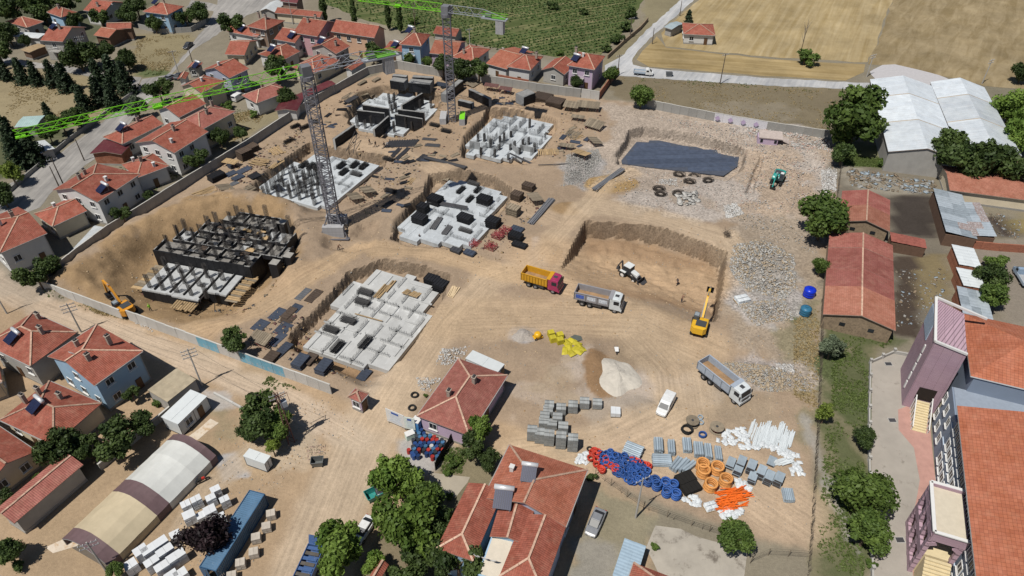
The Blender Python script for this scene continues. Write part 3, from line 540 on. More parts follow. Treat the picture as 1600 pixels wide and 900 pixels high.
def house(name, label, A, B, C, h, rise, ends='hh', wall='white', tile=None, ridge=False, storeys=None, ex=(), win=True, ov=.45, cat='house', group=None, wingap=2.9, caps=True, base=0.0):
    c, ang, L, W = extent(A, B, C, h, rise, ridge)
    t = thing(name, label, cat, (c.x, c.y, base), ang, group); h -= base; tile = tile or TILE
    r = roof_part(t, L, W, h, rise, ends[0], ends[1], tile, caps); sl = rise/(W/2)
    lx, ly, zt = L/2-ov, W/2-ov, h+ov*sl-.17; w = MB()
    for sx, e in ((-1, ends[0]), (1, ends[1])):
        pts = [(sx*lx,-ly,0),(sx*lx,ly,0),(sx*lx,ly,zt)]+([(sx*lx,0,h+rise-.17)] if e == 'g' else [])+[(sx*lx,-ly,zt)]
        w.face(pts if sx > 0 else pts[::-1], 0, [((p[1]), p[2]) for p in (pts if sx > 0 else pts[::-1])])
    for sy in (-1, 1):
        pts = [(-lx,sy*ly,0),(lx,sy*ly,0),(lx,sy*ly,zt),(-lx,sy*ly,zt)]; w.face(pts if sy < 0 else pts[::-1], 0, [(p[0], p[2]) for p in (pts if sy < 0 else pts[::-1])])
    w.build('wall', PLAST[wall] if isinstance(wall, str) else wall, t)
    pl = MB().box((0,0,.2), (2*lx+.1, 2*ly+.1, .5)); pl.build('plinth', CONCD, t)
    # windows on the sides that face the camera
    st = storeys or max(1, int(h/2.9)); sh = h/st; rg = random.Random(label)
    if win:
        for nx_, ny_, ln, off in ((0,-1,2*lx,ly),(0,1,2*lx,ly),(-1,0,2*ly,lx),(1,0,2*ly,lx)):
            wn_ = Vector((nx_*math.cos(ang)-ny_*math.sin(ang), nx_*math.sin(ang)+ny_*math.cos(ang), 0)); pos = c+wn_*off
            if wn_.dot(Vector((0,0,0))-Vector((pos.x,pos.y,0))) < 0: continue
            n = max(1, int((ln-.6)/wingap)); rz = math.atan2(ny_, nx_)+math.pi/2
            for s in range(st):
                for k in range(n):
                    if rg.random() < .12: continue
                    u = (k+.5)/n*ln-ln/2; z = s*sh+sh*.55; q = Vector((nx_*(off+.03)-ny_*u, ny_*(off+.03)+nx_*u, z))
                    if s == 0 and k == n//2 and nx_ == 0:
                        o = obj('door', door_m, t, loc=(q.x, q.y, 0), rz=rz); continue
                    o = obj('window', WIN_F, t, loc=q, rz=rz); obj('pane', WIN_P, o)
    if win:
        gm = mat('gutter_grey', (.30,.29,.28), rough=.5)
        for sy in (-1, 1): MB().beam((-L/2,sy*(W/2+.05),h-.08), (L/2,sy*(W/2+.05),h-.08), .12, .11).build('gutter', gm, t); MB().beam((lx-.1,sy*(ly+.06),.1), (lx-.1,sy*(ly+.06),zt), .09).build('downpipe', gm, t)
        if st > 1 and rg.random() < .6:
            sy = -1 if (c+Vector((math.sin(ang), -math.cos(ang), 0))).length < c.length else 1; bx = rg.uniform(-.25,.25)*lx; b = MB().box((bx,sy*(ly+.6),sh), (3.0,1.25,.16)).build('balcony', CONC, t); g = MB()
            g.beam((bx-1.45,sy*(ly+1.17),sh+1.0), (bx+1.45,sy*(ly+1.17),sh+1.0), .06)
            for s in range(9): g.beam((bx-1.45+s*.3625,sy*(ly+1.17),sh+.08), (bx-1.45+s*.3625,sy*(ly+1.17),sh+1.0), .035)
            for s in (-1, 1): g.beam((bx+s*1.45,sy*ly,sh+1.0), (bx+s*1.45,sy*(ly+1.17),sh+1.0), .06)
            g.build('railing', WHITEP, b)
    inv = Matrix.Rotation(-ang, 3, 'Z')
    for e in ex:
        p = P(e[1], e[2], h+base+rise*.6); q = inv @ (p-c); z = h+rise*max(0, 1-abs(q.y)/(W/2))
        if e[0] == 'c' or e[0] == 'w': obj('chimney', CHIM if e[0] == 'c' else CHIM2, r, loc=(q.x, q.y, z-.15))
        elif e[0] == 's':
            g = obj('panel_stand', SOL_F, r, loc=(q.x, q.y, z-.1), rz=-ang+(e[3] if len(e) > 3 else R(-35)))
            g2 = obj('solar_panel', SOL_P, r, loc=g.location, rz=g.rotation_euler.z); obj('water_tank', SOL_T, r, loc=g.location, rz=g.rotation_euler.z)
        elif e[0] == 'd': dish(r, (q.x, q.y, z+.35), -ang+2.7)
    HOUSES.append((t, L, W, h)); return t, L, W
hs = house
hs('village_house', 'sky blue two storey house with red hipped roof and three chimneys', (74,557),(151,507),(238,538), 6.4, 2.0, 'gh', 'blue', ex=[('c',122,541),('c',172,536),('c',140,563),('d',115,560)])
hs('village_house', 'grey house with red hipped roof and dark solar panel above the dirt road', (51,488),(121,519),(43,570), 5.2, 2.0, 'hh', 'grey', ex=[('c',67,522),('s',19,530),('c',58,492)])
hs('village_house', 'red hipped roof house below the sky blue house with solar panel', (77,595),(159,630),(57,683), 3.8, 1.6, 'hh', 'cream', ex=[('c',95,622),('c',40,628),('c',62,615),('s',57,640)])
hs('village_house', 'half cut off red roofed house at the left edge beside a leafy tree', (-40,640),(57,705),(-20,770), 3.4, 1.5, 'gg', 'cream')
hs('long_shed', 'long low red roofed shed with bare grey side wall by the tunnel tent', (22,818),(130,726),(95,712), 3.4, .8, 'gg', 'grey', win=False, tile=TILE3, cat='shed')
hs('village_house', 'cream house with red roof corner cut by the left edge', (-70,575),(-5,552),(40,583), 3.6, 1.4, 'hh', 'cream')
hs('village_house', 'cream two storey house with red roof at the left edge by the road', (-45,352),(28,323),(86,359), 5.6, 1.7, 'hg', 'white', ex=[('c',22,342),('w',2,352)])
hs('village_house', 'low cream house with red hipped roof beside a concrete courtyard', (53,334),(107,310),(138,328), 3.6, 1.3, 'hg', 'cream', ex=[('w',86,324)])
hs('village_house', 'white two storey house with red roof and pair of tilted solar panels', (82,297),(151,255),(217,273), 6.0, 1.9, 'gh', 'white', ex=[('s',158,294),('w',166,281),('c',133,272),('c',126,282)])
hs('village_house', 'white low house with red hipped roof and two white chimneys', (190,257),(240,239),(275,255), 4.0, 1.5, 'hh', 'white', ex=[('w',209,252),('w',240,257),('c',222,255)])
hs('village_house', 'white house with tall blank white gable wall and red roof', (211,223),(266,191),(312,214), 6.2, 1.8, 'gg', 'white', ex=[('w',268,221),('c',273,207)])
hs('village_house', 'cream two storey house with pinkish red hipped roof beside the vacant plot', (275,192),(331,163),(362,177), 5.6, 1.8, 'hh', 'cream', ex=[('c',324,179),('c',332,166)], tile=TILE3)
hs('village_house', 'white house with red gable roof under the green crane jib', (244,172),(287,151),(312,167), 5.6, 1.7, 'gg', 'white', ex=[('c',272,160)])
hs('garage_shed', 'open brick shed with maroon sheet metal roof near the asphalt road', (140,240),(162,218),(204,226), 3.2, .6, 'gg', 'brick', tile=MAROON, caps=False, win=False, cat='shed')
hs('village_house', 'low white house with red roof and solar tank above the maroon shed', (161,214),(226,183),(252,195), 4.2, 1.4, 'hg', 'white', ex=[('s',191,206),('c',217,193)])
hs('village_house', 'cream house with red roof and tall white chimney behind the crane jib', (281,135),(319,117),(343,131), 5.6, 1.6, 'gh', 'cream', ex=[('w',316,128)])
hs('village_house', 'grey two storey house with bright red gable roof and one chimney', (316,109),(347,95),(379,112), 6.0, 1.7, 'gg', 'greyblue', ex=[('w',343,106)])
hs('small_shed', 'tiny red tiled shed beside dark parked water tanks', (277,124),(283,114),(293,118), 2.6, .5, 'gg', 'white', win=False, cat='shed')
hs('small_shed', 'small red roofed outbuilding with solar tank by the asphalt road', (291,107),(299,98),(312,104), 3.0, .7, 'gg', 'grey', ex=[('s',306,104)], cat='shed')
hs('village_house', 'single storey house with plain red roof facing the road junction', (351,85),(382,86),(398,65), 3.4, 1.8, 'gg', 'cream', ridge=True)
hs('village_house', 'low white house with red roof and solar panel left of the brown house', (354,49),(402,58),(385,40), 3.6, 1.4, 'gg', 'white', ridge=True, ex=[('s',377,46)])
hs('village_house', 'dark brown two storey house with red hipped roof', (385,41),(416,47),(450,33), 6.0, 1.7, 'hh', 'brown', ex=[('c',416,32),('c',405,28)])
hs('village_house', 'white house with red roof between the brown house and the pink house', (428,61),(461,67),(442,43), 5.2, 1.8, 'gg', 'white', ridge=True, ex=[('s',455,56)])
hs('village_house', 'pink and blue two storey house with wide red gable roof', (458,51),(496,57),(517,34), 6.8, 2.4, 'gg', 'pink', ridge=True, ex=[('c',494,33),('c',482,37)])
hs('village_house', 'long two storey house with peach and blue front and lilac gable', (517,49),(585,59),(597,41), 6.8, 2.2, 'gg', 'peach', ridge=True)
hs('village_house', 'brown two storey house with blank grey gable and red roof', (525,84),(547,72),(522,59), 5.8, 1.8, 'gg', 'grey', ridge=True, ex=[('c',525,70),('s',502,67)])
hs('village_house', 'low white house with red roof and blue solar panel', (442,94),(469,80),(428,72), 3.8, 1.4, 'hg', 'white', ex=[('s',425,82)])
hs('village_house', 'red hipped roof house behind the crane counter jib', (456,105),(500,83),(525,97), 3.6, 1.6, 'hh', 'cream', ex=[('c',504,97)])
hs('village_house', 'house with pinkish red hipped roof beside maroon roofs', (378,149),(430,130),(452,142), 3.8, 1.6, 'hh', 'white', tile=TILE3, ex=[('c',410,136)])
hs('garage_shed', 'maroon sheet roofed annex against the concrete boundary wall', (429,173),(440,154),(474,154), 2.8, .5, 'gg', 'white', tile=MAROON, caps=False, win=False, cat='shed')
hs('garage_shed', 'maroon sheet roofed annex behind the crane mast', (458,150),(512,126),(524,131), 2.8, .4, 'gg', 'white', tile=MAROON, caps=False, win=False, cat='shed')
hs('small_shed', 'narrow red tiled shed against the wall below the counter jib', (537,107),(562,92),(572,96), 2.8, .5, 'gg', 'white', win=False, cat='shed')
hs('village_house', 'light blue two storey villa with red hipped roof behind the site wall', (624,69),(658,72),(687,55), 6.2, 2.0, 'hh', 'blue', ex=[('s',640,54),('c',648,55)])
hs('village_house', 'low red roofed annex with solar panel left of the light blue villa', (600,76),(628,81),(630,64), 3.2, 1.0, 'gg', 'white', ex=[('s',617,72)])
hs('village_house', 'lilac house with orange red roof directly behind the far crane mast', (671,83),(713,87),(719,66), 4.0, 1.8, 'gg', 'lilac', ridge=True, tile=TILE2)
hs('village_house', 'low house with red hipped roof right of the far crane mast', (706,89),(740,96),(766,76), 4.0, 1.6, 'hh', 'white', ex=[('c',725,82)])
hs('village_house', 'orange red roofed house left of the dormer villa', (759,99),(792,108),(800,82), 3.6, 1.6, 'gg', 'white', ridge=True, tile=TILE2, ex=[('d',786,82)])
vil = hs('village_house', 'red roofed villa with dormer and rooftop solar tank', (792,104),(829,110),(853,89), 4.6, 1.8, 'hh', 'white', ex=[('s',818,77),('c',838,90)])
hs('village_house', 'low house with blank grey gable left of the lilac villa', (846,109),(866,92),(900,100), 3.6, 1.5, 'gg', 'grey')
hs('village_house', 'lilac two storey villa with bright red hipped roof and solar panels', (886,102),(929,109),(949,88), 6.2, 2.0, 'hh', 'lilac', ex=[('s',899,92),('w',911,90),('c',900,82)])
hs('small_shed', 'red roofed outbuilding at the edge of the crop field', (676,52),(712,57),(700,43), 3.0, 1.2, 'gg', 'grey', ridge=True, win=False, cat='shed')
PALE = tilemat('pale_sheet', (.52,.55,.56), (.47,.50,.51), .5, 30, True, rough=.5, dirt=.15)
hs('barn', 'small barn with white sheet roof at the road junction', (429,19),(446,5),(424,2), 3.4, 1.0, 'gg', 'grey', tile=PALE, caps=False, win=False, cat='barn')
hs('long_shed', 'long low red roofed building along the crop field', (429,20),(500,27),(500,18), 3.2, 1.0, 'gg', 'cream', ridge=True, cat='shed')
hs('village_house', 'dark house with purple red roof cut by the top edge', (438,2),(464,5),(462,-6), 5.0, 1.4, 'gg', 'brown', ridge=True, tile=MAROON)
hs('village_house', 'pale blue two storey house with red hipped roof by the asphalt road', (223,18),(262,23),(296,11), 6.2, 1.9, 'hh', 'blue', ex=[('s',244,8),('c',257,8)])
hs('village_house', 'white house with red roof and satellite dish among dark trees', (130,16),(162,20),(178,3), 4.6, 1.8, 'gg', 'white', ridge=True, ex=[('c',153,9),('d',176,10)])
hs('village_house', 'small light blue house with red hipped roof in the far left', (73,19),(96,27),(115,17), 5.0, 1.6, 'hh', 'blue', ex=[('c',93,15)])
hs('village_house', 'low house with broad red roof left of the small light blue house', (42,43),(68,34),(46,21), 3.6, 1.5, 'hh', 'grey')
hs('village_house', 'house with tall blank grey gable wall and red roof with solar panel', (63,63),(98,65),(117,43), 6.0, 2.0, 'gg', 'grey', ridge=True, ex=[('s',85,47),('c',95,48)])
hs('small_shed', 'orange red tiled outbuilding beside the white rubbish heap', (146,55),(170,59),(180,46), 3.4, 1.2, 'gg', 'darkbrick', ridge=True, win=False, tile=TILE2, cat='shed')
hs('barn', 'dark brick barn with red and grey roof at the vacant plot', (166,45),(205,44),(211,35), 4.0, 1.2, 'gg', 'darkbrick', ridge=True, win=False, cat='barn')
hs('small_shed', 'flat pale roofed shed among trees at the far left', (18,57),(60,60),(67,52), 2.8, .15, 'gg', 'white', tile=PALE, caps=False, win=False, cat='shed')
hs('small_shed', 'brown mud shed with straw coloured flat roof beside the side street', (32,78),(46,82),(68,70), 2.6, .15, 'gg', 'darkbrick', tile=mat('straw_roof', (.30,.22,.13), var=.25), caps=False, win=False, cat='shed')
hs('canopy_shed', 'pale teal flat roofed shed under the tip of the green jib', (22,199),(57,197),(72,180), 3.0, .2, 'gg', 'grey', tile=tilemat('teal_sheet', (.33,.45,.44), (.30,.42,.41), .5, 30, True, rough=.5, dirt=.15), caps=False, win=False, cat='shed')
hs('small_shed', 'pale sheet roofed shed beside the asphalt road under conifers', (48,226),(64,240),(81,228), 2.6, .3, 'gg', 'grey', tile=PALE, caps=False, win=False, cat='shed')
hs('small_house', 'lone white cottage with red hipped roof on the stubble field', (1068,53),(1118,55.5),(1120,38), 3.2, 1.5, 'hh', 'white')
hs('small_shed', 'grey hut with blue grey sheet roof beside the lone cottage', (1037,42),(1050,46),(1063,35), 2.6, .4, 'gg', 'grey', tile=tilemat('bluegrey_sheet', (.30,.37,.40), (.28,.34,.37), .5, 30, True, rough=.5, dirt=.15), caps=False, cat='hut')
office = hs('site_office', 'lilac single storey house with weathered pink red hipped roof at the site gate', (651,650),(716,560),(797,580), 3.5, 1.9, 'hh', 'lilac', tile=TILE3, ex=[('c',702,620),('c',741,600)])
# corner house at the bottom: two blocks, a flat terrace between
bh, bL, bW = hs('corner_house', 'large two storey house with red hipped roofs and roof terrace at the bottom', (884,823),(918,734),(797,693), 6.4, 2.0, 'gh', 'greyblue', tile=TILE2, ex=[('s',826,748,R(-10)),('w',800,732)], ov=.6)
inv = Matrix.Rotation(-bh.rotation_euler.z, 3, 'Z'); c0 = Vector(bh.location)
def wing(A, B, C, h, rise, ends, tile, wall, nm):
    c, a, L, W = extent(A, B, C, h, rise, False); q = inv @ (c-c0); q.z = 0
    M = Matrix.Translation(q) @ Matrix.Rotation(a-bh.rotation_euler.z, 4, 'Z')
    o = roof_part(bh, L, W, h, rise, *ends, tile); o.matrix_local = M
    w = MB().box((0,0,(h-.1)/2), (L-.8, W-.8, h-.1)).build('wall', wall, bh); w.matrix_local = M; return M, L, W
wing((682,857),(732,754),(787,767), 6.0, .9, 'hg', TILE, PLAST['blue'], 'wing')
wing((848,925),(884,824),(822,798), 6.2, 1.3, 'hg', TILE, PLAST['greyblue'], 'wing')
wing((765,838),(784,776),(836,792), 6.3, .7, 'gg', TILE, PLAST['blue'], 'wing')
tc_, ta_, tL, tW = extent((748,893),(768,838),(803,850), 5.4, 0, False); q = inv @ (tc_-c0)
t_ = MB().box((0,0,2.75), (tL+1, tW, 5.5)); t_.box((0,0,5.53), (tL+.6, tW-.4, .06), m=1); o = t_.build('terrace', [PLAST['blue'], mat('terrace_floor', (.52,.47,.39), var=.08)], bh); o.location = (q.x, q.y, 0); o.rotation_euler = (0,0,ta_-bh.rotation_euler.z)
for k, (x, y) in enumerate(((744,872),(757,876),(771,880))):
    p = inv @ (P(x, y, 6.3)-c0); d = dish(bh, (p.x, p.y, 6.6), -bh.rotation_euler.z+2.6+.2*k); d.scale = (.9,)*3
p = inv @ (P(786,785,7)-c0); 
for me_, nm in ((SOL_P,'solar_panel'),(SOL_T,'water_tank'),(SOL_F,'panel_stand')):
    o = obj(nm, me_, bh, loc=(p.x,p.y,7.0), rz=-bh.rotation_euler.z-.15); o.scale = (1.2,1.2,1.1)
hs('village_house', 'red roof corner peeking at the bottom edge right of the carport', (975,925),(990,879),(1092,898), 3.0, 1.2, 'hh', 'white')
hs('small_shed', 'small red tiled hut under trees at the bottom edge', (574,906),(592,876),(609,880), 2.8, .7, 'gg', 'cream', win=False, cat='hut')
# guard booth at the gate
gb, _, _ = hs('guard_booth', 'little lilac guard booth with red pyramid roof at the gate', (543,620),(556,606),(577,614), 2.9, .9, 'hh', 'lilac', tile=TILE3, cat='booth', ov=.3, wingap=1.4)
# ---- barns on the right
def barn(label, A, B, C, h, rise, secs, wall, name='barn', ridge=False):
    c, a, L, W = extent(A, B, C, h, rise, ridge); t = thing(name, label, 'barn', (c.x, c.y, 0), a); x = -L/2
    for fr, tl in secs:
        x2 = min(x+fr*L, L/2); roof_part(t, L, W, h+random.uniform(-.06,.06), rise, 'g', 'g', tl, True, x0=x, x1=x2); x = x2
    w = MB(); ly = W/2-.35; lx = L/2-.35; zt = h-.05
    for sx in (-1, 1):
        pts = [(sx*lx,-ly,0),(sx*lx,ly,0),(sx*lx,ly,zt),(sx*lx,0,h+rise-.2),(sx*lx,-ly,zt)]; w.face(pts if sx > 0 else pts[::-1])
    for sy in (-1, 1):
        pts = [(-lx,sy*ly,0),(lx,sy*ly,0),(lx,sy*ly,zt),(-lx,sy*ly,zt)]; w.face(pts if sy < 0 else pts[::-1])
    w.build('wall', wall, t)
    for sy in (-1, 1):
        o = obj('window', WIN_P, t, loc=(-lx-.04, sy*W*.2, 1.9), rz=R(90)); o.scale = (.8,1,.6)
    return t, L, W
OLDT = tilemat('old_orange_tiles', (.36,.14,.09), (.29,.11,.07)); OLDP = tilemat('old_pink_tiles', (.31,.10,.08), (.255,.082,.066))
barn('long barn with patched red tiled roof and mud end wall beside the fence', (1286,491),(1296,364),(1394,357), 3.3, 1.5, [(.32,OLDT),(.22,OLDP),(.26,OLDP),(.21,TILE3)], PLAST['mud'])
barn('shorter red tiled barn behind the long patched barn', (1311,346),(1316,298),(1391,304), 3.1, 1.4, [(.5,OLDT),(.5,OLDP)], PLAST['mud'])
hs('long_shed', 'long orange red tiled shed behind the patchwork metal roof', (1484,297),(1660,320),(1484,271), 3.0, .9, 'gg', 'cream', ridge=True, win=False, tile=OLDT, cat='shed', caps=False)
SHEETS = [mat('zinc_pale', (.46,.52,.57), rough=.4, metal=.35, var=.15), mat('zinc_grey', (.33,.38,.42), rough=.45, metal=.35, var=.2), mat('zinc_rust', (.25,.20,.19), rough=.7, var=.3, col2=(.38,.40,.42))]
def sheetroof(name, label, A, B, C, h, dz, nu, nv, mats, wall, cat='shed', posts=True, wts=(6,4,1), walls=()):
    c, a, L, W = extent(A, B, C, h, 0, False); t = thing(name, label, cat, (c.x, c.y, 0), a); rg = random.Random(label)
    sg = 1 if (P(*C, h)-P(*B, h)).dot(Vector((-math.sin(a), math.cos(a), 0))) > 0 else -1
    for i in range(nu):
        for j in range(nv):
            mb = MB(); x0, x1 = -L/2+L*i/nu, -L/2+L*(i+1)/nu+.06; y0, y1 = -W/2+W*j/nv, -W/2+W*(j+1)/nv+.1; n = 6
            lz = lambda y: h+dz*(y/W)+rg.uniform(-.01,.01)+.03*((i+j) % 2)
            z0, z1 = lz(y0), lz(y1)
            for k in range(n):
                xa, xb = x0+(x1-x0)*k/n, x0+(x1-x0)*(k+1)/n; da, db = (.035 if k % 2 else 0), (0 if k % 2 else .035)
                mb.face([(xa,y0,z0+da),(xb,y0,z0+db),(xb,y1,z1+db),(xa,y1,z1+da)])
            mb.build('roof_sheet', rg.choices(mats, wts[:len(mats)])[0], t)
    w = MB()
    for (x, y, lx, ly) in ((-L/2+.2,0,.2,W-.6),(L/2-.2,0,.2,W-.6),(0,-W/2+.2,L-.2,.2),(0,W/2-.2,L-.2,.2)): w.box((x,y,(h-abs(dz)/2-.1)/2), (lx,ly,h-abs(dz)/2-.1))
    w.build('wall', wall, t); return t
sheetroof('patchwork_shed', 'open animal shed with patchwork of blue grey metal sheets', (1478,364),(1458,296),(1503,299), 3.0, .6, 7, 2, SHEETS, PLAST['darkbrick'])
sheetroof('patchwork_shed', 'rusty patched metal sheet roof behind the brick yard wall', (1557,371),(1530,318),(1494,314), 3.0, -.5, 5, 3, SHEETS, PLAST['darkbrick'], wts=(4,3,3))
WHS = mat('white_sheet', (.56,.60,.62), rough=.4, var=.05)
sheetroof('white_roof_shed', 'brick shed with bright white sheet roof, upper of two', (1499,414),(1487,383),(1524,392), 2.8, .3, 2, 3, [WHS], BRICK)
sheetroof('white_roof_shed', 'brick shed with bright white sheet roof, lower of two', (1506,447),(1494,419),(1531,428), 2.8, .3, 2, 3, [WHS], BRICK)
sheetroof('metal_roof_shed', 'shed with dull blue grey metal roof behind the school gable', (1508,505),(1495,448),(1541,456), 2.8, .3, 4, 3, SHEETS[:2]+[SHEETS[2]], BRICK)
sheetroof('lean_to', 'small rusty red sheet lean-to between the barns yards', (1393,378),(1391,364),(1446,374), 2.4, .3, 1, 6, [mat('red_sheet', (.25,.085,.065), rough=.6, var=.3)], PLAST['darkbrick'])
sheetroof('carport', 'blue grey sheet carport roof at the bottom beside the silver car', (958,900),(977,842),(1010,852), 2.5, .1, 4, 2, [mat('bluegrey_carport', (.28,.37,.45), rough=.5, var=.12)], RENDER_GREY, cat='carport')
# warehouses
WSH = tilemat('white_warehouse_sheet', (.60,.65,.69), (.55,.60,.65), 1.05, 30, True, rough=.4, metal=.1, dirt=.18, bstr=.3)
for lab, A, B, C in (('left white sheet roofed warehouse behind the tall round tree', (1388,237),(1359,123),(1409,112)), ('right white sheet roofed warehouse behind the dark trees', (1497,232),(1453,127),(1499,119))):
    c, a, L, W = extent(A, B, C, 5.0, 1.9, True); t = thing('warehouse', lab, 'warehouse', (c.x,c.y,0), a); x = -L/2
    for k, fr in enumerate((.36,.36,.28)):
        roof_part(t, L, W, 5.0, 1.9, 'g', 'g', WSH, False, x0=x+.02, x1=x+fr*L-.35)
        if k < 2: roof_part(t, L, W, 5.0, 1.84, 'g', 'g', mat('skylight_strip', (.40,.34,.26), var=.2), False, name='roof_gutter', x0=x+fr*L-.4, x1=x+fr*L+.05)
        x += fr*L
    w = MB(); lx, ly = L/2-.3, W/2-.3
    for sx in (-1, 1):
        pts = [(sx*lx,-ly,0),(sx*lx,ly,0),(sx*lx,ly,4.9),(sx*lx,0,6.7),(sx*lx,-ly,4.9)]; w.face(pts if sx > 0 else pts[::-1])
    for sy in (-1, 1):
        pts = [(-lx,sy*ly,0),(lx,sy*ly,0),(lx,sy*ly,4.9),(-lx,sy*ly,4.9)]; w.face(pts if sy < 0 else pts[::-1])
    w.build('wall', RENDER_GREY, t)
# ---------------------------------------------------------------- trees and plants
def leaf_mesh(name, pts, nrm, size, m, rs, asp=1.6, base=None):
    n = len(pts); d = rs.normal(size=(n, 3)); nr = nrm+rs.normal(size=(n, 3))*.7; nr /= np.linalg.norm(nr, axis=1)[:, None]+1e-9
    a = np.cross(nr, d); a /= np.linalg.norm(a, axis=1)[:, None]+1e-9; b = np.cross(nr, a); s = size*(.6+.8*rs.rand(n))[:, None]
    a = a*s*asp*.5; b = b*s*.5
    v = np.stack([pts-a, pts-b*.9, pts+a, pts+b*.9], 1).reshape(-1, 3); me = bpy.data.meshes.new(name); me.vertices.add(4*n); me.vertices.foreach_set('co', v.reshape(-1).astype(np.float32))
    me.loops.add(4*n); me.loops.foreach_set('vertex_index', np.arange(4*n, dtype=np.int32)); me.polygons.add(n); me.polygons.foreach_set('loop_start', np.arange(0, 4*n, 4, dtype=np.int32)); me.update(calc_edges=True)
    sh = me.attributes.new('shade', 'FLOAT', 'FACE'); sh.data.foreach_set('value', np.clip(rs.rand(n)*.8+rs.rand(n)*.3 if base is None else base*.65+rs.rand(n)*.4, 0, 1).astype(np.float32)); me.materials.append(m); return me
def crown_broad(seed, m, nl=6200, nc=24, size=.105, squash=.85):
    rs = np.random.RandomState(seed); d = rs.normal(size=(nc, 3)); d /= np.linalg.norm(d, axis=1)[:, None]; r = .3+.55*rs.rand(nc); c = d*r[:, None]*np.array([1+.2*rs.randn(), 1+.2*rs.randn(), 1]); c[:, 2] *= squash; c[:, 2] += .05
    cr = .16+.26*rs.rand(nc)**1.5; k = rs.choice(nc, nl, p=cr**2/np.sum(cr**2)); e = rs.normal(size=(nl, 3)); e /= np.linalg.norm(e, axis=1)[:, None]
    pts = c[k]+e*(cr[k]*(.45+.85*rs.rand(nl)))[:, None]; return leaf_mesh('crown', pts, e, size, m, rs, base=rs.rand(nc)[k])
def crown_conifer(seed, m, nl=3800):
    rs = np.random.RandomState(seed); pts = []; nr = []; tiers = 13
    for t in range(tiers):
        z = -1+2*t/tiers; rad = .62*(1-t/tiers)**.8+.05; nb = max(5, int(11*(1-t/tiers))+3)
        for b in range(nb):
            a = rs.rand()*6.28; L = rad*(.7+.5*rs.rand()); q = int(nl/(tiers*9)); s = rs.rand(q)**.6; sp = rs.normal(size=(q, 3))*.06
            pts.append(np.stack([np.cos(a)*L*s, np.sin(a)*L*s, z-.12*s+.08*rs.rand(q)], -1)+sp); nr.append(np.tile([np.cos(a)*.4, np.sin(a)*.4, .8], (q, 1)))
    return leaf_mesh('crown', np.concatenate(pts), np.concatenate(nr), .10, m, rs)
def crown_poplar(seed, m, nl=2200):
    rs = np.random.RandomState(seed); z = rs.rand(nl)*2-1; a = rs.rand(nl)*6.28; r = .2*np.sqrt(np.clip(1-(z*.95)**2, 0, 1))*(.5+.6*rs.rand(nl))*(1+.3*np.sin(z*9+a*2)); e = np.stack([np.cos(a), np.sin(a), 0*a+.3], -1)
    return leaf_mesh('crown', np.stack([np.cos(a)*r, np.sin(a)*r, z], -1), e, .075, m, rs)
def bare_crown(seed, m):
    rs = random.Random(seed); mb = MB()
    for k in range(16):
        z = -.7+1.2*rs.random(); a = rs.random()*6.28; mb.cyl((0,0,z), (.22*math.cos(a), .22*math.sin(a), z+.5), .012, 4, .004)
    return mb.mesh('crown', m)
def trunk_mesh(seed, limbs=6, spread=.5, r0=.09):
    rs = random.Random(seed); mb = MB(); mb.cyl((0,0,0), (.02,.01,.62), r0, 7, r0*.7); mb.cyl((.02,.01,.6), (.0,.03,1.1), r0*.7, 6, r0*.3)
    for k in range(limbs):
        a = k*6.28/limbs+rs.random(); z = .5+.4*rs.random(); mb.cyl((.01,.01,z), (spread*math.cos(a), spread*math.sin(a), z+.35+.2*rs.random()), r0*.4, 5, r0*.12)
    return mb.mesh('trunk', mat('bark', (.13,.095,.065), var=.25, scale=6))
LG = leafmat('leaf_mid_green', (.035,.068,.014), (.125,.185,.04)); LB = leafmat('leaf_bright_green', (.055,.105,.015), (.155,.23,.045)); LD = leafmat('leaf_dark_green', (.022,.042,.012), (.085,.125,.034)); LC = leafmat('needle_dark', (.016,.030,.014), (.045,.07,.034)); LS = leafmat('leaf_grey_green', (.075,.10,.06), (.15,.185,.115)); LP = leafmat('leaf_purple', (.010,.007,.009), (.034,.02,.024)); LY = leafmat('leaf_yellow_green', (.09,.13,.018), (.20,.26,.05))
CR = {'b': [crown_broad(s, LB) for s in (1,2)], 'g': [crown_broad(s, LG) for s in (3,4,5)], 'd': [crown_broad(s, LD) for s in (6,7)], 's': [crown_broad(8, LS)], 'p': [crown_broad(9, LP)], 'y': [crown_broad(10, LY, 2600)], 'c': [crown_conifer(s, LC) for s in (11,12)], 'o': [crown_poplar(s, LD) for s in (13,14)], 'n': [bare_crown(15, mat('twigs', (.28,.24,.19)))],
      'B': [crown_broad(s, LG, 1500, 14, .17) for s in (21,22)], 'D': [crown_broad(s, LD, 1500, 14, .17) for s in (23,24)]}
TRK = [trunk_mesh(s) for s in (1,2,3)]; TRT = trunk_mesh(4, 0, .1, .05)
cnt = 0
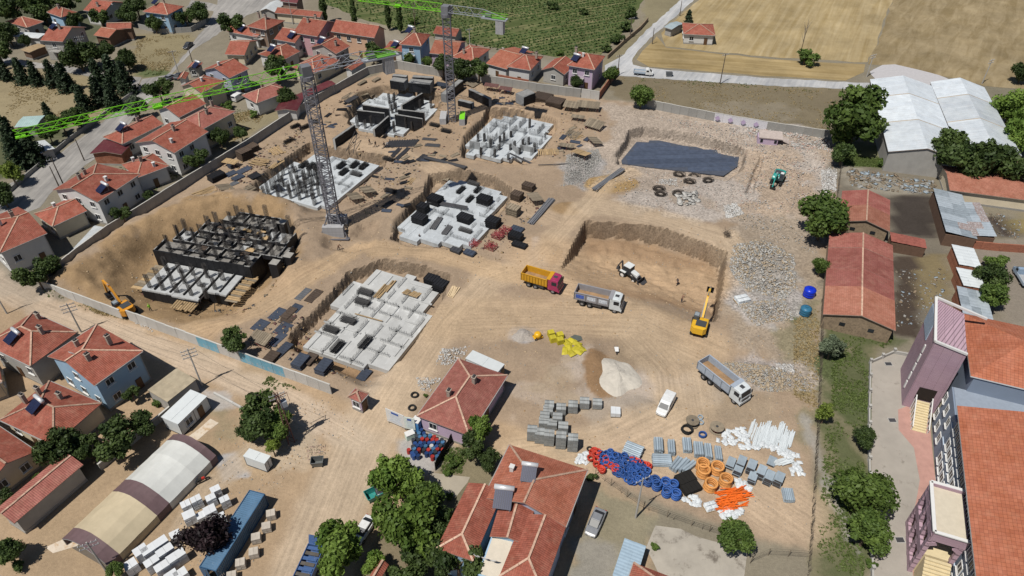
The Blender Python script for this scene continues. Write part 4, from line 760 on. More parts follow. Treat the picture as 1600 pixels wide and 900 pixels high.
def tree(kind, cx, cy, rpx, label, zr=None, asp=.95, name='tree', group=None, cat=None):
    global cnt; cnt += 1
    r = rpx/ppm(cx, cy, 3); zc = zr if zr is not None else {'c': r*1.0+.6}.get(kind, r*asp*.95+1.2)
    if kind in 'con': zc = r+.7
    if kind in 'BD' and zr is None: zc = r*.65
    p = P(cx, cy, zc); z0 = gh(p.x, p.y) if kind not in 'BD' else 0
    t = thing(name, label, cat or {'B': 'shrub', 'D': 'shrub'}.get(kind, 'tree'), (p.x, p.y, z0), random.uniform(0, 6.28), group)
    ms = CR[kind]; o = obj('crown', ms[cnt % len(ms)], t, loc=(0,0,zc-z0)); o.scale = (r, r, r*(1 if kind in 'con' else asp)); o.rotation_euler = (0,0,random.uniform(0,6))
    k = obj('trunk', TRT if kind in 'con' else TRK[cnt % 3], t); k.scale = (r*.9, r*.9, (zc-z0)*(1.7 if kind in 'con' else .95)) if kind not in 'con' else (r*.5, r*.5, zc*1.45); return t
TREES = [
 ('b',622,748,40,'bright green tree leaning over the dirt street, upper of the bottom trees'),('b',640,815,52,'largest bright green tree beside the corner house'),('b',520,862,46,'round bright green tree beside the blue trailer at the bottom'),('d',715,880,42,'dark green tree in front of the corner house balcony'),('d',690,828,34,'dark green tree pressed against the west wing of the corner house'),('d',640,885,34,'dark tree at the bottom edge above the small red hut'),
 ('b',580,880,20,'small light green tree at the bottom edge beside the round tree'),('g',668,775,26,'bright tree over the parked green skip'),('b',745,672,24,'light green tree at the office corner'),('d',737,698,22,'dark tree between office and corner house'),('d',765,718,18,'small dark tree beside the corner house gutter'),
 ('d',408,650,36,'large dark tree behind the transformer pole'),('g',432,665,26,'green tree right of the transformer pole'),('y',425,697,15,'small yellow green tree beside the white generator'),('d',388,672,18,'dark round tree left of the white generator'),('d',366,533,22,'dark pine like tree inside the boundary wall'),
 ('p',320,838,38,'dark purple plum tree among white block stacks'),('g',1148,838,30,'round green tree at the edge of the concrete apron'),('g',1352,770,44,'big spreading green tree beside the school yard'),('g',1358,828,34,'green tree in front of the big spreading tree by the school yard'),('d',1354,683,18,'dark round bush tree on the school yard wall'),
 ('s',1301,540,20,'grey green silvery tree behind the fence'),('y',1291,643,17,'yellow green young tree at the fence'),('g',1289,338,39,'round green tree in front of the red barns'),('g',1284,415,15,'small green tree left of the long barn'),('g',1341,185,47,'tall dense green tree beside the white warehouses'),('d',1318,238,18,'low dark tree at the foot of the tall dense tree'),
 ('d',1488,238,36,'dark windswept tree in front of the warehouses'),('d',1545,252,38,'dark tree behind the orange shed roof'),('d',1590,262,34,'dark tree at the right edge behind the orange shed'),('b',1585,165,32,'bright green tree right of the warehouses'),('b',1596,208,30,'bright green tree at the right edge, lower one'),('d',1600,110,16,'dark bush tree on the fallow field at the right edge'),
 ('g',1003,147,18,'lone round tree at the end of the grey wall'),('d',899,127,11,'slim dark tree in front of the lilac villa'),('g',956,115,13,'round shrub like tree beside the lilac villa'),('d',1550,430,24,'dark green tree by the white roofed sheds'),('g',1552,462,22,'green tree below the white roofed sheds'),
 ('d',120,84,24,'broad dark tree in front of the blank gable house'),('d',155,80,20,'dark tree behind the conifer group'),('d',196,90,16,'dark bushy tree at the vacant plot'),('d',362,38,20,'broad dark tree at the road junction'),('d',312,16,16,'dark tree right of the pale blue house'),('d',290,28,14,'dark shrub tree below the pale blue house'),('d',240,35,13,'dark tree left of the pale blue house front'),('d',155,27,15,'dark tree below the red roof at the top'),('d',200,20,16,'dark tree left of the pale blue two storey house'),('d',212,8,18,'dark tree near the top edge by the pale blue house'),('d',115,30,13,'dark tree beside the small light blue house'),
 ('d',20,14,26,'dark leafy tree in the top left corner'),('d',62,8,24,'dark tree near the top left edge'),('d',105,2,20,'dark tree at the top edge behind the light blue house'),('d',10,50,18,'dark tree at the left edge above the flat shed'),('d',-4,80,20,'dark tree at the left edge above the side street'),('d',38,62,10,'small dark tree beside the flat pale shed'),
 ('d',248,140,19,'round dark tree at the bend of the asphalt road'),('s',212,165,17,'grey green willow like tree beside the road under the jib'),('d',432,106,21,'dark tree beside the red hipped house under the jib'),('d',445,150,16,'dark tree behind the maroon roofs'),('d',582,80,15,'dark tree in front of the long peach house'),('g',668,95,9,'green bush tree right of the light blue villa'),
 ('d',692,101,17,'dark tree behind the site wall left of the far crane'),('d',722,106,18,'dark tree behind the site wall right of the far crane'),('d',748,108,17,'dark tree at the right of the wall hedge'),('g',640,92,9,'small green tree at the villa porch'),
 ('d',307,249,17,'dark tree in the garden below the white gable house'),('d',342,212,15,'dark garden tree beside the cream house'),('d',376,208,12,'dark garden tree at the corner of the concrete wall'),('d',358,188,9,'small dark tree at the dry plot'),('d',190,334,14,'dark tree below the house with tilted panels'),('d',232,305,9,'small tree at the wall beside the terrace house'),('d',55,428,26,'dark tree at the left end of the boundary wall'),('d',82,412,16,'dark shrub tree by the left courtyard'),('d',176,330,9,'small dark tree between house and courtyard'),
 ('d',90,696,33,'big dark tree in front of the left houses'),('d',180,690,34,'big dark tree above the tunnel tent'),('d',222,660,22,'dark tree left of the white cabin'),('d',135,700,20,'dark tree between the two big trees on the left'),('d',185,588,17,'climbing dark tree on the sky blue house side'),('d',205,615,12,'dark bush tree below the sky blue house'),('g',60,748,10,'small tree behind the low shed roof'),('d',8,778,14,'dark shrub tree at the left edge by the low shed'),('d',10,860,22,'dark tree in the bottom left corner'),('g',180,890,14,'thin light tree at the tent entrance'),
 ('c',3,105,17,'leftmost conifer of the row on the dry field'),('c',29,108,19,'second conifer of the row on the dry field'),('c',52,112,18,'third conifer of the row on the dry field'),('c',78,112,20,'fourth conifer of the row on the dry field'),('c',98,118,22,'fifth conifer of the row beside the side street'),('c',150,112,22,'tall dark conifer in the clump, upper left'),('c',172,108,24,'tall dark conifer in the clump, upper middle'),('c',192,118,24,'tall dark conifer beside the road bend'),('c',150,140,22,'dark conifer in the lower clump, middle'),('c',126,150,20,'dark conifer in the lower clump, left'),('c',172,145,22,'dark conifer in the lower clump by the road'),('c',72,172,14,'small conifer beside the teal shed'),
 ('c',12,205,26,'dark conifer at the left edge under the jib tip'),('c',45,225,28,'large dark conifer in front of the pale shed'),('c',20,235,26,'dark conifer at the left edge below the jib tip'),('d',95,190,18,'dark tree left of the road below the jib'),('d',120,180,16,'dark tree between conifers and road below the jib'),('y',15,268,20,'yellow green tree at the left edge above the road'),('d',0,300,22,'dark tree at the left edge over the road'),('d',75,208,14,'small dark tree behind the pale shed'),
 ('o',504,8,24,'leftmost poplar at the crop field edge'),('o',552,19,20,'second poplar at the crop field edge'),('o',606,24,20,'third poplar at the crop field edge'),('o',624,28,20,'fourth poplar at the crop field edge'),('n',647,22,22,'bare thin poplar left of the far crane'),('n',1258,55,26,'leaning sparse poplar on the stubble field'),('c',1076,28,13,'dark conifer beside the lone cottage'),
]
for k in TREES: tree(*k)
SHRUBS = [('B',1258,90,18,'wide bush at the foot of the leaning poplar'),('D',985,20,13,'dark shrub at the top of the crop field hedge'),('D',978,42,12,'dark shrub in the crop field hedge, upper middle'),('D',962,60,12,'dark shrub in the crop field hedge, lower middle'),('D',948,76,10,'dark shrub at the lower end of the crop field hedge'),('D',866,8,10,'dark bush standing in the green crop'),('D',912,18,8,'small bush in the green crop'),('B',875,82,7,'green bush at the edge of the crop behind villas'),('B',648,32,9,'shrub left of the far crane mast at the field'),
          ('B',708,720,14,'green bush at the dark net behind the barrels'),('B',700,740,9,'low green bush below the barrels'),('B',702,775,7,'small bush by the corner house yard'),('B',1025,855,8,'small bush beside the carport'),('B',1345,510,9,'green weeds bush behind the long barn'),('D',132,285,7,'small bush beside the wooden poles'),('D',120,290,6,'narrow bush at the roadside by the poles'),('D',150,268,8,'bush beside the maroon shed'),('B',355,165,10,'green hedge bush beside the dry plot'),('B',395,178,8,'green hedge bush at the house with pinkish roof'),('B',1362,880,10,'green shrub on the school yard wall'),('D',1312,232,12,'dark shrub below the tall dense tree'),
          ('B',1380,255,10,'green shrub at the warehouse front wall'),('D',925,745,10,'dark vines at the corner of the stockyard fence'),('B',665,618,4,'small green shrub in the office garden'),('B',248,630,10,'green bush on the concrete garage'),('B',265,612,8,'bush beside the concrete garage'),('B',1310,245,8,'shrub at the end of the site wall'),('D',640,760,12,'dark bush under the bright tree'),('B',155,700,14,'bush between garden and tent'),('B',105,735,10,'vine bush over the low shed'),('B',1560,410,18,'tall green reeds right of the white roofed sheds'),('D',430,36,7,'bush behind the brown house'),('D',28,885,14,'dark bush at the bottom left corner')]
for k in SHRUBS: tree(*k, asp=.7, name='shrub')
def tufts(name, label, cat, polys, n, size, m, seed, px=True, kind='stuff'):
    rs = np.random.RandomState(seed); P_ = []; 
    for pl in polys:
        q = poly_px(pl); lo, hi = q.min(0), q.max(0); a = rs.rand(n*3, 2)*(hi-lo)+lo; a = a[inside(a[:,0], a[:,1], q)]
        w = fbm(a[:,0], a[:,1], 5, seed+3)*1.6+.4 > rs.rand(len(a))*.9; a = a[w][:n]; P_.append(a)
    a = np.concatenate(P_); k = 5; b = np.repeat(a, k, 0)+rs.normal(size=(len(a)*k, 2))*size*.6; z = np.array([gh(x, y) for x, y in a]); z = np.repeat(z, k)+rs.rand(len(b))*size*.7+.03
    nr = np.tile([0,0,.6], (len(b), 1)); o = obj(name, leaf_mesh(name, np.column_stack([b, z]), nr, size, m, rs, 2.0), kind=kind); tag(o, label, cat); return o
LW = leafmat('weed_green', (.055,.085,.02), (.13,.17,.05)); LDRY = leafmat('dry_grass', (.27,.205,.10), (.42,.33,.17)); 
tufts('green_weeds', 'green weeds covering the strip between fence and school yard', 'weeds', [[(1300,505),(1395,532),(1362,562),(1355,660),(1300,640)],[(1290,660),(1352,660),(1350,900),(1275,900),(1285,740)],[(1312,235),(1378,240),(1378,262),(1320,258)]], 2300, .15, LW, 5)
tufts('dry_grass', 'dry grass tufts on the vacant ground around the site', 'grass', [[(970,122),(1325,144),(1300,204),(1015,160)],[(215,58),(298,55),(262,112),(205,112)],[(345,185),(420,165),(400,200),(350,230)],[(1240,500),(1280,480),(1278,640),(1240,620)],[(20,120),(200,140),(120,190),(0,200)],[(130,470),(180,485),(200,500),(150,490)]], 1200, .15, LDRY, 6)
tufts('green_weeds', 'sparse green weeds along the roadside walls and yards', 'weeds', [[(60,452),(175,490),(185,500),(80,470)],[(420,588),(470,610),(460,622),(410,600)],[(265,100),(225,117),(250,118)],[(690,700),(735,700),(720,740),(690,740)],[(1000,120),(1300,140),(1290,147),(1000,128)],[(180,260),(290,270),(240,300),(215,320)],[(280,220),(380,160),(390,175),(300,240)]], 420, .14, LW, 8)
# rows of crop
fq = poly_px([(505,8),(560,30),(640,52),(700,64),(770,77),(880,90),(935,84),(980,40),(1000,-15),(1010,-40),(480,-40)]); ca_ = pang((820,60),(990,28)); lo, hi = fq.min(0), fq.max(0); rs = np.random.RandomState(3); cc = (lo+hi)/2
u = np.arange(-110, 110, .9); v = np.arange(-110, 110, 1.9); U, V = np.meshgrid(u, v); U = U+rs.normal(size=U.shape)*.25; V = V+rs.normal(size=V.shape)*.08
px_ = (cc[0]+U*math.cos(ca_)-V*math.sin(ca_)).ravel(); py_ = (cc[1]+U*math.sin(ca_)+V*math.cos(ca_)).ravel(); ok = inside(px_, py_, fq); px_, py_ = px_[ok], py_[ok]
ok = (fbm(px_, py_, 26, 77)+.62 > rs.rand(len(px_))*.55); px_, py_ = px_[ok], py_[ok]; k = 4; b = np.repeat(np.column_stack([px_, py_]), k, 0)+rs.normal(size=(len(px_)*k, 2))*.2
o = obj('crop_rows', leaf_mesh('crop_rows', np.column_stack([b, .08+.28*rs.rand(len(b))]), np.tile([0,0,.9], (len(b), 1)), .5, leafmat('crop_leaf', (.035,.075,.018), (.085,.14,.04)), rs, 1.3), kind='stuff'); tag(o, 'green crop growing in rows on the field behind the villas', 'crop')
# ---------------------------------------------------------------- boundary walls
PAN = {}
def wall_line(name, label, pts, h, m, step=2.2, th=.16, cat='wall', mats=None, top=True, coping=None, zoff=0):
    q = [P(a, b, 0) for a, b in pts]; t = thing(name, label, cat, q[0]); key = (m.name, th)
    if key not in PAN: PAN[key] = MB().box((0,0,.5), (1, 1, 1)).mesh('panel', m)
    for a, b in zip(q[:-1], q[1:]):
        L = (b-a).length; n = max(1, round(L/step)); rz = math.atan2(b.y-a.y, b.x-a.x)
        for k in range(n):
            c = a.lerp(b, (k+.5)/n); z = gh(c.x, c.y); x, y = proj((c.x, c.y, h)); mm = mats(x, k) if mats else None
            if mm:
                if mm not in PAN: PAN[mm] = MB().box((0,0,.5), (1, 1, 1)).mesh('panel', MATS[mm])
            o = obj('panel', PAN[mm] if mm else PAN[key], t, loc=(c.x-q[0].x, c.y-q[0].y, -.3), rz=rz+random.uniform(-.012,.012)); o.scale = (L/n-.035, th, h+.3+random.uniform(-.02,.05)); o.rotation_euler.x = random.uniform(-.012,.012)
            if top:
                cp = obj('coping', PAN_C, o, loc=(0,0,1.0)); cp.scale = (1.02, 1.35, .09/(h+.3))
    return t
PAN_C = MB().box((0,0,.5), (1, 1, 1)).mesh('coping', mat('coping_concrete', (.46,.45,.42), var=.15))
mat('blue_painted_panel', (.14,.32,.42), var=.25, scale=.7, col2=(.36,.35,.34), c2=.52); WW = mat('whitewashed_panel', (.42,.41,.39), var=.14, scale=.6, col2=(.30,.29,.27), c2=.6); GP = mat('grey_panel', (.27,.265,.25), var=.15, scale=.6, col2=(.20,.195,.18), c2=.6); mat('lilac_mural_panel', (.56,.55,.58), var=.06)
wall_line('boundary_wall', 'pale precast panel wall along the dirt road, left stretch', [(66,452),(193,499)], 2.2, WW)
wall_line('boundary_wall', 'pale precast panel wall with blue paint along the dirt road', [(203,500),(519,616)], 2.2, WW, mats=lambda x, k: 'blue_painted_panel' if 300 < x < 345 or 372 < x < 436 else None)
wall_line('boundary_wall', 'long grey concrete panel wall along the north west houses', [(72,447),(126,402),(174,366),(216,340),(283,297),(386,234),(488,166),(575,117),(622,107)], 2.2, GP)
wall_line('boundary_wall', 'grey concrete panel wall behind the black formwork stacks', [(622,107),(682,118),(752,129),(838,143),(907,152)], 2.3, GP)
wall_line('boundary_wall', 'short white panel wall stretch below the lilac villa', [(908,152),(936,156)], 2.3, WW)
wall_line('boundary_wall', 'grey panel wall with lilac diamond mural along the dry plot', [(1010,168),(1115,189),(1197,203),(1297,218)], 2.2, GP, mats=lambda x, k: 'lilac_mural_panel' if 1113 < x < 1196 else None)
DM = MB().box((0,-.1,0), (1,.03,1), M=Matrix.Rotation(R(45), 3, 'Y')).mesh('painted_diamond', mat('lilac_paint', (.40,.32,.46), var=.1))
wm_ = [o for o in bpy.data.objects if o.name.startswith('boundary_wall') and 'mural' in o.get('label', '')][0]
for k in range(4):
    a = P(1120+k*20, 191+k*3.3, 0); o = obj('painted_diamond', DM, wm_, loc=(a.x-wm_.location.x, a.y-wm_.location.y-.0, 1.15), rz=pang((1115,189),(1197,203))); o.scale = (1.0, 1, 1.0)
wall_line('brick_wall', 'low red brick yard wall between the two animal yards', [(1473,383),(1560,392),(1620,396)], 1.7, mat('brick_red_plain', (.30,.12,.075), var=.2, scale=3, col2=(.22,.09,.06)), 3.2, .25, top=False)
wall_line('brick_wall', 'unfinished red brick wall right of the lilac villa', [(936,155),(952,132),(966,117)], 2.0, MATS['brick_red_plain'], 3, .22, top=False)
wall_line('brick_wall', 'unfinished red brick wall behind the site wall, middle villas', [(779,127),(826,136)], 2.0, MATS['brick_red_plain'], 3, .22, top=False)
wall_line('brick_wall', 'brown earth brick wall behind the site wall beside the blue shed', [(826,136),(876,145)], 1.8, PLAST['mud'], 3, .22, top=False)
wall_line('field_wall', 'low tan earth wall along the crop field and the road', [(949,92),(975,68),(1000,47),(1012,33)], 1.2, PLAST['mud'], 3, .3, top=False)
wall_line('plot_wall', 'low grey wall in front of the pale blue house', [(218,45),(255,53),(300,50),(323,37)], 1.6, GP, 3, .2, top=False)
wall_line('roadside_wall', 'low grey wall between conifers and asphalt road', [(222,138),(165,180),(110,220),(40,280),(0,315)], 1.0, GP, 3, .2, top=False)
wall_line('garden_wall', 'pale low wall between garden trees and the tunnel tent', [(300,618),(250,660),(190,708),(158,735)], 1.3, GP, 3, .2)
wall_line('kerb_wall', 'long low concrete kerb beside the dirt road near the cabin', [(335,616),(395,648)], .45, WW, 4, .3, top=False)
# school yard parapet with posts
t = thing('yard_parapet', 'low concrete parapet with posts between green strip and school yard', 'wall', P(1359,568))
pp = [P(*a) for a in ((1425,558),(1396,552),(1359,568),(1357,640),(1357,720),(1361,860),(1363,960))]
for a, b in zip(pp[:-1], pp[1:]):
    n = max(1, round((b-a).length/3.0))
    for k in range(n):
        p, q = a.lerp(b, k/n), a.lerp(b, (k+1)/n); o = MB().beam(Vector((0,0,.3)), Vector((q-p).to_tuple())+Vector((0,0,.3)), .22, .6).build('parapet_panel', CONC, t); o.location = p-t.location
        o = MB().box((0,0,.5), (.34,.34,1.0)).box((0,0,1.05), (.44,.44,.1)).build('post', CONC, t); o.location = p-t.location
def wire_fence(label, pts, h=1.7, step=2.6, vine=0, name='wire_fence'):
    q = [Pg(*a) for a in pts]; t = thing(name, label, 'fence', q[0]); posts = []; w = MB(); rg = random.Random(label)
    for a, b in zip(q[:-1], q[1:]):
        n = max(1, round((b-a).length/step))
        for k in range(n):
            p, r = a.lerp(b, k/n)-q[0], a.lerp(b, (k+1)/n)-q[0]; p.z = r.z = 0; o = MB().cyl((0,0,-.2), (rg.uniform(-.06,.06),0,h), .05, 5).build('post', WOODG, t); o.location = p
            for z in (.4,.8,1.2,1.6): w.beam(p+Vector((0,0,z)), r+Vector((0,0,z+rg.uniform(-.05,.05))), .018)
            for j in range(vine):
                s = p.lerp(r, rg.random()); w.cyl(s, s+Vector((rg.uniform(-.3,.3), rg.uniform(-.3,.3), rg.uniform(.5,1.5))), .03, 4, .008)
    w.build('wire_strands', mat('fence_wire', (.09,.075,.06)), t); return t
wire_fence('dark twiggy wire fence along the right edge of the site', [(1313,262),(1308,300),(1300,360)], vine=3)
wire_fence('long dark vine covered wire fence between stockyard and green strip', [(1284,470),(1282,560),(1277,660),(1273,740),(1268,820),(1262,900)], vine=14)
wire_fence('wire fence below the coils and bags', [(930,742),(1005,795),(1080,822),(1165,850)], vine=1)
wire_fence('wire fence beside the small round tree at the stockyard corner', [(1172,880),(1200,868),(1262,872)])
# ---------------------------------------------------------------- school
e_ = Vector((-.36,-.933,0)).normalized(); rzs = math.atan2(.36*-1, .933); S0 = Vector((63.2,71.0,0)); Wn = MATS
SGREY = mat('school_greyblue', (.20,.245,.32), var=.06, scale=.5); SPINK = tilemat('school_mauve', (.47,.32,.39), (.43,.295,.36), 1.2, .12, False, rough=.6, dirt=.08, mort=.02, bstr=.2); SPURP = mat('school_purple', (.095,.07,.115), var=.06); CREAMST = mat('cream_stone', (.55,.46,.29), var=.1)
TS = tilemat('school_tiles', (.40,.13,.065), (.33,.10,.05), .5, .42, False, dirt=.2)
sc = thing('school_building', 'mauve and grey blue school building with orange red tiled roofs', 'school', S0, rzs)
mb = MB(); mb.box((11,-24,5.4), (22,32,10.8)); mb.box((13,5,5.4), (22.4,12.6,10.8)); mb.box((12,-4.6,3.9), (24,7.2,7.8)); mb.build('wall', SGREY, sc)
mb = MB(); mb.box((12.2,-4.6,7.86), (24,7,.1)); mb.build('flat_roof', mat('flat_roof_grey', (.24,.28,.34), var=.1), sc)
mb = MB().box((-.06,-24,9.5), (.14,32,2.2)).build('purple_band', SPURP, sc)
# pitched roofs
def slope(pts, name, uvs, m=TS, th=.2):
    mb = MB(); mb.face(pts, 0, uvs); lo = [(p[0],p[1],p[2]-th) for p in pts]; mb.face(lo[::-1], 1)
    for i in range(len(pts)): j = (i+1) % len(pts); mb.face([lo[i],lo[j],pts[j],pts[i]], 1)
    return mb.build(name, [m, WHITEP], sc)
slope([(-1.0,-8.1,11),(-1.0,-42,11),(11,-42,14),(11,-8.1,14)], 'roof', [(8.1,0),(42,0),(42,12.4),(8.1,12.4)]); slope([(11,-8.1,14),(11,-42,14),(23,-42,11),(23,-8.1,11)], 'roof', [(8.1,12),(42,12),(42,0),(8.1,0)])
slope([(1.2,-1.5,11),(12,-1.5-.01,11),(24,-1.5,11),(16,5.5,13.6),(8,5.5,13.6)], 'roof', [(0,0),(11,0),(23,0),(15,7.5),(7,7.5)]); slope([(1.2,12.5,11),(1.2,-1.5,11),(8,5.5,13.6)], 'roof', [(0,0),(14,0),(7,7.3)]); slope([(24,12.5,11),(1.2,12.5,11),(8,5.5,13.6),(16,5.5,13.6)], 'roof', [(0,0),(23,0),(16,7.5),(8,7.5)])
MB().box((6.5,-14,12.95), (1.6,1.0,.35), M=Matrix.Rotation(R(-14), 3, 'Y')).build('skylight', SGREY, sc)
# mauve stair block
mb = MB(); x0, x1, y0, y1 = -4.1, .35, .9, 9.1
mb.hexa([(x0,y0,0),(x1,y0,0),(x1,y1,0),(x0,y1,0),(x0,y0,13.6),(x1,y0,12.6),(x1,y1,13.4),(x0,y1,15.2)]); mb.uv = [[(p[0]*.9, p[2]) if abs(mb.v[f[0]][1]-mb.v[f[1]][1]) < .1 else (p[1], p[2]) for p in (mb.v[i] for i in f)] for f in mb.f]
mb.build('stair_block', SPINK, sc)
MB().box((x0-.05,y1-2.4,12.4), (.12,4.4,3.6)).build('blue_panel', mat('pale_blue_panel', (.32,.40,.50)), sc)
mb = MB(); mb.beam((x0,y0,13.7), (x0,y1,15.3), .35, .3); mb.beam((x0,y0,13.7), (x1,y0,12.7), .35, .3); mb.beam((x0,y1,15.3), (x1+3,y1,13.4), .35, .3); mb.build('parapet_trim', WHITEP, sc)
for s, xx in ((0, x0-.06), (1, x1+.0)):
    for k in range(5):
        mb = MB().box((xx,y0+.4 if s else y0+2.6,2.2+k*1.9), (.2,.4,1.4)); mb.build('slit_window', WHITEP, sc)
mb = MB(); mb.box(((x0+x1)/2,y0-.02,3.4), (2.4,.12,2.4)); mb.build('doorway', mat('door_shadow', (.02,.014,.012)), sc)
st = MB()
for k in range(12): st.box(((x0+x1)/2, y0-.5-k*.36, (2.2-k*.19)/2), (1.9,.38,2.2-k*.19))
so = st.build('stairs', CREAMST, sc)
for s in (-1, 1):
    mb = MB(); mb.beam(((x0+x1)/2+s*1.1,y0-.2,3.1), ((x0+x1)/2+s*1.1,y0-4.7,.9), .14, .14)
    for k in range(6): mb.box(((x0+x1)/2+s*1.1, y0-.3-k*.85, 1.3-k*.2), (.1,.1,2.6-k*.4))
    mb.build('handrail', WHITEP, sc)
# arcade porch
px0, px1, py0, py1, ph = -4.1, -.3, -28, -20.6, 8.6
mb = MB(); mb.box(((px0+px1)/2,(py0+py1)/2,ph-.35), (px1-px0,py1-py0,.5)); mb.box((px0+.12,(py0+py1)/2,ph-.6), (.3,py1-py0,1.9)); mb.box(((px0+px1)/2,py0+.12,ph-.5), (px1-px0,.3,1.6)); mb.box(((px0+px1)/2,py1-.12,ph), (px1-px0,.3,.9))
for k in range(4): mb.box((px0+.2,py0+.35+k*(py1-py0-.7)/3,ph/2-.2), (.55,.6,ph-.4))
mb.box((px0+.15,(py0+py1)/2,4.1), (.4,py1-py0,1.1)); mb.box((px0+.15,(py0+py1)/2,.5), (.4,py1-py0,1.0)); mb.box((px1-.3,py0+.3,ph/2-.2), (.5,.5,ph-.4))
for k in range(3):
    for z in (3.2,7.1):
        for s in (-1, 1): mb.box((px0+.15,py0+.35+(k+.5)*(py1-py0-.7)/3+s*.85,z), (.38,.5,.5), M=Matrix.Rotation(s*R(45), 3, 'X'))
for s in (-1, 1): mb.box(((px0+px1)/2+s*1.35,py0+.14,6.6), (.9,.28,.6), M=Matrix.Rotation(s*R(35), 3, 'Y'))
mb.build('arcade', SPINK, sc)
mb = MB()
for a, b in (((px0,py0),(px0,py1)),((px0,py0),(px1,py0)),((px0,py1),(px1,py1))): mb.beam((*a,ph+.42), (*b,ph+.42), .4, .16)
mb.build('parapet_trim', WHITEP, sc); MB().box(((px0+px1)/2+.1,(py0+py1)/2,ph-.07), (px1-px0-.5,py1-py0-.5,.06)).build('terrace_floor', mat('cream_tiles', (.50,.45,.36), var=.08), sc)
MB().box(((px0+px1)/2+.3,(py0+py1)/2,2.0), (px1-px0-.6,py1-py0-.6,4)).build('landing', CREAMST, sc)
st = MB()
for k in range(16): st.box(((px0+px1)/2+.2, py0-.2-k*.36, (4-k*.24)/2), (2.9,.38,4-k*.24))
st.build('stairs', CREAMST, sc)
wv = [(-9.6-k*1.75) for k in range(18)]
for y in wv:
    for z in (2.0,5.0,8.2):
        if py0-.5 < y < py1+.5 and z < 8: continue
        o = obj('window', WIN_F, sc, loc=(-.06 if z < 8 else -.16,y,z), rz=R(-90)); o.scale = (.95,1,1.15); obj('pane', WIN_P, o)
for y in (-1.2,-3.6,-6.0):
    for z in (2.2,5.6): o = obj('window', WIN_F, sc, loc=(-.05,y,z), rz=R(-90)); o.scale = (.8,1,1.2); obj('pane', WIN_P, o)
mb = MB()
for z in (3.5,6.7): mb.box((-.05,-22,z), (.16,30,.22))
mb.build('string_course', mat('pale_blue_trim', (.38,.45,.54)), sc)
# yard drain covers
for x, y in ((1388,569),(1394,657),(1406,844)):
    p = P(x, y); tag(MB().box((0,0,.06), (1.2,.9,.03)).box((0,0,.07), (1.0,.7,.03), m=1).build('drain_cover', [CONC, DARKSTEEL]), {569: 'dark drain grating at the top of the school yard', 657: 'dark drain grating opposite the school stairs', 844: 'dark drain grating beside the arcade porch'}[y], 'drain').location = (p.x, p.y, 0)
# ---------------------------------------------------------------- tunnel tent, cabins, containers
a, b = P(122,848,3.6), P(294,683,3.6); ax = (b-a).normalized(); Lt = (b-a).length; nrm = Vector((ax.y,-ax.x,0)); hw = abs((P(337,712,0)-b).dot(nrm)); hw = max(hw, 4.4)
tt = thing('tunnel_tent', 'long tunnel tent with cream, white and maroon tarpaulin cover', 'tent', ((a+b)/2).to_tuple()[:2]+(0,), math.atan2(ax.y, ax.x))
hw *= .93; prof = [(-hw,0),(-hw,1.4),(-hw*.62,2.5),(-hw*.3,3.0),(0,3.25),(hw*.3,3.0),(hw*.62,2.5),(hw,1.5),(hw,0)]
TARP = [mat('maroon_tarp', (.13,.085,.09), rough=.6, var=.15), mat('cream_tarp', (.45,.38,.26), rough=.55, var=.12, scale=.6), mat('white_tarp', (.52,.53,.51), rough=.5, var=.1, scale=.6)]
for f0, f1, m in ((0,.095,0),(.095,.26,1),(.26,.43,1),(.43,.545,0),(.545,.68,2),(.68,.81,2),(.81,.955,2),(.955,1.02,0)):
    mb = MB(); ns = 5; rs = random.Random(f0)
    for k in range(ns):
        xa, xb = -Lt/2+Lt*(f0+(f1-f0)*k/ns), -Lt/2+Lt*(f0+(f1-f0)*(k+1)/ns); sg = lambda i: -.05*math.sin(math.pi*i/ns)
        for (y0_, z0_), (y1_, z1_) in zip(prof[:-1], prof[1:]):
            if m == 2 and z0_ == 0 and f0 > .6 and False: continue
            g0, g1 = (.0 if m else .03), 0; mb.face([(xa,y0_,z0_+sg(k)+g0),(xa,y1_,z1_+sg(k)+g0),(xb,y1_,z1_+sg(k+1)+g0),(xb,y0_,z0_+sg(k+1)+g0)][::-1])
    mb.build('tarpaulin', TARP[m], tt)
fr = MB()
for f in (0,.26,.43,.68,.955):
    for p, q in zip(prof[:-1], prof[1:]): fr.beam((-Lt/2+f*Lt,p[0]*.985,p[1]-.06), (-Lt/2+f*Lt,q[0]*.985,q[1]-.06), .07)
fr.build('hoop_frame', STEEL, tt)
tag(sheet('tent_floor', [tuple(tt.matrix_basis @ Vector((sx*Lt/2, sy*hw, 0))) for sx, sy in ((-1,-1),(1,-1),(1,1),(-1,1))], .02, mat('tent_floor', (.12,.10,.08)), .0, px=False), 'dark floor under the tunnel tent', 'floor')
del bpy.data.objects['tent_floor']['category']; del bpy.data.objects['tent_floor']['label']
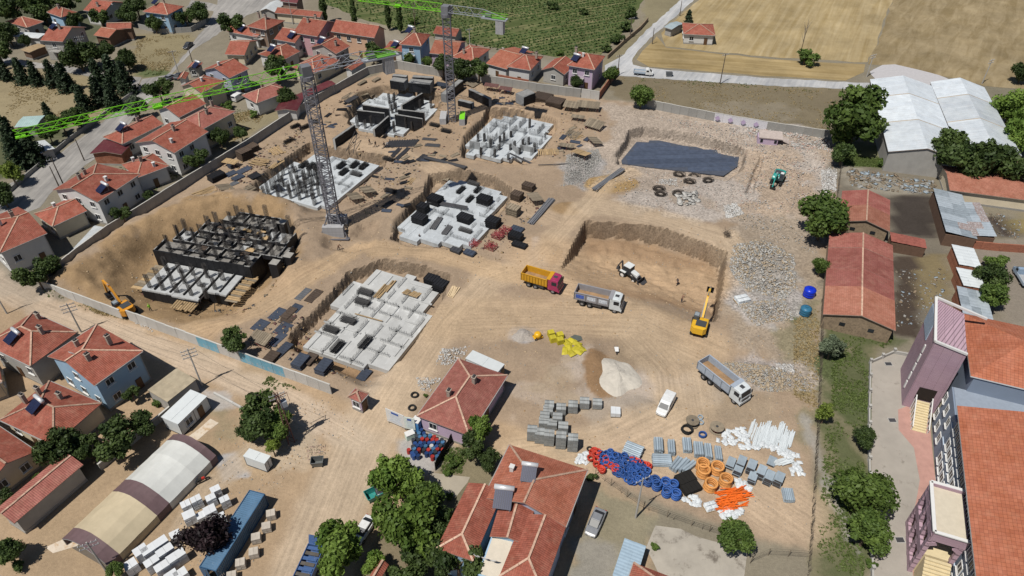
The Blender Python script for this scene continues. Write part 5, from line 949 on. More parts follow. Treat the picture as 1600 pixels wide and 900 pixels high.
def cabin(name, label, A, B, C, h, m, roofm, cat='cabin', seams=4, door=True):
    c, a_, L, W = extent(A, B, C, h, 0, False); t = thing(name, label, cat, (c.x,c.y,gh(c.x,c.y)), a_)
    MB().box((0,0,h/2+.1), (L,W,h-.1)).build('body', m, t); mb = MB().box((0,0,h+.06), (L+.15,W+.15,.14)); mb.box((0,0,h+.15), (L*.98,.3,.04)); mb.build('roof', roofm, t)
    mb = MB()
    for k in range(seams+1):
        x = -L/2+L*k/seams
        for s in (-1, 1): mb.box((x,s*(W/2+.01),h/2), (.07,.05,h))
    for s in (-1,1): mb.box((0,s*W/2,.08), (L+.06,.06,.16)); mb.box((s*L/2,0,.08), (.06,W+.06,.16))
    mb.build('frame', DARKSTEEL, t)
    if door: o = obj('door', door_m, t, loc=(L*.2,-W/2-.02,.1)); o = obj('window', WIN_F, t, loc=(-L*.2,-W/2-.03,1.5)); obj('pane', WIN_P, o)
    return t
CABW = mat('cabin_white', (.52,.55,.56), rough=.45, var=.05)
cabin('site_cabin', 'white box cabin with dark seams beside the concrete garage', (253,652),(298,610),(322,621), 2.6, CABW, CABW)
cabin('site_cabin', 'white roofed cabin behind the site office', (728,560),(739,548),(794,562), 2.6, CABW, CABW)
# concrete garage with sloping yard beside blue house
cabin('garage', 'flat roofed concrete garage below the sky blue house', (262,628),(232,610),(276,577), 2.6, RENDER_GREY, mat('garage_roof', (.33,.28,.20), var=.25, scale=.8), 'garage', 1, False)
# 40 ft container
c, a_, L, W = extent((312,885),(390,766),(414,771), 2.6, 0, False)
ct = thing('shipping_container', 'long blue shipping container beside white block stacks', 'container', (c.x,c.y,0), a_); CB = tilemat('container_blue', (.07,.19,.34), (.065,.175,.32), .9, 40, True, rough=.5, dirt=.3); h = 2.6
mb = MB(); nr_ = 40
for k in range(nr_):
    x0_, x1_ = -L/2+L*k/nr_, -L/2+L*(k+.5)/nr_; x2_ = -L/2+L*(k+1)/nr_
    for xa, xb, d in ((x0_,x1_,0),(x1_,x2_,.05)):
        mb.face([(xa,-W/2+d,.12),(xb,-W/2+d,.12),(xb,-W/2+d,h-.05),(xa,-W/2+d,h-.05)]); mb.face([(xb,W/2-d,.12),(xa,W/2-d,.12),(xa,W/2-d,h-.05),(xb,W/2-d,h-.05)]); mb.face([(xa,-W/2,h-.04-d*.6),(xb,-W/2,h-.04-d*.6),(xb,W/2,h-.04-d*.6),(xa,W/2,h-.04-d*.6)])
    for y in (-1, 1): mb.face([(x1_,y*W/2,.12),(x1_,y*(W/2-.05),.12),(x1_,y*(W/2-.05),h-.05),(x1_,y*W/2,h-.05)])
mb.face([(L/2,-W/2,.12),(L/2,W/2,.12),(L/2,W/2,h),(L/2,-W/2,h)]); mb.build('corrugated_body', mat('container_paint', (.085,.165,.265), rough=.5, var=.18, scale=.7, col2=(.22,.27,.33), c2=.62), ct)
mb = MB()
for sy in (-1, 1):
    mb.beam((-L/2,sy*W/2,h), (L/2,sy*W/2,h), .1); mb.beam((-L/2,sy*W/2,.1), (L/2,sy*W/2,.1), .12)
    for sx in (-1, 1): mb.box((sx*L/2,sy*W/2,h/2), (.12,.12,h))
for sx in (-1, 1): mb.beam((sx*L/2,-W/2,h), (sx*L/2,W/2,h), .1)
mb.build('frame', mat('container_frame', (.035,.09,.17), rough=.5), ct)
for s in (-1, 1):
    o = MB().box((0,s*.55,1.3), (.06,1.1,2.4)).build('door', MATS['container_frame'], ct); o.location = (-L/2-.1 if s > 0 else -L/2-.5, W*.02, 0); o.rotation_euler = (0,0,0 if s > 0 else R(-50))
    MB().cyl((-.05,s*.35,.2), (-.05,s*.35,2.4), .025, 5).build('lock_rod', STEEL, o)
cabin('generator', 'white generator box beside the dark trees', (381,713),(390,702),(424,711), 2.0, CABW, CABW, 'generator', 2, False)
# ---------------------------------------------------------------- utility poles
def pole(label, base, h, arms=2, m=None, r=.15, rz=.5, name='utility_pole', steel=False):
    p = Pg(*base); t = thing(name, label, 'pole', p, rz); mb = MB()
    if steel:
        for sx in (-1, 1):
            for sy in (-1, 1): mb.beam((sx*.45,sy*.45,0), (sx*.14,sy*.14,h), .1)
        n = 9
        for k in range(n):
            z0_, z1_ = h*k/n, h*(k+1)/n; w0_, w1_ = .45-.31*k/n, .45-.31*(k+1)/n; s = 1 if k % 2 else -1
            for a1, b1 in (((-s*w0_,-w0_),(s*w1_,-w1_)),((-s*w0_,w0_),(s*w1_,w1_)),((-w0_,-s*w0_),(-w1_,s*w1_)),((w0_,-s*w0_),(w1_,s*w1_))): mb.beam((*a1,z0_), (*b1,z1_), .06)
    else: mb.cyl((0,0,-.3), (0,0,h), r, 7, r*.6)
    mb.build('shaft', m or CONC, t)
    for k in range(arms):
        o = MB().beam((-1.1,0,h-.35-.7*k), (1.1,0,h-.35-.7*k), .09, .09)
        for s in (-1,-.45,.45,1): o.cyl((s,0,h-.32-.7*k), (s,0,h-.08-.7*k), .06, 6, .04, m=1)
        o.build('crossarm', [STEEL, WHITEP], t)
    return t
PW = mat('pole_wood', (.10,.08,.065), var=.2); RUST = mat('rusty_steel', (.115,.055,.05), var=.25, scale=5)
pA = pole('concrete utility pole beside the flat roofed garage', (316,603), 8.2, 3); pole('concrete utility pole at the corner of the sky blue house', (127,519), 6.5, 3); pole('utility pole at the left edge of the dirt road', (11,490), 6, 1)
tp = pole('rusty lattice transformer pole among dark trees', (455,690), 10.5, 2, RUST, steel=True); mb = MB().box((.55,.1,8.0), (.9,.7,1.1)); [mb.cyl((.25+.25*k,.1,8.5), (.25+.25*k,.1,9.1), .07, 6) for k in range(3)]; mb.build('transformer', mat('transformer_grey', (.30,.33,.38), rough=.5), tp); MB().beam((-1.2,.6,8.9), (1.4,1.0,8.9), .09).beam((1.4,.1,8.0), (1.4,1.0,8.9), .06).build('bracket', RUST, tp)
pole('round concrete pole beside the stockyard fence', (993,809), 8.8, 1); pole('dark wooden pole beside the asphalt road below the maroon shed', (132,251), 5.5, 0, PW); pB = pole('taller wooden pole of the pair at the roadside', (99,288), 6.5, 1, PW); pole('shorter wooden pole of the pair at the roadside', (92,291), 5.0, 0, PW)
pole('concrete pole at the bend of the asphalt road', (279,114), 6.5, 1); pole('thin roadside pole opposite the vacant plot', (301,98), 5, 0, PW); pole('grey pole in front of the dark trees at the side street', (139,99), 8, 2); pole('tall wooden pole standing in the dry plot beside the far road', (1125,131), 8.5, 1, PW); pole('wooden pole at the crop field hedge', (984,60), 6.5, 1, PW); pole('wooden pole at the left side of the field road', (1019,69), 5, 0, PW); pole('dark wooden pole at the far road junction', (965,118), 6, 1, PW)
pole('wooden pole at the top of the field road', (1062,25), 5, 0, PW); pole('grey steel pole behind the red roofs at the crop', (734,70), 5, 1); pole('steel pole beside the tall dense tree', (1354,120), 6.5, 2); pole('steel pole on the fallow field beside the warehouse', (1534,131), 7, 2); pole('pole behind the brown house', (458,38), 8, 1); pole('pole at the tent entrance', (168,895), 7, 2)
for lab, pts in (('overhead wires from the garage pole to the house corner pole', ((316,603,7.7),(127,519,6.1))), ('overhead wires from the garage pole to the transformer pole', ((316,603,7.7),(455,690,9.8))), ('overhead wires along the asphalt road', ((99,288,6.0),(279,114,6.2))), ('overhead wires over the junction of the asphalt road', ((279,114,6.2),(301,98,4.8)))):
    a, b = (P(x, y)+Vector((0,0,z)) for x, y, z in pts); mb = MB(); sd_ = Vector((-(b-a).y, (b-a).x, 0)).normalized()
    for s in (-.9,.9): mb.tube([a.lerp(b, k/10)+sd_*s-Vector((0,0,1.0*(1-(2*k/10-1)**2))) for k in range(11)], .016, 4)
    tag(mb.build('overhead_wire', mat('wire_dark', (.05,.05,.05))), lab, 'wire')
# ---------------------------------------------------------------- foundation slabs
def rdir(px, py, dx, dy): return pang((px, py), (px+dx, py+dy))
def bar(mb, a, b, w, m=0):                    # thin three sided bar
    a, b = Vector(a), Vector(b); M = (b-a).to_track_quat('Z', 'Y').to_matrix(); i = len(mb.v)
    for k in range(3):
        e = M @ Vector((math.cos(2.094*k)*w*.6, math.sin(2.094*k)*w*.6, 0)); mb.v.append(tuple(a+e)); mb.v.append(tuple(b+e))
    for k in range(3):
        j = (k+1) % 3; mb.f.append((i+2*k, i+2*j, i+2*j+1, i+2*k+1)); mb.m.append(m); mb.uv.append([(0,0)]*4)
SLAB = {}
def slab(name, label, pts, zt, th, a1, a2, m, s1, s2, barh, seed, dens=.75, up=.16, bm=None, barw=.05):
    q = [P(x, y, zt) for x, y in pts]; c = sum(q, Vector())/len(q); rg = random.Random(seed); t = thing(name, label, 'foundation', (c.x, c.y, zt-th))
    ang = pang(a1, a2); u = Vector((math.cos(ang), math.sin(ang), 0)); v = Vector((-u.y, u.x, 0)); qq = np.array([[p.x, p.y] for p in q])
    co = [((p-c).dot(u), (p-c).dot(v)) for p in q]; U0, U1 = min(a for a, b in co), max(a for a, b in co); V0, V1 = min(b for a, b in co), max(b for a, b in co)
    def ins(a, b): p = c+u*a+v*b; return bool(inside(np.array([p.x]), np.array([p.y]), qq)[0])
    bars = MB(); nb = max(3, round((V1-V0)/2.1)); bw = (V1-V0)/nb
    for i in range(nb):
        vm = V0+(i+.5)*bw; us = [a for a in np.arange(U0, U1+.1, .3) if ins(a, vm)]
        if us:
            ua, ub = round(us[0]/1.2)*1.2-.15, round(us[-1]/1.2)*1.2+.15; b_ = MB().box((0,0,0), (ub-ua, bw, th)).build('slab_bay', m, t); b_.location = u*((ua+ub)/2)+v*vm+Vector((0,0,th/2)); b_.rotation_euler = (0,0,ang)
    for along, s, lo, hi, l2, h2 in ((0, s1, V0, V1, U0, U1), (1, s2, U0, U1, V0, V1)):
        k = lo+s*.35
        while k < hi:
            run = None; w = l2; 
            while w <= h2+.5:
                ok = w <= h2 and (ins(w, k) if along == 0 else ins(k, w)) and rg.random() < .96
                if ok and run is None: run = w
                if run is not None and (not ok or w-run > 4.5 or w+.5 > h2):
                    if w-run > 1 and rg.random() < dens:
                        a, b = (u*run+v*k, u*(w-.4)+v*k) if along == 0 else (v*run+u*k, v*(w-.4)+u*k); z = th+up/2
                        MB().beam(a+Vector((0,0,z)), b+Vector((0,0,z)), .32, up).build('upstand', m, t)
                        n = int((b-a).length/.32)
                        if rg.random() < .75:
                            for j in range(n):
                                p = a.lerp(b, (j+.5)/n)
                                for sd in (-.1,.1): s_ = Vector((-(b-a).y, (b-a).x, 0)).normalized()*sd; bar(bars, p+s_+Vector((0,0,th)), p+s_+Vector((rg.uniform(-.04,.04), rg.uniform(-.04,.04), th+barh*rg.uniform(.7,1.15))), barw)
                    run = None
                w += .5
            k += s*rg.uniform(.8, 1.2)
    bars.build('starter_bars', bm or REBAR_L, t, kind='stuff'); SLAB[name+label[:4]] = (c, u, v, ang); return t, c, u, v, ang
A_ = slab('foundation_slab', 'nearest grey concrete foundation slab with low ribs beside the haul road', SLABS['A'][0], -1.2, .9, (484,536), (593,421), mat('slab_concrete', (.40,.405,.40), var=.16, scale=.5, col2=(.56,.57,.57), c2=.6, c2scale=.45), 2.6, 3.2, .8, 1)
ZB = -1.5; B_ = slab('foundation_slab', 'bright pale foundation slab loaded with dark panel stacks', SLABS['B'][0], ZB, 1.0, (628,354), (706,283), CONCL, 2.4, 3.2, .9, 2, .6, .05)
ZC = -1.6; C_ = slab('foundation_slab', 'pale foundation slab with tall rebar columns behind the near crane', SLABS['C'][0], ZC, .8, (402,302), (482,244), CONCL, 2.4, 2.8, .8, 3, .6, .05)
ZD = -1.6; D_ = slab('foundation_slab', 'pale foundation slab with grey starter wall rows at the far side', SLABS['D'][0], ZD, .9, (731,238), (788,183), CONCL, 2.6, 3.2, 1.6, 4, .95, .12, barw=.055)
ZF = -2.3; F_ = slab('foundation_slab', 'foundation slab with cross shaped black formwork walls behind the cranes', SLABS['F'][0], ZF, .7, (560,190), (610,147), CONCL, 2.6, 3.2, 1.1, 5, .65, .05)
# lean concrete strip and blue grey membrane in the shallow pit
q = [P(x, y, -1.9) for x, y in [(971,250),(995,221),(1013,222),(1015,219),(1030,219),(1072,228),(1088,229),(1100,233),(1120,234),(1122,239),(1140,243),(1155,245),(1152,260),(1131,274),(1089,269),(1015,261),(972,255)]]
tm = thing('membrane_mat', 'dark blue grey waterproofing membrane covering the shallow pit floor', 'membrane', (q[0].x, q[0].y, -2.2)); uu = (q[11]-q[0]).normalized(); vv = Vector((-uu.y, uu.x, 0)); qq = np.array([[p.x, p.y] for p in q])
MEMB = mat('membrane', (.055,.07,.105), rough=.55, var=.25, scale=.9, rnd=.14, col2=(.11,.125,.15), c2=.6)
MB().prism([(p.x-q[0].x, p.y-q[0].y) for p in q], 0, .24).build('blinding_layer', mat('blinding', (.06,.07,.095), var=.2), tm)
for i in range(-2, 14):
    mb = MB(); v0 = -16+i*2.0-.0
    us = [a for a in np.arange(-10, 45, .25) if all(inside(np.array([(q[0]+uu*a+vv*b).x]), np.array([(q[0]+uu*a+vv*b).y]), qq)[0] for b in (v0+.1, v0+1.8))]
    if len(us) > 6:
        mb.box(Vector((uu*((us[0]+us[-1])/2)+vv*(v0+.97)).to_tuple())+Vector((0,0,.25)), (us[-1]-us[0], 1.9, .03+.01*(i % 2)), rz=math.atan2(uu.y, uu.x)); mb.build('membrane_strip', MEMB, tm)
# ---------------------------------------------------------------- site clutter builders
def stack(label, px, py, L, W, n, rz, z=0, m=None, th=.12, name='formwork_stack', group=None, jit=.06, mesh_cache={}):
    p = P(px, py, z+n*th*.5) if z else Pg(px, py); p = Vector((p.x, p.y, z)) if z else p
    t = thing(name, label, 'panel stack' if n > 2 else 'panel', p, rz, group); m = m or BLACKPLY; rg = random.Random(px*7+py); mt = m if isinstance(m, list) else [m]
    for k in range(n):
        mm = mt[k % len(mt)]; key = (round(L,2), round(W,2), round(th,3), mm.name)
        if key not in mesh_cache:
            b = MB().box((0,0,th*.28), (L,W,th*.42)); nr = max(3, int(L/.45))
            for j in range(nr): b.box((-L/2+.06+j*(L-.12)/(nr-1),0,th*.72), (.07,W*.98,th*.42))
            mesh_cache[key] = b.mesh('panel', mm)
        o = obj('panel', mesh_cache[key], t, loc=(rg.uniform(-jit,jit), rg.uniform(-jit,jit), k*th+.02), rz=rg.uniform(-.03,.03))
        if n <= 2: o.rotation_euler.x = rg.uniform(-.03,.03)
    return t
def bundle_mesh(L, w, h, m, nx=5, nz=3, th=.05, seed=1):
    mb = MB(); rg = random.Random(seed)
    for i in range(nx):
        for j in range(nz): y = -w/2+w*i/(nx-1)+rg.uniform(-.03,.03); z = .06+h*j/max(1,nz-1)+rg.uniform(-.02,.02); o = rg.uniform(-.12,.12); bar(mb, (-L/2+o,y,z), (L/2+o,y,z), th)
    n = int(L/.2)
    for k in range(n):
        x = -L/2+L*(k+.5)/n; c = [(x,-w/2,.03),(x,w/2,.03),(x,w/2,h+.06),(x,-w/2,h+.06)]
        for a, b in zip(c, c[1:]+c[:1]): bar(mb, a, b, .035)
    return mb.mesh('rebar_cage', m)
BUN = bundle_mesh(2.9, 1.2, .75, mat('cage_rebar', (.03,.03,.032), rough=.6), 8, 4, .07)
def bundle(label, px, py, rz, z, sx=1, sy=1, sz=1, name='rebar_cage', group=None):
    p = P(px, py, z+.4) if z else Pg(px, py); t = obj(name, BUN); t.location = (p.x, p.y, z if z else p.z); t.rotation_euler = (0,0,rz); t.scale = (sx, sy, sz); return tag(t, label, 'rebar cage', group)
def pipes(label, a, b, n, r, m, z=None, cat='pipes', name='pipe_bundle', w=None):
    p, q = Pg(*a), Pg(*b); c = (p+q)/2; t = thing(name, label, cat, (c.x, c.y, max(gh(c.x, c.y), (p.z+q.z)/2)), math.atan2((q-p).y, (q-p).x)); L = (q-p).length; rg = random.Random(label)
    for k in range(n):
        row = k % 5 if n > 6 else k; lay = k//5 if n > 6 else 0
        o = MB().cyl((-L/2+rg.uniform(-.5,.5)*.4,0,0), (L/2+rg.uniform(-.5,.5)*.4,0,0), r, 6).build('pipe', m, t); o.location = (0, (row-min(n,5)/2)*(r*2.3), r+lay*r*1.8); o.rotation_euler = (0,0,rg.uniform(-.015,.015))
    return t
def planks(label, px, py, L, n, rz, m=None, w=.22, gap=.05, th=.06, z=0, layers=1, name='timber_pile', spread=.05):
    p = P(px, py, z) if z else Pg(px, py); t = thing(name, label, 'timber', p, rz); rg = random.Random(label)
    for l in range(layers):
        for k in range(n):
            LL = L*rg.uniform(.8,1.05); o = MB().box((0,0,0), (LL,w,th)).build('plank', m or WOOD, t); o.location = (rg.uniform(-.3,.3)*spread*4, (k-n/2)*(w+gap)+rg.uniform(-spread,spread), .05+l*th*1.6+rg.uniform(0,.03)); o.rotation_euler = (0,rg.uniform(-.01,.02),rg.uniform(-spread,spread))
    return t
def platform(label, px, py, L, W, rz, h0, h1, m=None, n=9, name='formwork_platform'):
    c = Pg(px, py); c = Vector((*P(px, py, c.z+(h0+h1)/2)[:2], c.z)); t = thing(name, label, 'platform', c, rz); rg = random.Random(label)
    for k in range(n):
        x = -L/2+L*(k+.5)/n; o = MB().beam((0,-W/2,h0), (0,W/2,h1), L/n-.04, .06).build('board', m or WOODG, t); o.location = (x,0,rg.uniform(-.02,.02))
    mb = MB()
    for x in (-L*.42, 0, L*.42):
        for y, z in ((-W*.42,h0),(0,(h0+h1)/2),(W*.42,h1)): bar(mb, (x,y,0), (x+rg.uniform(-.15,.15),y,z), .08)
        bar(mb, (x,-W/2,h0-.06), (x,W/2,h1-.06), .1)
    bar(mb, (-L*.45,W*.42,.1), (L*.45,W*.42,h1), .07); mb.build('prop_frame', mat('prop_red', (.16,.06,.05), var=.2), t); return t
# ---- on slab A
eA = A_[4]
for px, py, r in ((571,456,eA+R(90)),(566,471,eA+R(90)),(544,500,eA+R(90)),(517,514,eA+R(90)),(527,541,eA),(570,535,eA)):
    bundle({571: 'dark rebar cage on the near slab, topmost of the six', 566: 'dark rebar cage on the near slab, second from the top', 544: 'dark rebar cage on the near slab, third from the top', 517: 'dark rebar cage on the near slab, leftmost one', 527: 'dark upright rebar cage at the lower left of the near slab', 570: 'dark upright rebar cage at the lower middle of the near slab'}[px], px, py, r, -1.2, 1.0, .95, .95)
planks('brown timber beams lying across the near slab', 595, 455, 4.2, 3, eA, z=-1.1, w=.24, gap=.25, layers=2); planks('second pair of brown timber beams on the near slab', 608, 447, 3.6, 2, eA+.06, z=-1.08, w=.24, gap=.15, layers=2)
planks('long brown board spanning the near slab', 575, 497, 6.5, 1, eA+R(90), z=-1.0)
platform('timber panel with red props standing on the near slab', 645, 457, 3.2, 2.6, eA+R(90), .9, 1.6, WOOD)
stack('tall black panel stack at the upper corner of the near slab, left one', 676, 445, 2.6, 2.0, 10, eA+R(90), m=BLACKPLY, th=.2); stack('tall black panel stack at the upper corner of the near slab, right one', 690, 452, 2.4, 2.2, 9, eA+R(85), m=BLACKPLY, th=.2)
planks('pale new timber pile beside the near slab corner', 707, 456, 3.2, 6, rdir(707,456,18,-30), mat('new_timber', (.52,.40,.25), var=.2), w=.2, gap=.04, layers=2, spread=.1)
# ---- panels lying along the trench left of slab A
eG = rdir(440,510,50,-48); BP2 = mat('blue_black_panel', (.045,.055,.078), rough=.45, var=.25, spec=.5, rnd=.2); BRP = mat('brown_panel', (.075,.055,.042), rough=.55, var=.25, rnd=.2)
for lab, px, py, L, W, n, m in (('dark ribbed panel on the ground left of the trench, upper left',433,491,3.2,1.9,1,BP2),('brown slatted panel beside the trench, upper middle',451,489,3.0,1.6,1,BRP),('black square panel at the trench edge, top',462,482,2.2,1.9,1,BP2),('brown black panel in the middle of the trench panels',449,500,2.6,2.2,1,BRP),('blue black panel near the lone dark pine, left',407,509,2.8,2.2,1,BP2),('blue black panel at the trench edge, right of the left one',443,514,3.0,2.3,1,BP2),('narrow dark panel sloping to the trench end',434,531,3.4,1.5,1,BP2),('long dark panel curving at the trench end',442,548,3.6,1.6,2,BP2),('greyish panel lying on the slope above the trench',474,460,3.4,1.4,1,mat('grey_panel_dull', (.10,.105,.115), rough=.6, var=.2)),('grey brown mesh panel lying along the trench rim',490,463,3.6,1.7,1,BRP),('black panel stack behind the blue painted wall, left',425,560,2.4,1.9,5,BRP),('black panel stack behind the blue painted wall, middle',471,568,2.8,1.9,7,BP2),('brown panel stack beside the middle black stack',484,563,2.6,1.8,4,BRP),('tall black panel stack behind the wall, right',507,577,2.9,1.8,8,BP2),('low black panel stack in front of the near slab',569,588,2.5,1.7,4,BP2)):
    stack(lab, px, py, L, W, n, eG+(0 if n < 4 else .05), m=m, th=.14)
platform('sloped timber shelter frame behind the blue painted wall', 407, 527, 3.6, 2.4, eG+R(90), 1.6, 1.2)
# ---- slab B
eB = B_[4]
for lab, px, py, L, W, n in (('black panel stack at the lower left of the bright slab',656,342,2.9,2.2,8),('black panel stack above the lower left one on the bright slab',661,325,2.2,2.0,9),('black panel stack with stepped top on the bright slab',680,312,3.0,2.4,8),('black panel stack at the right of the bright slab',757,312,3.0,2.2,8),('black panel stack in the middle of the bright slab',727,341,3.0,2.1,7)):
    stack(lab, px, py, L, W, n, eB+R(88), z=ZB, th=.2)
for lab, px, py, r, sx in (('flat dark bar bundle at the bottom of the bright slab',727,359,eB+R(90),1.0),('dark bundle lying upright at the top of the bright slab',720,296,eB,1.0),('dark bundle right of the top bundle on the bright slab',734,310,eB,.9),('dark bundle at the top edge of the bright slab',740,286,eB+R(90),1.0),('dark bundle bending down at the upper right of the bright slab',746,296,eB,.8)):
    bundle(lab, px, py, r, ZB, sx, .75, .8)
pm = mat('grey_prop', (.13,.13,.135), rough=.5)
for lab, a, b, n in (('grey striped prop bundle at the lower left of the bright slab',(676,366),(688,348),10),('smaller grey striped prop bundle at the bottom of the bright slab',(693,373),(703,361),10)):
    t = pipes(lab, a, b, n, .11, pm); t.location.z = ZB
t = pipes('long dark beam across the bright slab', (672,323), (731,334), 4, .13, DARKSTEEL); t.location.z = ZB+.4
stack('black covered panel stack right of the bright slab', 771, 354, 2.6, 2.2, 10, eB+R(88), th=.2)
for lab, px, py in (('red steel clamp crate at the bright slab corner, lower left',743,383),('red steel clamp crate at the bright slab corner, lower right',767,388),('red steel clamp crate in the middle of the crates',778,371),('red steel clamp crate, upper right of the group',790,363)):
    p = Pg(px, py); t = thing('clamp_crate', lab, 'crate', p, eB+R(85)); mb = MB(); MR = mat('clamp_red', (.22,.035,.04), rough=.6, var=.3)
    for sx in (-1, 1):
        for sy in (-1, 1): mb.box((sx*1.0,sy*.8,.5), (.08,.08,1.0))
    for z in (.15,.55,.95):
        for s in (-1, 1): mb.beam((-1,s*.8,z), (1,s*.8,z), .06); mb.beam((s,-.8,z), (s,.8,z), .06)
    mb.build('frame', MR, t); rg = random.Random(px); f = MB()
    for k in range(46): x, y = rg.uniform(-.9,.9), rg.uniform(-.7,.7); bar(f, (x-.5*rg.random(),y,rg.uniform(.2,1.0)), (x+.5*rg.random(),y+rg.uniform(-.4,.4),rg.uniform(.3,1.1)), .09)
    f.build('clamps', MR, t, kind='stuff')
for lab, px, py, L, W, n, m in (('low dark bundle stack in front of the red crates',713,393,2.2,1.4,4,DARKSTEEL),('blue black scrap panel stack beside the red crates',734,397,2.2,1.5,4,BP2),('grey brown timber panel stack above the red crates',802,334,2.6,2.0,9,WOODG),('dark brown panel stack left of the timber topped one',808,311,2.3,2.0,8,BRP),('brown rounded panel stack farthest up the haul road',826,296,2.6,1.8,7,BRP),('bluish panel stack on the haul road side',808,359,2.6,1.7,3,BP2),('dark panel stack below the bluish one',806,374,2.8,1.7,7,BLACKPLY),('long dark panel stack at the haul road edge',812,384,3.0,1.5,4,BLACKPLY)):
    stack(lab, px, py, L, W, n, eB+R(88), m=m, th=.2 if n > 4 else .14)
platform('timber topped dark platform beside the haul road', 836, 307, 3.4, 2.6, rdir(836,307,10,12), 1.6, 1.2, WOODG)
pipes('grey pipe bundle along the haul road edge', (827,350), (861,312), 8, .14, mat('pipe_grey', (.16,.165,.18), rough=.5)); pipes('long grey pipes along the membrane pit', (926,300), (972,267), 4, .14, MATS['pipe_grey'])
pipes('dark rebar bundle along the upper track', (664,249), (729,263), 9, .1, DARKSTEEL); pipes('long thin dark bars below the far pale slab', (798,252), (865,268), 3, .1, DARKSTEEL); pipes('thin dark bar right of the far pale slab', (842,259), (908,254), 1, .09, DARKSTEEL)
# ---- columns and cages
def column_mesh(h, w=.6, d=.35, th=.075):
    mb = MB()
    for x in (-w/2, -w/6, w/6, w/2):
        for y in (-d/2, d/2): bar(mb, (x,y,0), (x+random.uniform(-.05,.05),y,h*random.uniform(.92,1.05)), th)
    for k in range(int(h/.25)):
        z = .2+k*.25; c = [(-w/2,-d/2,z),(w/2,-d/2,z),(w/2,d/2,z),(-w/2,d/2,z)]
        for a, b in zip(c, c[1:]+c[:1]): bar(mb, a, b, .045)
    return mb.mesh('rebar_column', REBAR)
COLM = [column_mesh(2.6), column_mesh(3.0, .7), column_mesh(2.3, .9, .25)]
def columns(label, group, pts, z, rz, s=1.0):
    for k, (x, y) in enumerate(pts):
        p = P(x, y, z) if x > 40 else o0+EO+E2*x+E1*y; o = obj('rebar_column', COLM[k % 3], loc=(p.x, p.y, z), rz=rz+random.uniform(-.1,.1)); o.scale = (1,1,s*random.uniform(.85,1.12)); tag(o, label, 'rebar column', group)
sx3 = lambda x, y: (390+x/5, 210+y/5)
columns('slender rebar column standing on the slab behind the near crane', 'rebar columns on the crane slab', [sx3(*a) for a in ((120,490),(150,470),(200,370),(235,370),(230,500),(310,450),(325,500),(345,300),(370,340),(390,420),(395,510),(430,350),(440,420),(450,490),(455,390),(490,440),(500,400),(495,500),(520,350),(540,400),(510,550),(545,480),(580,420),(265,320),(300,270),(590,520),(180,430),(270,410),(340,400),(360,470),(415,460),(470,330),(560,350),(600,470),(250,450))], ZC, C_[4], 1.3)
for lab, x, y, r in (('black rebar cage on the crane slab, leftmost of the upper row',420,235,0),('black rebar cage on the crane slab, second of the upper row',480,245,0),('black rebar cage on the crane slab, third of the upper row',535,250,0),('black rebar cage on the crane slab right of the mast, upper',715,240,0),('black rebar cage on the crane slab right of the mast, top right',820,235,0),('black rebar cage at the right corner of the crane slab',890,245,0),('black rebar cage on the crane slab right of the mast, lower',735,290,0),('flat black rebar cage at the lower right of the crane slab',830,305,1.57)):
    bundle(lab, *sx3(x, y), C_[4]+r, ZC, .95, .9, .9)
stack('flat black panel lying among the crane slab columns', *sx3(225,420), 3.2, 1.8, 1, C_[4]+R(70), z=ZC, m=BP2)
sx5 = lambda x, y: (700+x/6.154, 130+y/6.154)
columns('slender rebar column standing on the far pale slab', 'rebar columns on the far pale slab', [sx5(*a) for a in ((320,690),(450,710),(580,735),(290,560),(410,620),(495,640),(500,570),(540,560),(600,640),(605,520),(640,640),(720,600),(775,590),(830,660),(690,680),(350,560),(785,430))], ZD, D_[4], .8)
WSH_ = mat('shuttered_wall', (.26,.27,.275), var=.2, scale=1.2)
for k, ((a, b), h) in enumerate({((210,620),(310,640)): 1.9, ((620,640),(680,690)): 1.5, ((690,640),(830,670)): 1.4, ((380,560),(430,590)): 1.6}.items()):
    p, q = P(*sx5(*a), ZD), P(*sx5(*b), ZD); t = thing('starter_wall', ['shuttered starter wall at the left corner of the far pale slab','shuttered starter wall near the lower middle of the far pale slab','shuttered starter wall at the lower right of the far pale slab','shuttered starter wall in the left middle of the far pale slab'][k], 'wall', p); mb = MB().beam(Vector((0,0,h/2)), (q-p)+Vector((0,0,h/2)), .2, h); mb.build('wall', WSH_, t); n = int((q-p).length/.35); mb = MB()
    for j in range(n): w = (q-p)*(j+.5)/n; bar(mb, w+Vector((0,0,h)), w+Vector((0,0,h+.7)), .04)
    mb.build('starter_bars', REBAR, t, kind='stuff')
# ---- black formwork walls
def fwall(label, a, b, zb, zt, th=.55, name='formwork_wall', top=CONC):
    p, q = P(*a, zt), P(*b, zt); L = (q-p).length; h = zt-zb; t = thing(name, label, 'formwork', (p.x, p.y, zb), math.atan2((q-p).y, (q-p).x))
    MB().box((L/2,0,h/2), (L,th-.06,h-.02)).build('core', top, t); n = max(1, round(L/1.2)); key = ('fw', round(L/n,2), round(h,2))
    for s in (-1, 1):
        for k in range(n):
            if key not in PAN: PAN[key] = MB().box((0,0,h/2), (L/n-.03,.06,h)).box((0,-.05,h*.3), (L/n-.03,.06,.08)).box((0,-.05,h*.7), (L/n-.03,.06,.08)).mesh('form_panel', BLACKPLY)
            o = obj('form_panel', PAN[key], t, loc=((k+.5)*L/n, s*th/2, random.uniform(-.02,.04)), rz=0 if s < 0 else math.pi)
    MB().box((L/2,0,h+.03), (L-.05,th*.8,.06)).build('top_plank', mat('dusty_top', (.22,.22,.215), var=.3, scale=1.5), t); return t
g4 = lambda x, y: (520+x/6.43, 110+y/6.43)
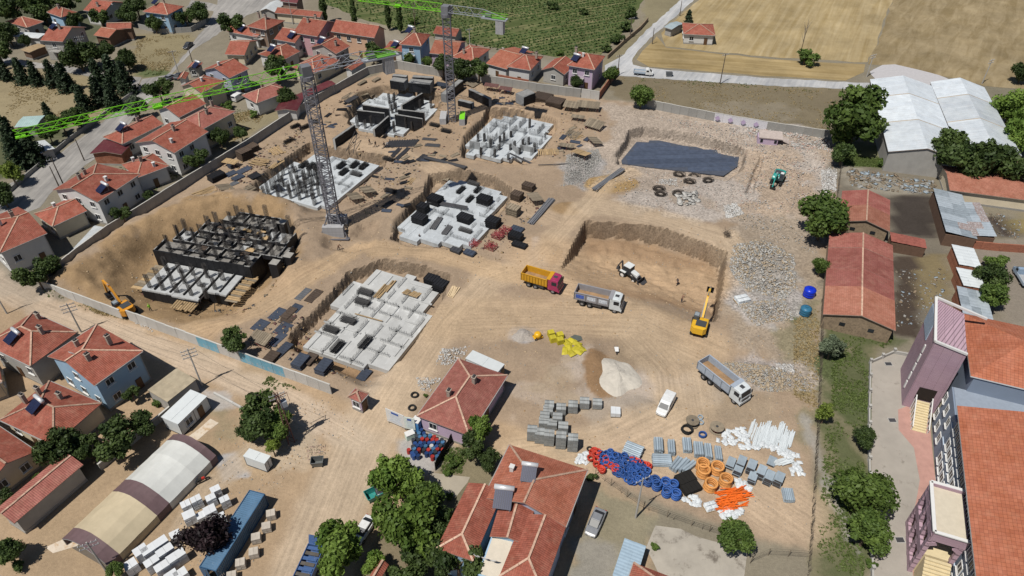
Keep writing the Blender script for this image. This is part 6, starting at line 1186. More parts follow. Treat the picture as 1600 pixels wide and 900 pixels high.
for lab, a, b in (('black formwork wall in the cross slab, upper left',(300,345),(565,385)),('black formwork wall in the cross slab, lower left',(245,400),(520,430)),('black formwork wall in the cross slab running to the lower left',(410,592),(560,458)),('black formwork wall in the cross slab, upper right',(655,392),(918,422)),('black formwork wall in the cross slab, lower right',(625,440),(900,487)),('black formwork wall in the cross slab running to the upper right',(690,350),(900,228))): fwall(lab, g4(*a), g4(*b), ZF, .9)
columns('slender rebar column standing between the cross shaped formwork walls', 'rebar columns in the cross slab', [g4(*a) for a in ((600,430),(620,380),(585,400),(640,420),(250,560),(330,580),(390,560),(740,580),(800,590),(620,620),(570,330),(620,300),(880,390),(990,380))], ZF, F_[4], 1.1)
fwall('long black formwork wall propped beside the crane slab', g4(8,690), g4(212,548), -1.0, 2.2, .7); mb = MB()
t = thing('wall_props', 'slanted steel props leaning on the long black formwork wall', 'props', Pg(545,226)); o0 = t.location
for a, b in (((541,236),(555,205)),((552,239),(558,210)),((541,236),(558,210))): bar(mb, P(*a)-o0, P(*b, 1.8)-o0, .14)
mb.build('prop', DARKSTEEL, t)
for lab, a, b, w, h in (('black formwork box stack at the far wall, left',(612,123),(634,126),2.6,2.4),('long black formwork box stack at the far wall, right',(640,126),(674,129),2.8,2.6),('second row black formwork box behind the right stack',(645,119),(677,121),1.4,2.6),('second row black formwork box behind the left stack',(614,117),(636,119),1.4,2.4),('long black formwork box beside the far crane mast',(693,147),(720,125),1.6,2.4),('long black formwork box between the far crane and the red props',(734,139),(766,154),1.0,2.2),('black formwork box with pale top near the red props',(812,149),(830,142),3.2,2.6),('red brown framed box right of the far crane base',(717,156),(739,161),1.2,1.5)): fwall(lab, a, b, .05, h, w, 'formwork_box', mat('pale_cover', (.20,.205,.21), var=.25))
for lab, px, py, L, W, n, m in (('wide brown flat panel stack near the far wall, left half',848,157,4.6,4.0,8,BRP),('wide brown flat panel stack near the far wall, right half',868,163,4.4,3.6,7,BRP),('dark panel pair on the sand behind the cross slab',650,136,2.4,1.2,3,BLACKPLY),('flat dark panel beside the far formwork boxes',629,137,3.0,1.6,1,BP2),('flat dark panel left of the far crane boxes',690,133,3.4,2.2,2,BP2),('scrap panels beside the near wall bend, left',588,126,2.6,1.2,3,WOODG),('dark bars pile at the wall bend',549,156,4.2,1.6,2,DARKSTEEL),('brown pallet of bars near the yellow bucket',566,131,3.0,1.0,3,WOODG),('flat dark strip behind the cross slab',598,139,3.4,.9,1,DARKSTEEL)):
    stack(lab, px, py, L, W, n, rdir(px,py,30,-18) if px < 640 else rdir(px,py,30,6), m=m, th=.18)
for lab, px, py, L, W, r, h0, h1, m in (('sagging grey board shelter below the brick wall',919,163,6.0,3.0,rdir(919,163,30,3),1.4,1.9,WOODG),('left sagging board shelter near the brown panels',893,163,4.0,3.0,rdir(893,163,30,4),1.2,1.6,WOODG),('sloped grey board shelter right of the far pale slab, upper',929,193,4.6,3.0,rdir(929,193,26,8),.8,1.6,WOODG),('sloped board platform right of the far pale slab, middle',930,219,3.6,2.6,rdir(930,219,16,16),1.4,.8,WOODG),('striped board platform on the gravel heap edge',908,238,4.0,3.2,rdir(908,238,26,8),1.7,.9,WOOD),('dark open box frame right of the far pale slab',886,227,3.4,1.6,rdir(886,227,26,4),1.2,1.3,WOODG),('dark open box frame below the board shelters',903,182,3.4,1.6,rdir(903,182,26,4),1.2,1.3,WOODG),('tilted panel on props left of the near crane base, upper',574,296,3.0,2.8,rdir(574,296,20,16),1.5,.8,WOODG),('tilted panel on props left of the near crane base, lower',554,306,3.0,2.8,rdir(554,306,20,16),1.5,.8,WOODG),('red prop frame behind the long black box, left',768,133,4.0,1.6,rdir(768,133,30,4),1.5,1.8,RUST),('red prop frame behind the long black box, right',790,138,3.6,1.6,rdir(790,138,30,4),1.5,1.8,RUST),('sloped board ramp at the far wall beside the red props',741,128,5.0,2.6,rdir(741,128,26,-16),.3,1.0,WOODG),('timber platform at the trench of the bright slab',690,275,4.0,2.2,rdir(690,275,30,6),.6,1.0,WOODG),('timber trestle platform against the long wall, upper',360,252,3.6,2.0,rdir(360,252,30,6),1.3,1.3,WOOD),('striped plank ramp near the long wall',351,292,3.0,3.0,rdir(351,292,20,16),1.3,.4,WOODG)):
    platform(lab, px, py, L, W, r, h0, h1, m)
for lab, px, py, L, n, r, m, lay in (('ladder like timber deck near the long wall',406,252,4.4,8,rdir(406,252,30,6),WOOD,1),('crossed planks heap above the trench',432,236,3.8,7,rdir(432,236,24,22),WOOD,2),('planks along the trench rim of the crane slab',430,256,4.4,5,rdir(430,256,30,-20),WOOD,1),('wood heap at the trench end',385,297,3.6,6,rdir(385,297,26,-12),WOODG,2),('brown stick heap right of the far pale slab',893,210,4.0,9,rdir(893,210,22,-20),WOODG,2),('yellow brown stick heap beside the pale slab corner',858,238,3.0,12,rdir(858,238,4,20),WOOD,2),('orange brown timber sticks near the gravel',900,213,3.4,6,rdir(900,213,26,-10),WOOD,1),('plank pieces on the trench edge of the bright slab',640,283,3.0,4,rdir(640,283,24,-24),WOOD,1),('timber props bundle beside the long wall',320,300,5.4,7,rdir(320,300,40,-16),WOOD,2),('grey sticks pile along the long wall',545,150,5.0,6,rdir(545,150,30,-18),WOODG,1),('long timber beam on the sand behind the cross slab',578,152,7.5,1,rdir(578,152,30,-18),WOODG,1),('plank pile on the sand left of the cross slab',560,172,4.4,8,rdir(560,172,30,-14),WOODG,1)):
    planks(lab, px, py, L, n, r, m, layers=lay, gap=.18, spread=.1)
for lab, px, py, L, W, n, m in (('tall brown panel stack against the long wall',384,247,3.0,2.4,11,BRP),('lower brown panel stack behind the tall brown one',393,236,3.2,2.4,7,BRP),('thick black panel stack at the left end of the wall stacks',339,279,3.4,2.2,6,BLACKPLY),('flat black panel near the long wall, upper',381,267,3.4,1.8,2,BP2),('flat black panel near the long wall, left',361,272,2.6,1.8,2,BP2),('flat black panel near the long wall, lower',372,278,2.6,1.7,2,BP2),('black panel stack right of the flat panels',398,276,2.4,2.2,3,BLACKPLY),('small dull panel below the flat black panels',365,287,2.2,1.5,1,mat('grey_panel_dull',(.1,.1,.1))),('dark block of panels beside the flat ones',363,262,1.4,1.4,6,BP2)):
    stack(lab, px, py, L, W, n, rdir(px,py,30,-14), m=m, th=.2 if n > 4 else .14)
for lab, x, y in (('black rebar bundle left of the near crane mast, upper',462,199),('black rebar bundle leaning right of the upper one',477,200),('black rebar bundle near the timber heap',452,222),('dark rebar bundle behind the mast',490,191),('dark rebar bundle beside the far crane pit',679,197),('black cage on edge beside the far crane base',697,206),('dark rebar bundle in the middle of the tracks',610,300),('dark rebar bundle near the yellow pump',607,250)):
    bundle(lab, x, y, rdir(x,y,26,-12) if x < 480 else rdir(x,y,26,6), 0, .9, .9, .8)
for k in range(12):
    a = (601+k*3.9, 231-k*.15); pipes('short dark bar bundle in the parallel row on the track', a, (a[0]+9, a[1]-11), 3, .1, DARKSTEEL)['group'] = 'parallel bar bundles on the track'
for lab, a, b, n in (('dark bars beside the parallel row, upper',(660,217),(682,219),4),('dark bars beside the parallel row, lower',(665,226),(687,228),5),('dark bar bundle below the parallel row, left',(612,245),(624,232),4),('dark bar bundle below the parallel row, middle',(618,250),(638,231),4),('dark bar bundle below the parallel row, right',(652,252),(664,242),5),('dark bar bundle at the slab end, left',(577,270),(589,260),4),('dark bar bundle at the slab end, right',(587,270),(597,261),4)): pipes(lab, a, b, n, .12, DARKSTEEL)
# ---- the deep basement with shuttered decks on the left
g6 = lambda x, y: (180+x/4.5, 320+y/4.5)
be = thing('basement_formwork', 'large basement under construction with black shuttering and concrete decks', 'formwork', P(*g6(640,400), -2.3)); o0 = be.location
DK = mat('deck_concrete', (.36,.37,.375), var=.2, scale=.7, col2=(.2,.2,.2), c2=.58); DK2 = mat('deck_grey', (.20,.19,.175), var=.35, scale=.9, col2=(.07,.07,.07), c2=.52)
E2 = Vector((.968,-.252,0)); E1 = Vector((.252,.968,0)); EO = P(*g6(268,325), 2.2)-o0; EO.z = 0; er = math.atan2(E2.y, E2.x)
def ebox(nm, a0, a1, b0, b1, z0, z1, m, m2=None):
    o = MB().box((0,0,0), (a1-a0, b1-b0, z1-z0)).box((0,0,(z1-z0)/2+.02), ((a1-a0)-.1, (b1-b0)-.1, .04), m=1).build(nm, [m, m2 or m], be); o.location = EO+E2*((a0+a1)/2)+E1*((b0+b1)/2)+Vector((0,0,(z0+z1)/2-o0.z)); o.rotation_euler = (0,0,er); return o
def erun(al, k, lo, hi, z0, z1, th=.3):
    n = max(1, round((hi-lo)/1.25)); st_ = (hi-lo)/n
    for i in range(n): a0, a1 = lo+i*st_+.02, lo+(i+1)*st_-.02; j = random.uniform(-.04,.05); ebox('shutter_panel', *((a0, a1, k-th/2, k+th/2) if al else (k-th/2, k+th/2, a0, a1)), z0, z1+j, BLACKPLY, MATS['dusty_top'] if random.random() < .6 else BLACKPLY)
ROWS = [(0,4,0,20.5),(4,8,1.5,25),(8,12,4.5,23.5),(12,15.6,9,18.5)]
for b0, b1, a0, a1 in ROWS:
    k = a0
    while k < a1-.2: w = min(3.4, a1-k); ebox('deck_bay', k+.05, k+w-.05, b0+.05, b1-.05, 1.55, 1.8+random.uniform(-.05,.05), DK2 if random.random() < .8 else DK); k += w
    erun(1, b0, a0, a1, -2.2 if b0 == 0 else 1.5, 2.45); erun(0, a0, b0, b1, -2.2, 2.35); erun(0, a1, b0, b1, -2.2, 2.35)
    for k in np.arange(a0+2.6, a1-1, 3.3): erun(0, k+random.uniform(-.4,.4), b0+.2, b1-.2, 1.6, 2.3, .26) if random.random() < .75 else None
    erun(1, b0+2+random.uniform(-.5,.5), a0+random.uniform(1,7), a1-random.uniform(1,7), 1.6, 2.2, .2)
erun(1, 15.6, 9, 18.5, -2.2, 2.4)
for a0, a1, b0, b1 in ((2.6,9,-8.3,-.3),(9,14.5,-8.6,-.3),(14.5,18.6,-6,-.3)):
    ebox('deck_bay', a0+.02, a1-.02, b0, b1, -.2, .1, DK); erun(1, b0, a0, a1, -2.2, -.2, .2)
for k in (5.2,8.4,11.2,14.4,17): erun(0, k, -8 if k < 14.5 else -5.6, -.5, .1, .5, .2)
for x, y in ((25.6,5),(24.2,2.4),(19.2,14.6),(8.2,13)): ebox('shutter_column', x-.85, x+.85, y-.85, y+.85, -2.2, 2.5, BLACKPLY, mat('lift_top', (.26,.25,.23), var=.3))
for k in range(15): o = ebox('edge_board', 18.8+random.uniform(-.1,.2), 21.2+random.uniform(-.2,.3), -7+k*.52, -6.58+k*.52, -.35, -.27, WOOD if k % 3 else WOODG)
for k in range(9): ebox('edge_board', 10.2+k*.5, 10.62+k*.5, -11+random.uniform(-.2,.2), -8.8, -.5, -.42, WOOD)
for k in range(9): ebox('edge_board', .1+random.uniform(-.2,.2), 2.4, -8+k*.8, -7.3+k*.8, -.45, -.37, WOODG if k % 3 else WOOD)
for k in range(26): ebox('loose_sheet', *(lambda a, b: (a, a+random.uniform(.9,2), b, b+random.uniform(.6,1.4)))(random.uniform(2,20), random.uniform(.5,11)), 2.3, 2.36, (BRP, BLACKPLY, WOOD, MATS['dusty_top'])[k % 4])
pr = MB()
for a, b in (((380,760),(480,690)),((470,770),(580,690)),((700,760),(700,690)),((400,700),(400,630)),((490,720),(490,650)),((600,730),(600,670)),((780,720),(780,640)),((860,650),(860,560)),((930,600),(930,530)),((310,680),(310,610)),((240,660),(240,600))): bar(pr, P(*g6(*a), -2.2)-o0, P(*g6(*b), .0)-o0, .13)
pr.build('prop', DARKSTEEL, be)
columns('tall rebar column rising from the basement decks', 'rebar columns on the basement decks', [(a, b) for b in (1,4.2,6.5,9,11.5,14) for a in (3,6.4,9.8,13,16.4,19.6,22.8) if any(r[0] <= b <= r[1] and r[2] <= a <= r[3] for r in ROWS)], 1.8, er, 1.45)
columns('rebar column rising from the lower basement deck', 'rebar columns on the lower deck', [(a, b) for b in (-7.6,-5,-2.4) for a in (4,6.8,9.6,12.6,15.8)], .1, er, 1.15)
# ---------------------------------------------------------------- tower cranes
CRG = mat('crane_grey', (.14,.14,.16), rough=.5, var=.12); LIME = mat('lime_green_paint', (.17,.52,.02), rough=.45, var=.06); BALL = mat('ballast_concrete', (.33,.33,.34), var=.15)
def lattice(mb, a, b, w, h, n, m=0, tri=False, t=.14, top=True):
    """lattice girder from a to b; square or triangular section"""
    a, b = Vector(a), Vector(b); d = (b-a).normalized(); s = Vector((-d.y, d.x, 0)).normalized() if abs(d.z) < .9 else Vector((1,0,0)); u = d.cross(s); u = -u if u.z < 0 else u
    if abs(d.z) > .9: u = Vector((0,1,0))
    cs = [(-w/2,0),(w/2,0),(0,h)] if tri else [(-w/2,-h/2),(w/2,-h/2),(w/2,h/2),(-w/2,h/2)]
    pt = lambda c, k: a+(b-a)*(k/n)+s*c[0]+u*c[1]
    for c in cs: mb.beam(pt(c,0), pt(c,n), t, t, m)
    for i in range(len(cs)):
        j = (i+1) % len(cs)
        for k in range(n):
            p, q = (cs[i], cs[j]) if k % 2 else (cs[j], cs[i]); mb.beam(pt(p,k), pt(q,k+1), t*.55, t*.55, m)
            if not tri: mb.beam(pt(cs[i],k), pt(cs[j],k), t*.5, t*.5, m)
def crane(label, base, top_z, jib_end, cj_end, z0, mast_w, jw, green_frac=1.0):
    p = P(*base, z0); t = thing('tower_crane', label, 'crane', (p.x, p.y, z0)); H_ = top_z-z0; sec = 2.9; n = int((H_-1.5)/sec); mm = MB(); lattice(mm, (0,0,0), (0,0,sec), mast_w, mast_w, 3, 0, False, .18); ms = mm.mesh('mast_section', CRG)
    for k in range(n): obj('mast_section', ms, t, loc=(0,0,.8+k*sec))
    zt = .8+n*sec; jd = P(*jib_end, z0+zt+2)-Vector((p.x,p.y,z0+zt+2)); jd.z = 0; jl = jd.length; jd.normalize(); cd = P(*cj_end, z0+zt+2)-Vector((p.x,p.y,z0+zt+2)); cl = Vector((cd.x,cd.y,0)).length
    MB().cyl((0,0,zt), (0,0,zt+.7), 1.25, 14).build('slewing_ring', CRG, t); hd = MB(); hd.box((0,0,zt+1.6), (1.7,1.7,1.8), rz=math.atan2(jd.y,jd.x)); hd.build('tower_head', mat('crane_dark_grey', (.15,.155,.17), rough=.5), t)
    sd_ = Vector((-jd.y,jd.x,0)); cbp = sd_*-1.5+Vector((0,0,zt+.9)); cb = MB().box(cbp, (1.5,1.3,2.0), rz=math.atan2(jd.y,jd.x)).build('operator_cab', CRG, t); MB().box(cbp+jd*.74+Vector((0,0,.25)), (.1,1.1,1.2), rz=math.atan2(jd.y,jd.x)).build('cab_window', GLASS, cb)
    nb = int(jl/6)
    for k in range(nb):
        a, b = jd*(.9+(jl-.9)*k/nb), jd*(.9+(jl-.9)*(k+1)/nb); tp = 1-.45*(k/nb); mb = MB(); lattice(mb, a+Vector((0,0,zt+1.2)), b+Vector((0,0,zt+1.2)), jw, jw*1.15*tp, 4, 0, True, .1); mb.build('jib_section', LIME, t)
    mb = MB(); lattice(mb, -jd*.8+Vector((0,0,zt+1.2)), -jd*cl*.62+Vector((0,0,zt+1.2)), jw, jw*1.1, 5, 0, True, .1); mb.beam(-jd*cl*.62+Vector((0,0,zt+1.2+jw*1.1)), -jd*cl*.98+Vector((0,0,zt+1.25)), .1); mb.beam(-jd*cl*.6+Vector((0,0,zt+1.0)), -jd*cl+Vector((0,0,zt+1.0)), jw*1.1, .25); mb.build('counter_jib', mat('counter_jib_grey', (.30,.32,.36), rough=.5), t)
    mb = MB()
    for s in (-1, 1): mb.beam(-jd*cl*.6+sd_*s*jw*.55+Vector((0,0,zt+2.0)), -jd*cl+sd_*s*jw*.55+Vector((0,0,zt+2.0)), .07); mb.beam(-jd*cl*.62+sd_*s*jw*.55+Vector((0,0,zt+1.6)), -jd*cl+sd_*s*jw*.55+Vector((0,0,zt+1.6)), .05)
    mb.build('guard_rail', LIME, t); MB().box(-jd*cl*.86+Vector((0,0,zt+1.17)), (cl*.22,jw*.9,.06), rz=math.atan2(jd.y,jd.x)).build('walkway', mat('walkway_green', (.10,.26,.04), var=.4, scale=3), t); MB().box(-jd*cl*.7+Vector((0,0,zt+1.5)), (1.4,.9,.8), rz=math.atan2(jd.y,jd.x)).build('winch', CRG, t)
    for k in range(5): MB().box(-jd*(cl*.84+k*.36)+Vector((0,0,zt-.7)), (.33,jw*1.0,3.0), rz=math.atan2(jd.y,jd.x)).build('counterweight', BALL, t)
    tr = -0; MB().box(jd*jl*.55+Vector((0,0,zt+.95)), (1.4,1.3,.3), rz=math.atan2(jd.y,jd.x)).build('trolley', LIME, t); MB().cyl(jd*jl*.97+Vector((0,0,zt+1.0)), jd*jl+Vector((0,0,zt+1.0)), .25, 8).build('jib_tip', LIME, t)
    return t, p, zt
c1, p1, _ = crane('near tower crane with lime green jib reaching left over the village', (526,362), 34.2, (20,206), (634,101), -1.0, 1.9, 1.45)
bb = MB().box((0,0,0), (4.2,1.2,.3)).mesh('ballast_block', BALL)
for k in range(8):
    for s in (-1, 1): obj('ballast_block', bb, c1, loc=(0,s*1.9,.35+k*.32))
mb = MB()
for sx in (-1, 1):
    for sy in (-1, 1): mb.beam((0,0,.2), (sx*3.0,sy*3.0,.2), .35, .3); mb.beam((sx*2.8,sy*2.8,.3), (sx*.9,sy*.9,4.6), .18)
for a, b in (((-3,-3),(3,-3)),((3,-3),(3,3)),((3,3),(-3,3)),((-3,3),(-3,-3))): mb.beam((*a,.2), (*b,.2), .25)
mb.build('base_frame', CRG, c1); c1.rotation_euler = (0,0,0)
c2, p2, _ = crane('far tower crane with lime green jib leaving the top of the frame', (707,193), 28.0, (560,-6), (768,38), -.8, 1.8, 1.4)
MB().box((-2.2,0,1.2), (1.6,4.4,2.4)).build('ballast_block', BALL, c2); MB().box((2.6,-.3,1.2), (1.4,4.6,2.4)).build('ballast_block', BALL, c2); MB().box((2.6,-.3,2.44), (1.3,4.4,.08)).build('ballast_lid', LIME, c2)
# ---------------------------------------------------------------- vehicles and machines
def paint(name, c, rough=.35): return mat(name, c, rough=rough, var=.12, spec=.5, rnd=0, scale=2, col2=tuple(x*.6+y for x, y in zip(c, (.14,.115,.085))), c2=.56)
def wheel_mesh(r, w, rimc=None, key={}):
    k = (round(r,2), round(w,2), rimc.name if rimc else '')
    if k not in key:
        t = MB().lathe([(r*.55,-w/2),(r*.92,-w/2),(r,-w*.35),(r,w*.35),(r*.92,w/2),(r*.55,w/2)], 16); d = MB().cyl((0,0,-w*.42), (0,0,w*.42), r*.57, 12); d.cyl((0,0,-w*.5), (0,0,w*.5), r*.2, 8)
        key[k] = (t.mesh('tyre', RUBBER, True), d.mesh('rim', rimc or STEEL))
    return key[k]
def wheel(par, loc, r, w, rimc=None):
    a, b = wheel_mesh(r, w, rimc); o = obj('wheel', a, par, loc=loc); o.rotation_euler = (R(90),0,0); obj('rim', b, o); return o
def at_side(rear, front, half):
    p, q = Pg(*rear), Pg(*front); d = (q-p); d.z = 0; d.normalize(); nrm_ = Vector((-d.y, d.x, 0)); s = 1 if nrm_.dot((p+q)/2) > 0 else -1; c = (p+q)/2+nrm_*half*s; c.z = (p.z+q.z)/2
    return c, math.atan2(d.y, d.x), (q-p).length
def loft(mb, secs, m=0):                       # closed skin through equal length rings
    n = len(secs[0]); i = len(mb.v)
    for s in secs: mb.v += [tuple(p) for p in s]
    for a in range(len(secs)-1):
        for k in range(n):
            j = (k+1) % n; mb.f.append((i+a*n+k, i+a*n+j, i+(a+1)*n+j, i+(a+1)*n+k)); mb.m.append(m); mb.uv.append([(0,0)]*4)
    mb.f.append(tuple(i+k for k in reversed(range(n)))); mb.f.append(tuple(i+(len(secs)-1)*n+k for k in range(n))); mb.m += [m, m]; mb.uv += [[(0,0)]*n]*2
def rrect(x, w, z0, z1, r=.12, top=None): t = top or w; return [(x,-w/2,z0+r),(x,-w/2+r*.5,z0),(x,w/2-r*.5,z0),(x,w/2,z0+r),(x,w/2-.02,z1-.35*(z1-z0)),(x,t/2,z1-r*.3),(x,t/2-r,z1),(x,-t/2+r,z1),(x,-t/2,z1-r*.3),(x,-w/2+.02,z1-.35*(z1-z0))]
def dump_truck(label, rear, front, cabm, bedm, ribs, marks=None, wb=5.6, load=True):
    c, a, L = at_side(rear, front, 1.15); k = L/wb; t = thing('dump_truck', label, 'truck', c, a); xr, xf = -L/2, L/2
    MB().box((0,0,.95), (L+2.4,.9,.3)).box((-.2,-.85,.8), (1.6,.5,.6)).box((-.2,.85,.8), (1.6,.5,.6)).build('chassis', DARKSTEEL, t)
    x0, x1 = xr-1.5, xf-.95; bl = x1-x0; b = MB(); hb, w = 1.55, 2.5; z0 = 1.3
    b.box(((x0+x1)/2,0,z0), (bl,w,.14))
    for s in (-1, 1): b.box(((x0+x1)/2,s*(w/2-.05),z0+hb/2), (bl,.1,hb)); b.beam((x0,s*w/2,z0+hb), (x1,s*w/2,z0+hb), .16, .12)
    b.box((x1-.05,0,z0+hb/2+.15), (.1,w,hb+.3)); b.box((x0+.05,0,z0+hb/2+.05), (.1,w,hb+.1)); b.box((x1+.2,0,z0+hb+.28), (.7,w,.08)); b.build('dump_bed', bedm, t)
    rb = MB(); n = ribs
    for s in (-1, 1):
        for j in range(n+1): rb.box((x0+bl*j/n,s*(w/2+.03),z0+hb/2), (.1,.09,hb))
    rb.build('bed_rib', mat(bedm.name+'_rib', tuple(x*.62 for x in MCOL[bedm.name]), rough=.5), t)
    if marks:
        for j in range(n):
            for s in (-1, 1): MB().box((x0+bl*(j+.5)/n,s*(w/2+.012),z0+hb*.5), (bl/n*.7,.02,hb*.5)).build('side_lettering', mat('lettering_white', (.5,.54,.6), var=.5, scale=5) if j else mat('lettering_blue', (.06,.11,.38), var=.6, scale=4), t)
    if load:
        ld = MB(); n1, n2 = 8, 4; g = [[(x0+.12+(bl-.24)*i/n1, -w/2+.12+(w-.24)*j/n2, z0+.35+.45*math.sin(math.pi*j/n2)*(.5+.5*math.sin(i*1.3))) for j in range(n2+1)] for i in range(n1+1)]
        for i in range(n1):
            for j in range(n2): ld.face([g[i][j],g[i+1][j],g[i+1][j+1],g[i][j+1]])
        ld.build('earth_load', mat('load_earth', rgb(150,122,92), var=.2, scale=2), t, smooth=True)
    cb = MB(); loft(cb, [rrect(xf-.85,2.4,.75,3.0), rrect(xf-.75,2.45,.7,3.12), rrect(xf+.5,2.45,.7,3.12,top=2.3), rrect(xf+1.0,2.45,.7,2.95,top=2.25), rrect(xf+1.22,2.42,.6,2.05,top=2.4), rrect(xf+1.3,2.3,.6,1.9)]); cb.build('cab', cabm, t)
    MB().hexa([(xf+1.24,-1.05,2.0),(xf+1.27,-1.05,2.0),(xf+1.27,1.05,2.0),(xf+1.24,1.05,2.0),(xf+1.0,-1.0,2.85),(xf+1.06,-1.0,2.85),(xf+1.06,1.0,2.85),(xf+1.0,1.0,2.85)]).build('windscreen', GLASS, t)
    for s in (-1, 1):
        MB().box((xf+.35,s*1.215,2.35), (.95,.04,.75)).build('side_window', GLASS, t); MB().box((xf+1.28,s*.9,1.05), (.06,.35,.22)).build('headlight', WHITEP, t); MB().box((xf+1.15,s*1.4,2.2), (.15,.2,.6)).build('mirror', DARKSTEEL, t)
    MB().box((xf+1.3,0,.85), (.14,2.4,.45)).build('bumper', cabm, t); MB().box((xf+.2,0,3.14), (.7,.6,.06)).build('roof_hatch', DARKSTEEL, t); MB().box((xf+1.31,0,1.45), (.05,1.5,.5)).build('grille', DARKSTEEL, t)
    for x in (xr-.0, xr+1.35, xf+.15):
        for s in (-1, 1): wheel(t, (x, s*1.05, .52), .52, .34 if x > 0 else .5)
    return t
MCOL = {}
def pm_(n, c, r=.4): MCOL[n] = c; return paint(n, c, r)
WHT = pm_('truck_white', (.52,.56,.58)); dump_truck('crimson cab dump truck with ochre yellow ribbed bed', (826,448),(862,459), pm_('crimson_cab', (.30,.025,.09)), pm_('ochre_bed', (.52,.27,.015)), 9, wb=4.3)
dump_truck('white cab dump truck with grey lettered bed beside the deep pit', (909,478),(958,489), WHT, pm_('grey_bed', (.25,.25,.27), .5), 3, True, 5.3); dump_truck('white cab dump truck with steel grey bed near the rubble', (1098,593),(1144,629), WHT, pm_('steel_bed', (.30,.35,.42), .5), 4, None, 5.3)
def excavator(label, px, py, trk, hz, col, boom, s=1.0, name='excavator'):
    p = Pg(px, py); t = thing(name, label, 'excavator', p, hz); t.scale = (s,s,s); d = trk-hz; M = Matrix.Rotation(d, 3, 'Z')
    for sd in (-1, 1):
        mb = MB(); prof = [(-1.9,.12),(-2.05,.45),(-1.8,.8),(1.8,.8),(2.05,.45),(1.9,.12)]; secs = [[tuple(M @ Vector((x,sd*1.1+w,z))) for x, z in prof] for w in (-.3,.3)]; loft(mb, secs)
        for k in range(13): mb.box(M @ Vector((-1.8+k*.3,sd*1.1,.84)), (.16,.62,.06), rz=d)
        mb.build('track', RUBBER, t)
    MB().box((0,0,.75), (1.6,1.5,.5), rz=d).cyl((0,0,.9), (0,0,1.15), .75, 14).build('undercarriage', DARKSTEEL, t)
    b = MB(); loft(b, [[(x,-1.3,1.1),(x,1.3,1.1),(x,1.3,z-.15),(x,1.15,z),(x,-1.15,z),(x,-1.3,z-.15)] for x, z in ((1.2,1.6),(.9,1.9),(-1.0,2.15),(-2.0,2.2))]); b.build('house', col, t)
    b = MB(); prof = [[(-2.0-.0+.65*math.cos(th_)*0-(.55 if abs(y) < .9 else .25),y,z) for z in (1.05,1.3,2.1,2.25)] for th_, y in ((0,-1.3),(0,-.85),(0,.85),(0,1.3))]
    b.hexa([(-2.0,-1.3,1.0),(-2.55,-.8,1.0),(-2.55,.8,1.0),(-2.0,1.3,1.0),(-2.0,-1.3,2.25),(-2.5,-.8,2.2),(-2.5,.8,2.2),(-2.0,1.3,2.25)]); b.build('counterweight', col, t)
    MB().box((-1.0,-.2,2.2), (1.5,1.7,.14)).build('engine_cover', mat('engine_grey', (.05,.055,.06), rough=.5), t)
    cb = MB(); loft(cb, [[(x,.35,1.2),(x,1.25,1.2),(x,1.25,z),(x,.4,z)] for x, z in ((-.25,2.75),(.0,2.85),(1.0,2.85),(1.35,2.1),(1.38,1.2))]); o = cb.build('cab', mat('cab_dark', (.05,.06,.07), rough=.3, spec=.5), t); MB().box((.4,.82,2.88), (.9,.75,.05)).build('cab_roof', WHITEP if 'teal' in label else mat('cab_roof_grey', (.22,.25,.27)), o); MB().box((.5,1.265,2.2), (1.0,.03,.8)).build('side_window', GLASS, o); MB().box((1.22,.8,2.45), (.05,.75,.7), M=Matrix.Rotation(R(-25), 3, 'Y')).build('front_window', GLASS, o)
    yb = -.15; pts = [Vector((x,yb,z)) for x, z in boom]; nm = ['boom','boom','stick']; wd = [(.34,.62),(.32,.55),(.26,.42)]
    for k in range(len(pts)-2): MB().beam(pts[k], pts[k+1], *wd[min(k,2)]).build(nm[min(k,2)] if k < len(pts)-3 else 'stick', col, t)
    a, b_ = pts[-2], pts[-1]; bk = MB(); dv = (b_-a).normalized(); up = Vector((dv.z,0,-dv.x)); w = .6
    q = [a-up*.1, a+dv*.9-up*.15, a+dv*1.15+up*.55, a+dv*.5+up*.85, a+up*.35]
    for k in range(len(q)-2): bk.face([q[k]+Vector((0,-w,0)),q[k+1]+Vector((0,-w,0)),q[k+1]+Vector((0,w,0)),q[k]+Vector((0,w,0))])
    bk.face([x+Vector((0,-w,0)) for x in q]); bk.face([x+Vector((0,w,0)) for x in q][::-1])
    for k in range(5): bk.beam(q[2]+Vector((0,-w+.1+k*.25,0)), q[2]+dv*.12+up*.25+Vector((0,-w+.1+k*.25,0)), .09)
    bk.build('bucket', DARKSTEEL, t); cy = MB()
    for s_ in (-.25,.25): cy.cyl(Vector((.9,yb+s_,1.5)), pts[0].lerp(pts[1], .75)+Vector((0,s_,-.2)), .09, 7)
    cy.cyl(pts[1]+Vector((0,0,.35)), pts[-3].lerp(pts[-2], .15)+Vector((0,0,.25)), .1, 7); cy.cyl(pts[-3].lerp(pts[-2], .3)+Vector((0,0,.3)), pts[-2]+Vector((0,0,.3)), .08, 7); cy.build('hydraulic_cylinder', STEEL, t); return t
YEL = paint('machine_yellow', (.62,.36,.02), .4); ORY = paint('machine_orange', (.55,.24,.02), .4); TEAL = paint('machine_teal', (.02,.26,.23), .4)
excavator('yellow excavator with raised boom at the edge of the deep pit', 1092, 514, rdir(1092,514,6,-40), rdir(1092,514,16,-56), YEL, [(.9,1.9),(3.4,4.6),(5.6,4.4),(8.0,3.0),(9.0,2.2)], 1.0)
excavator('orange yellow excavator with bucket down beside the basement formwork', 196, 488, rdir(196,488,-40,-20), rdir(196,488,-36,-30), ORY, [(.9,1.9),(3.2,4.4),(5.4,4.6),(6.0,1.6),(5.6,.6)], .95)
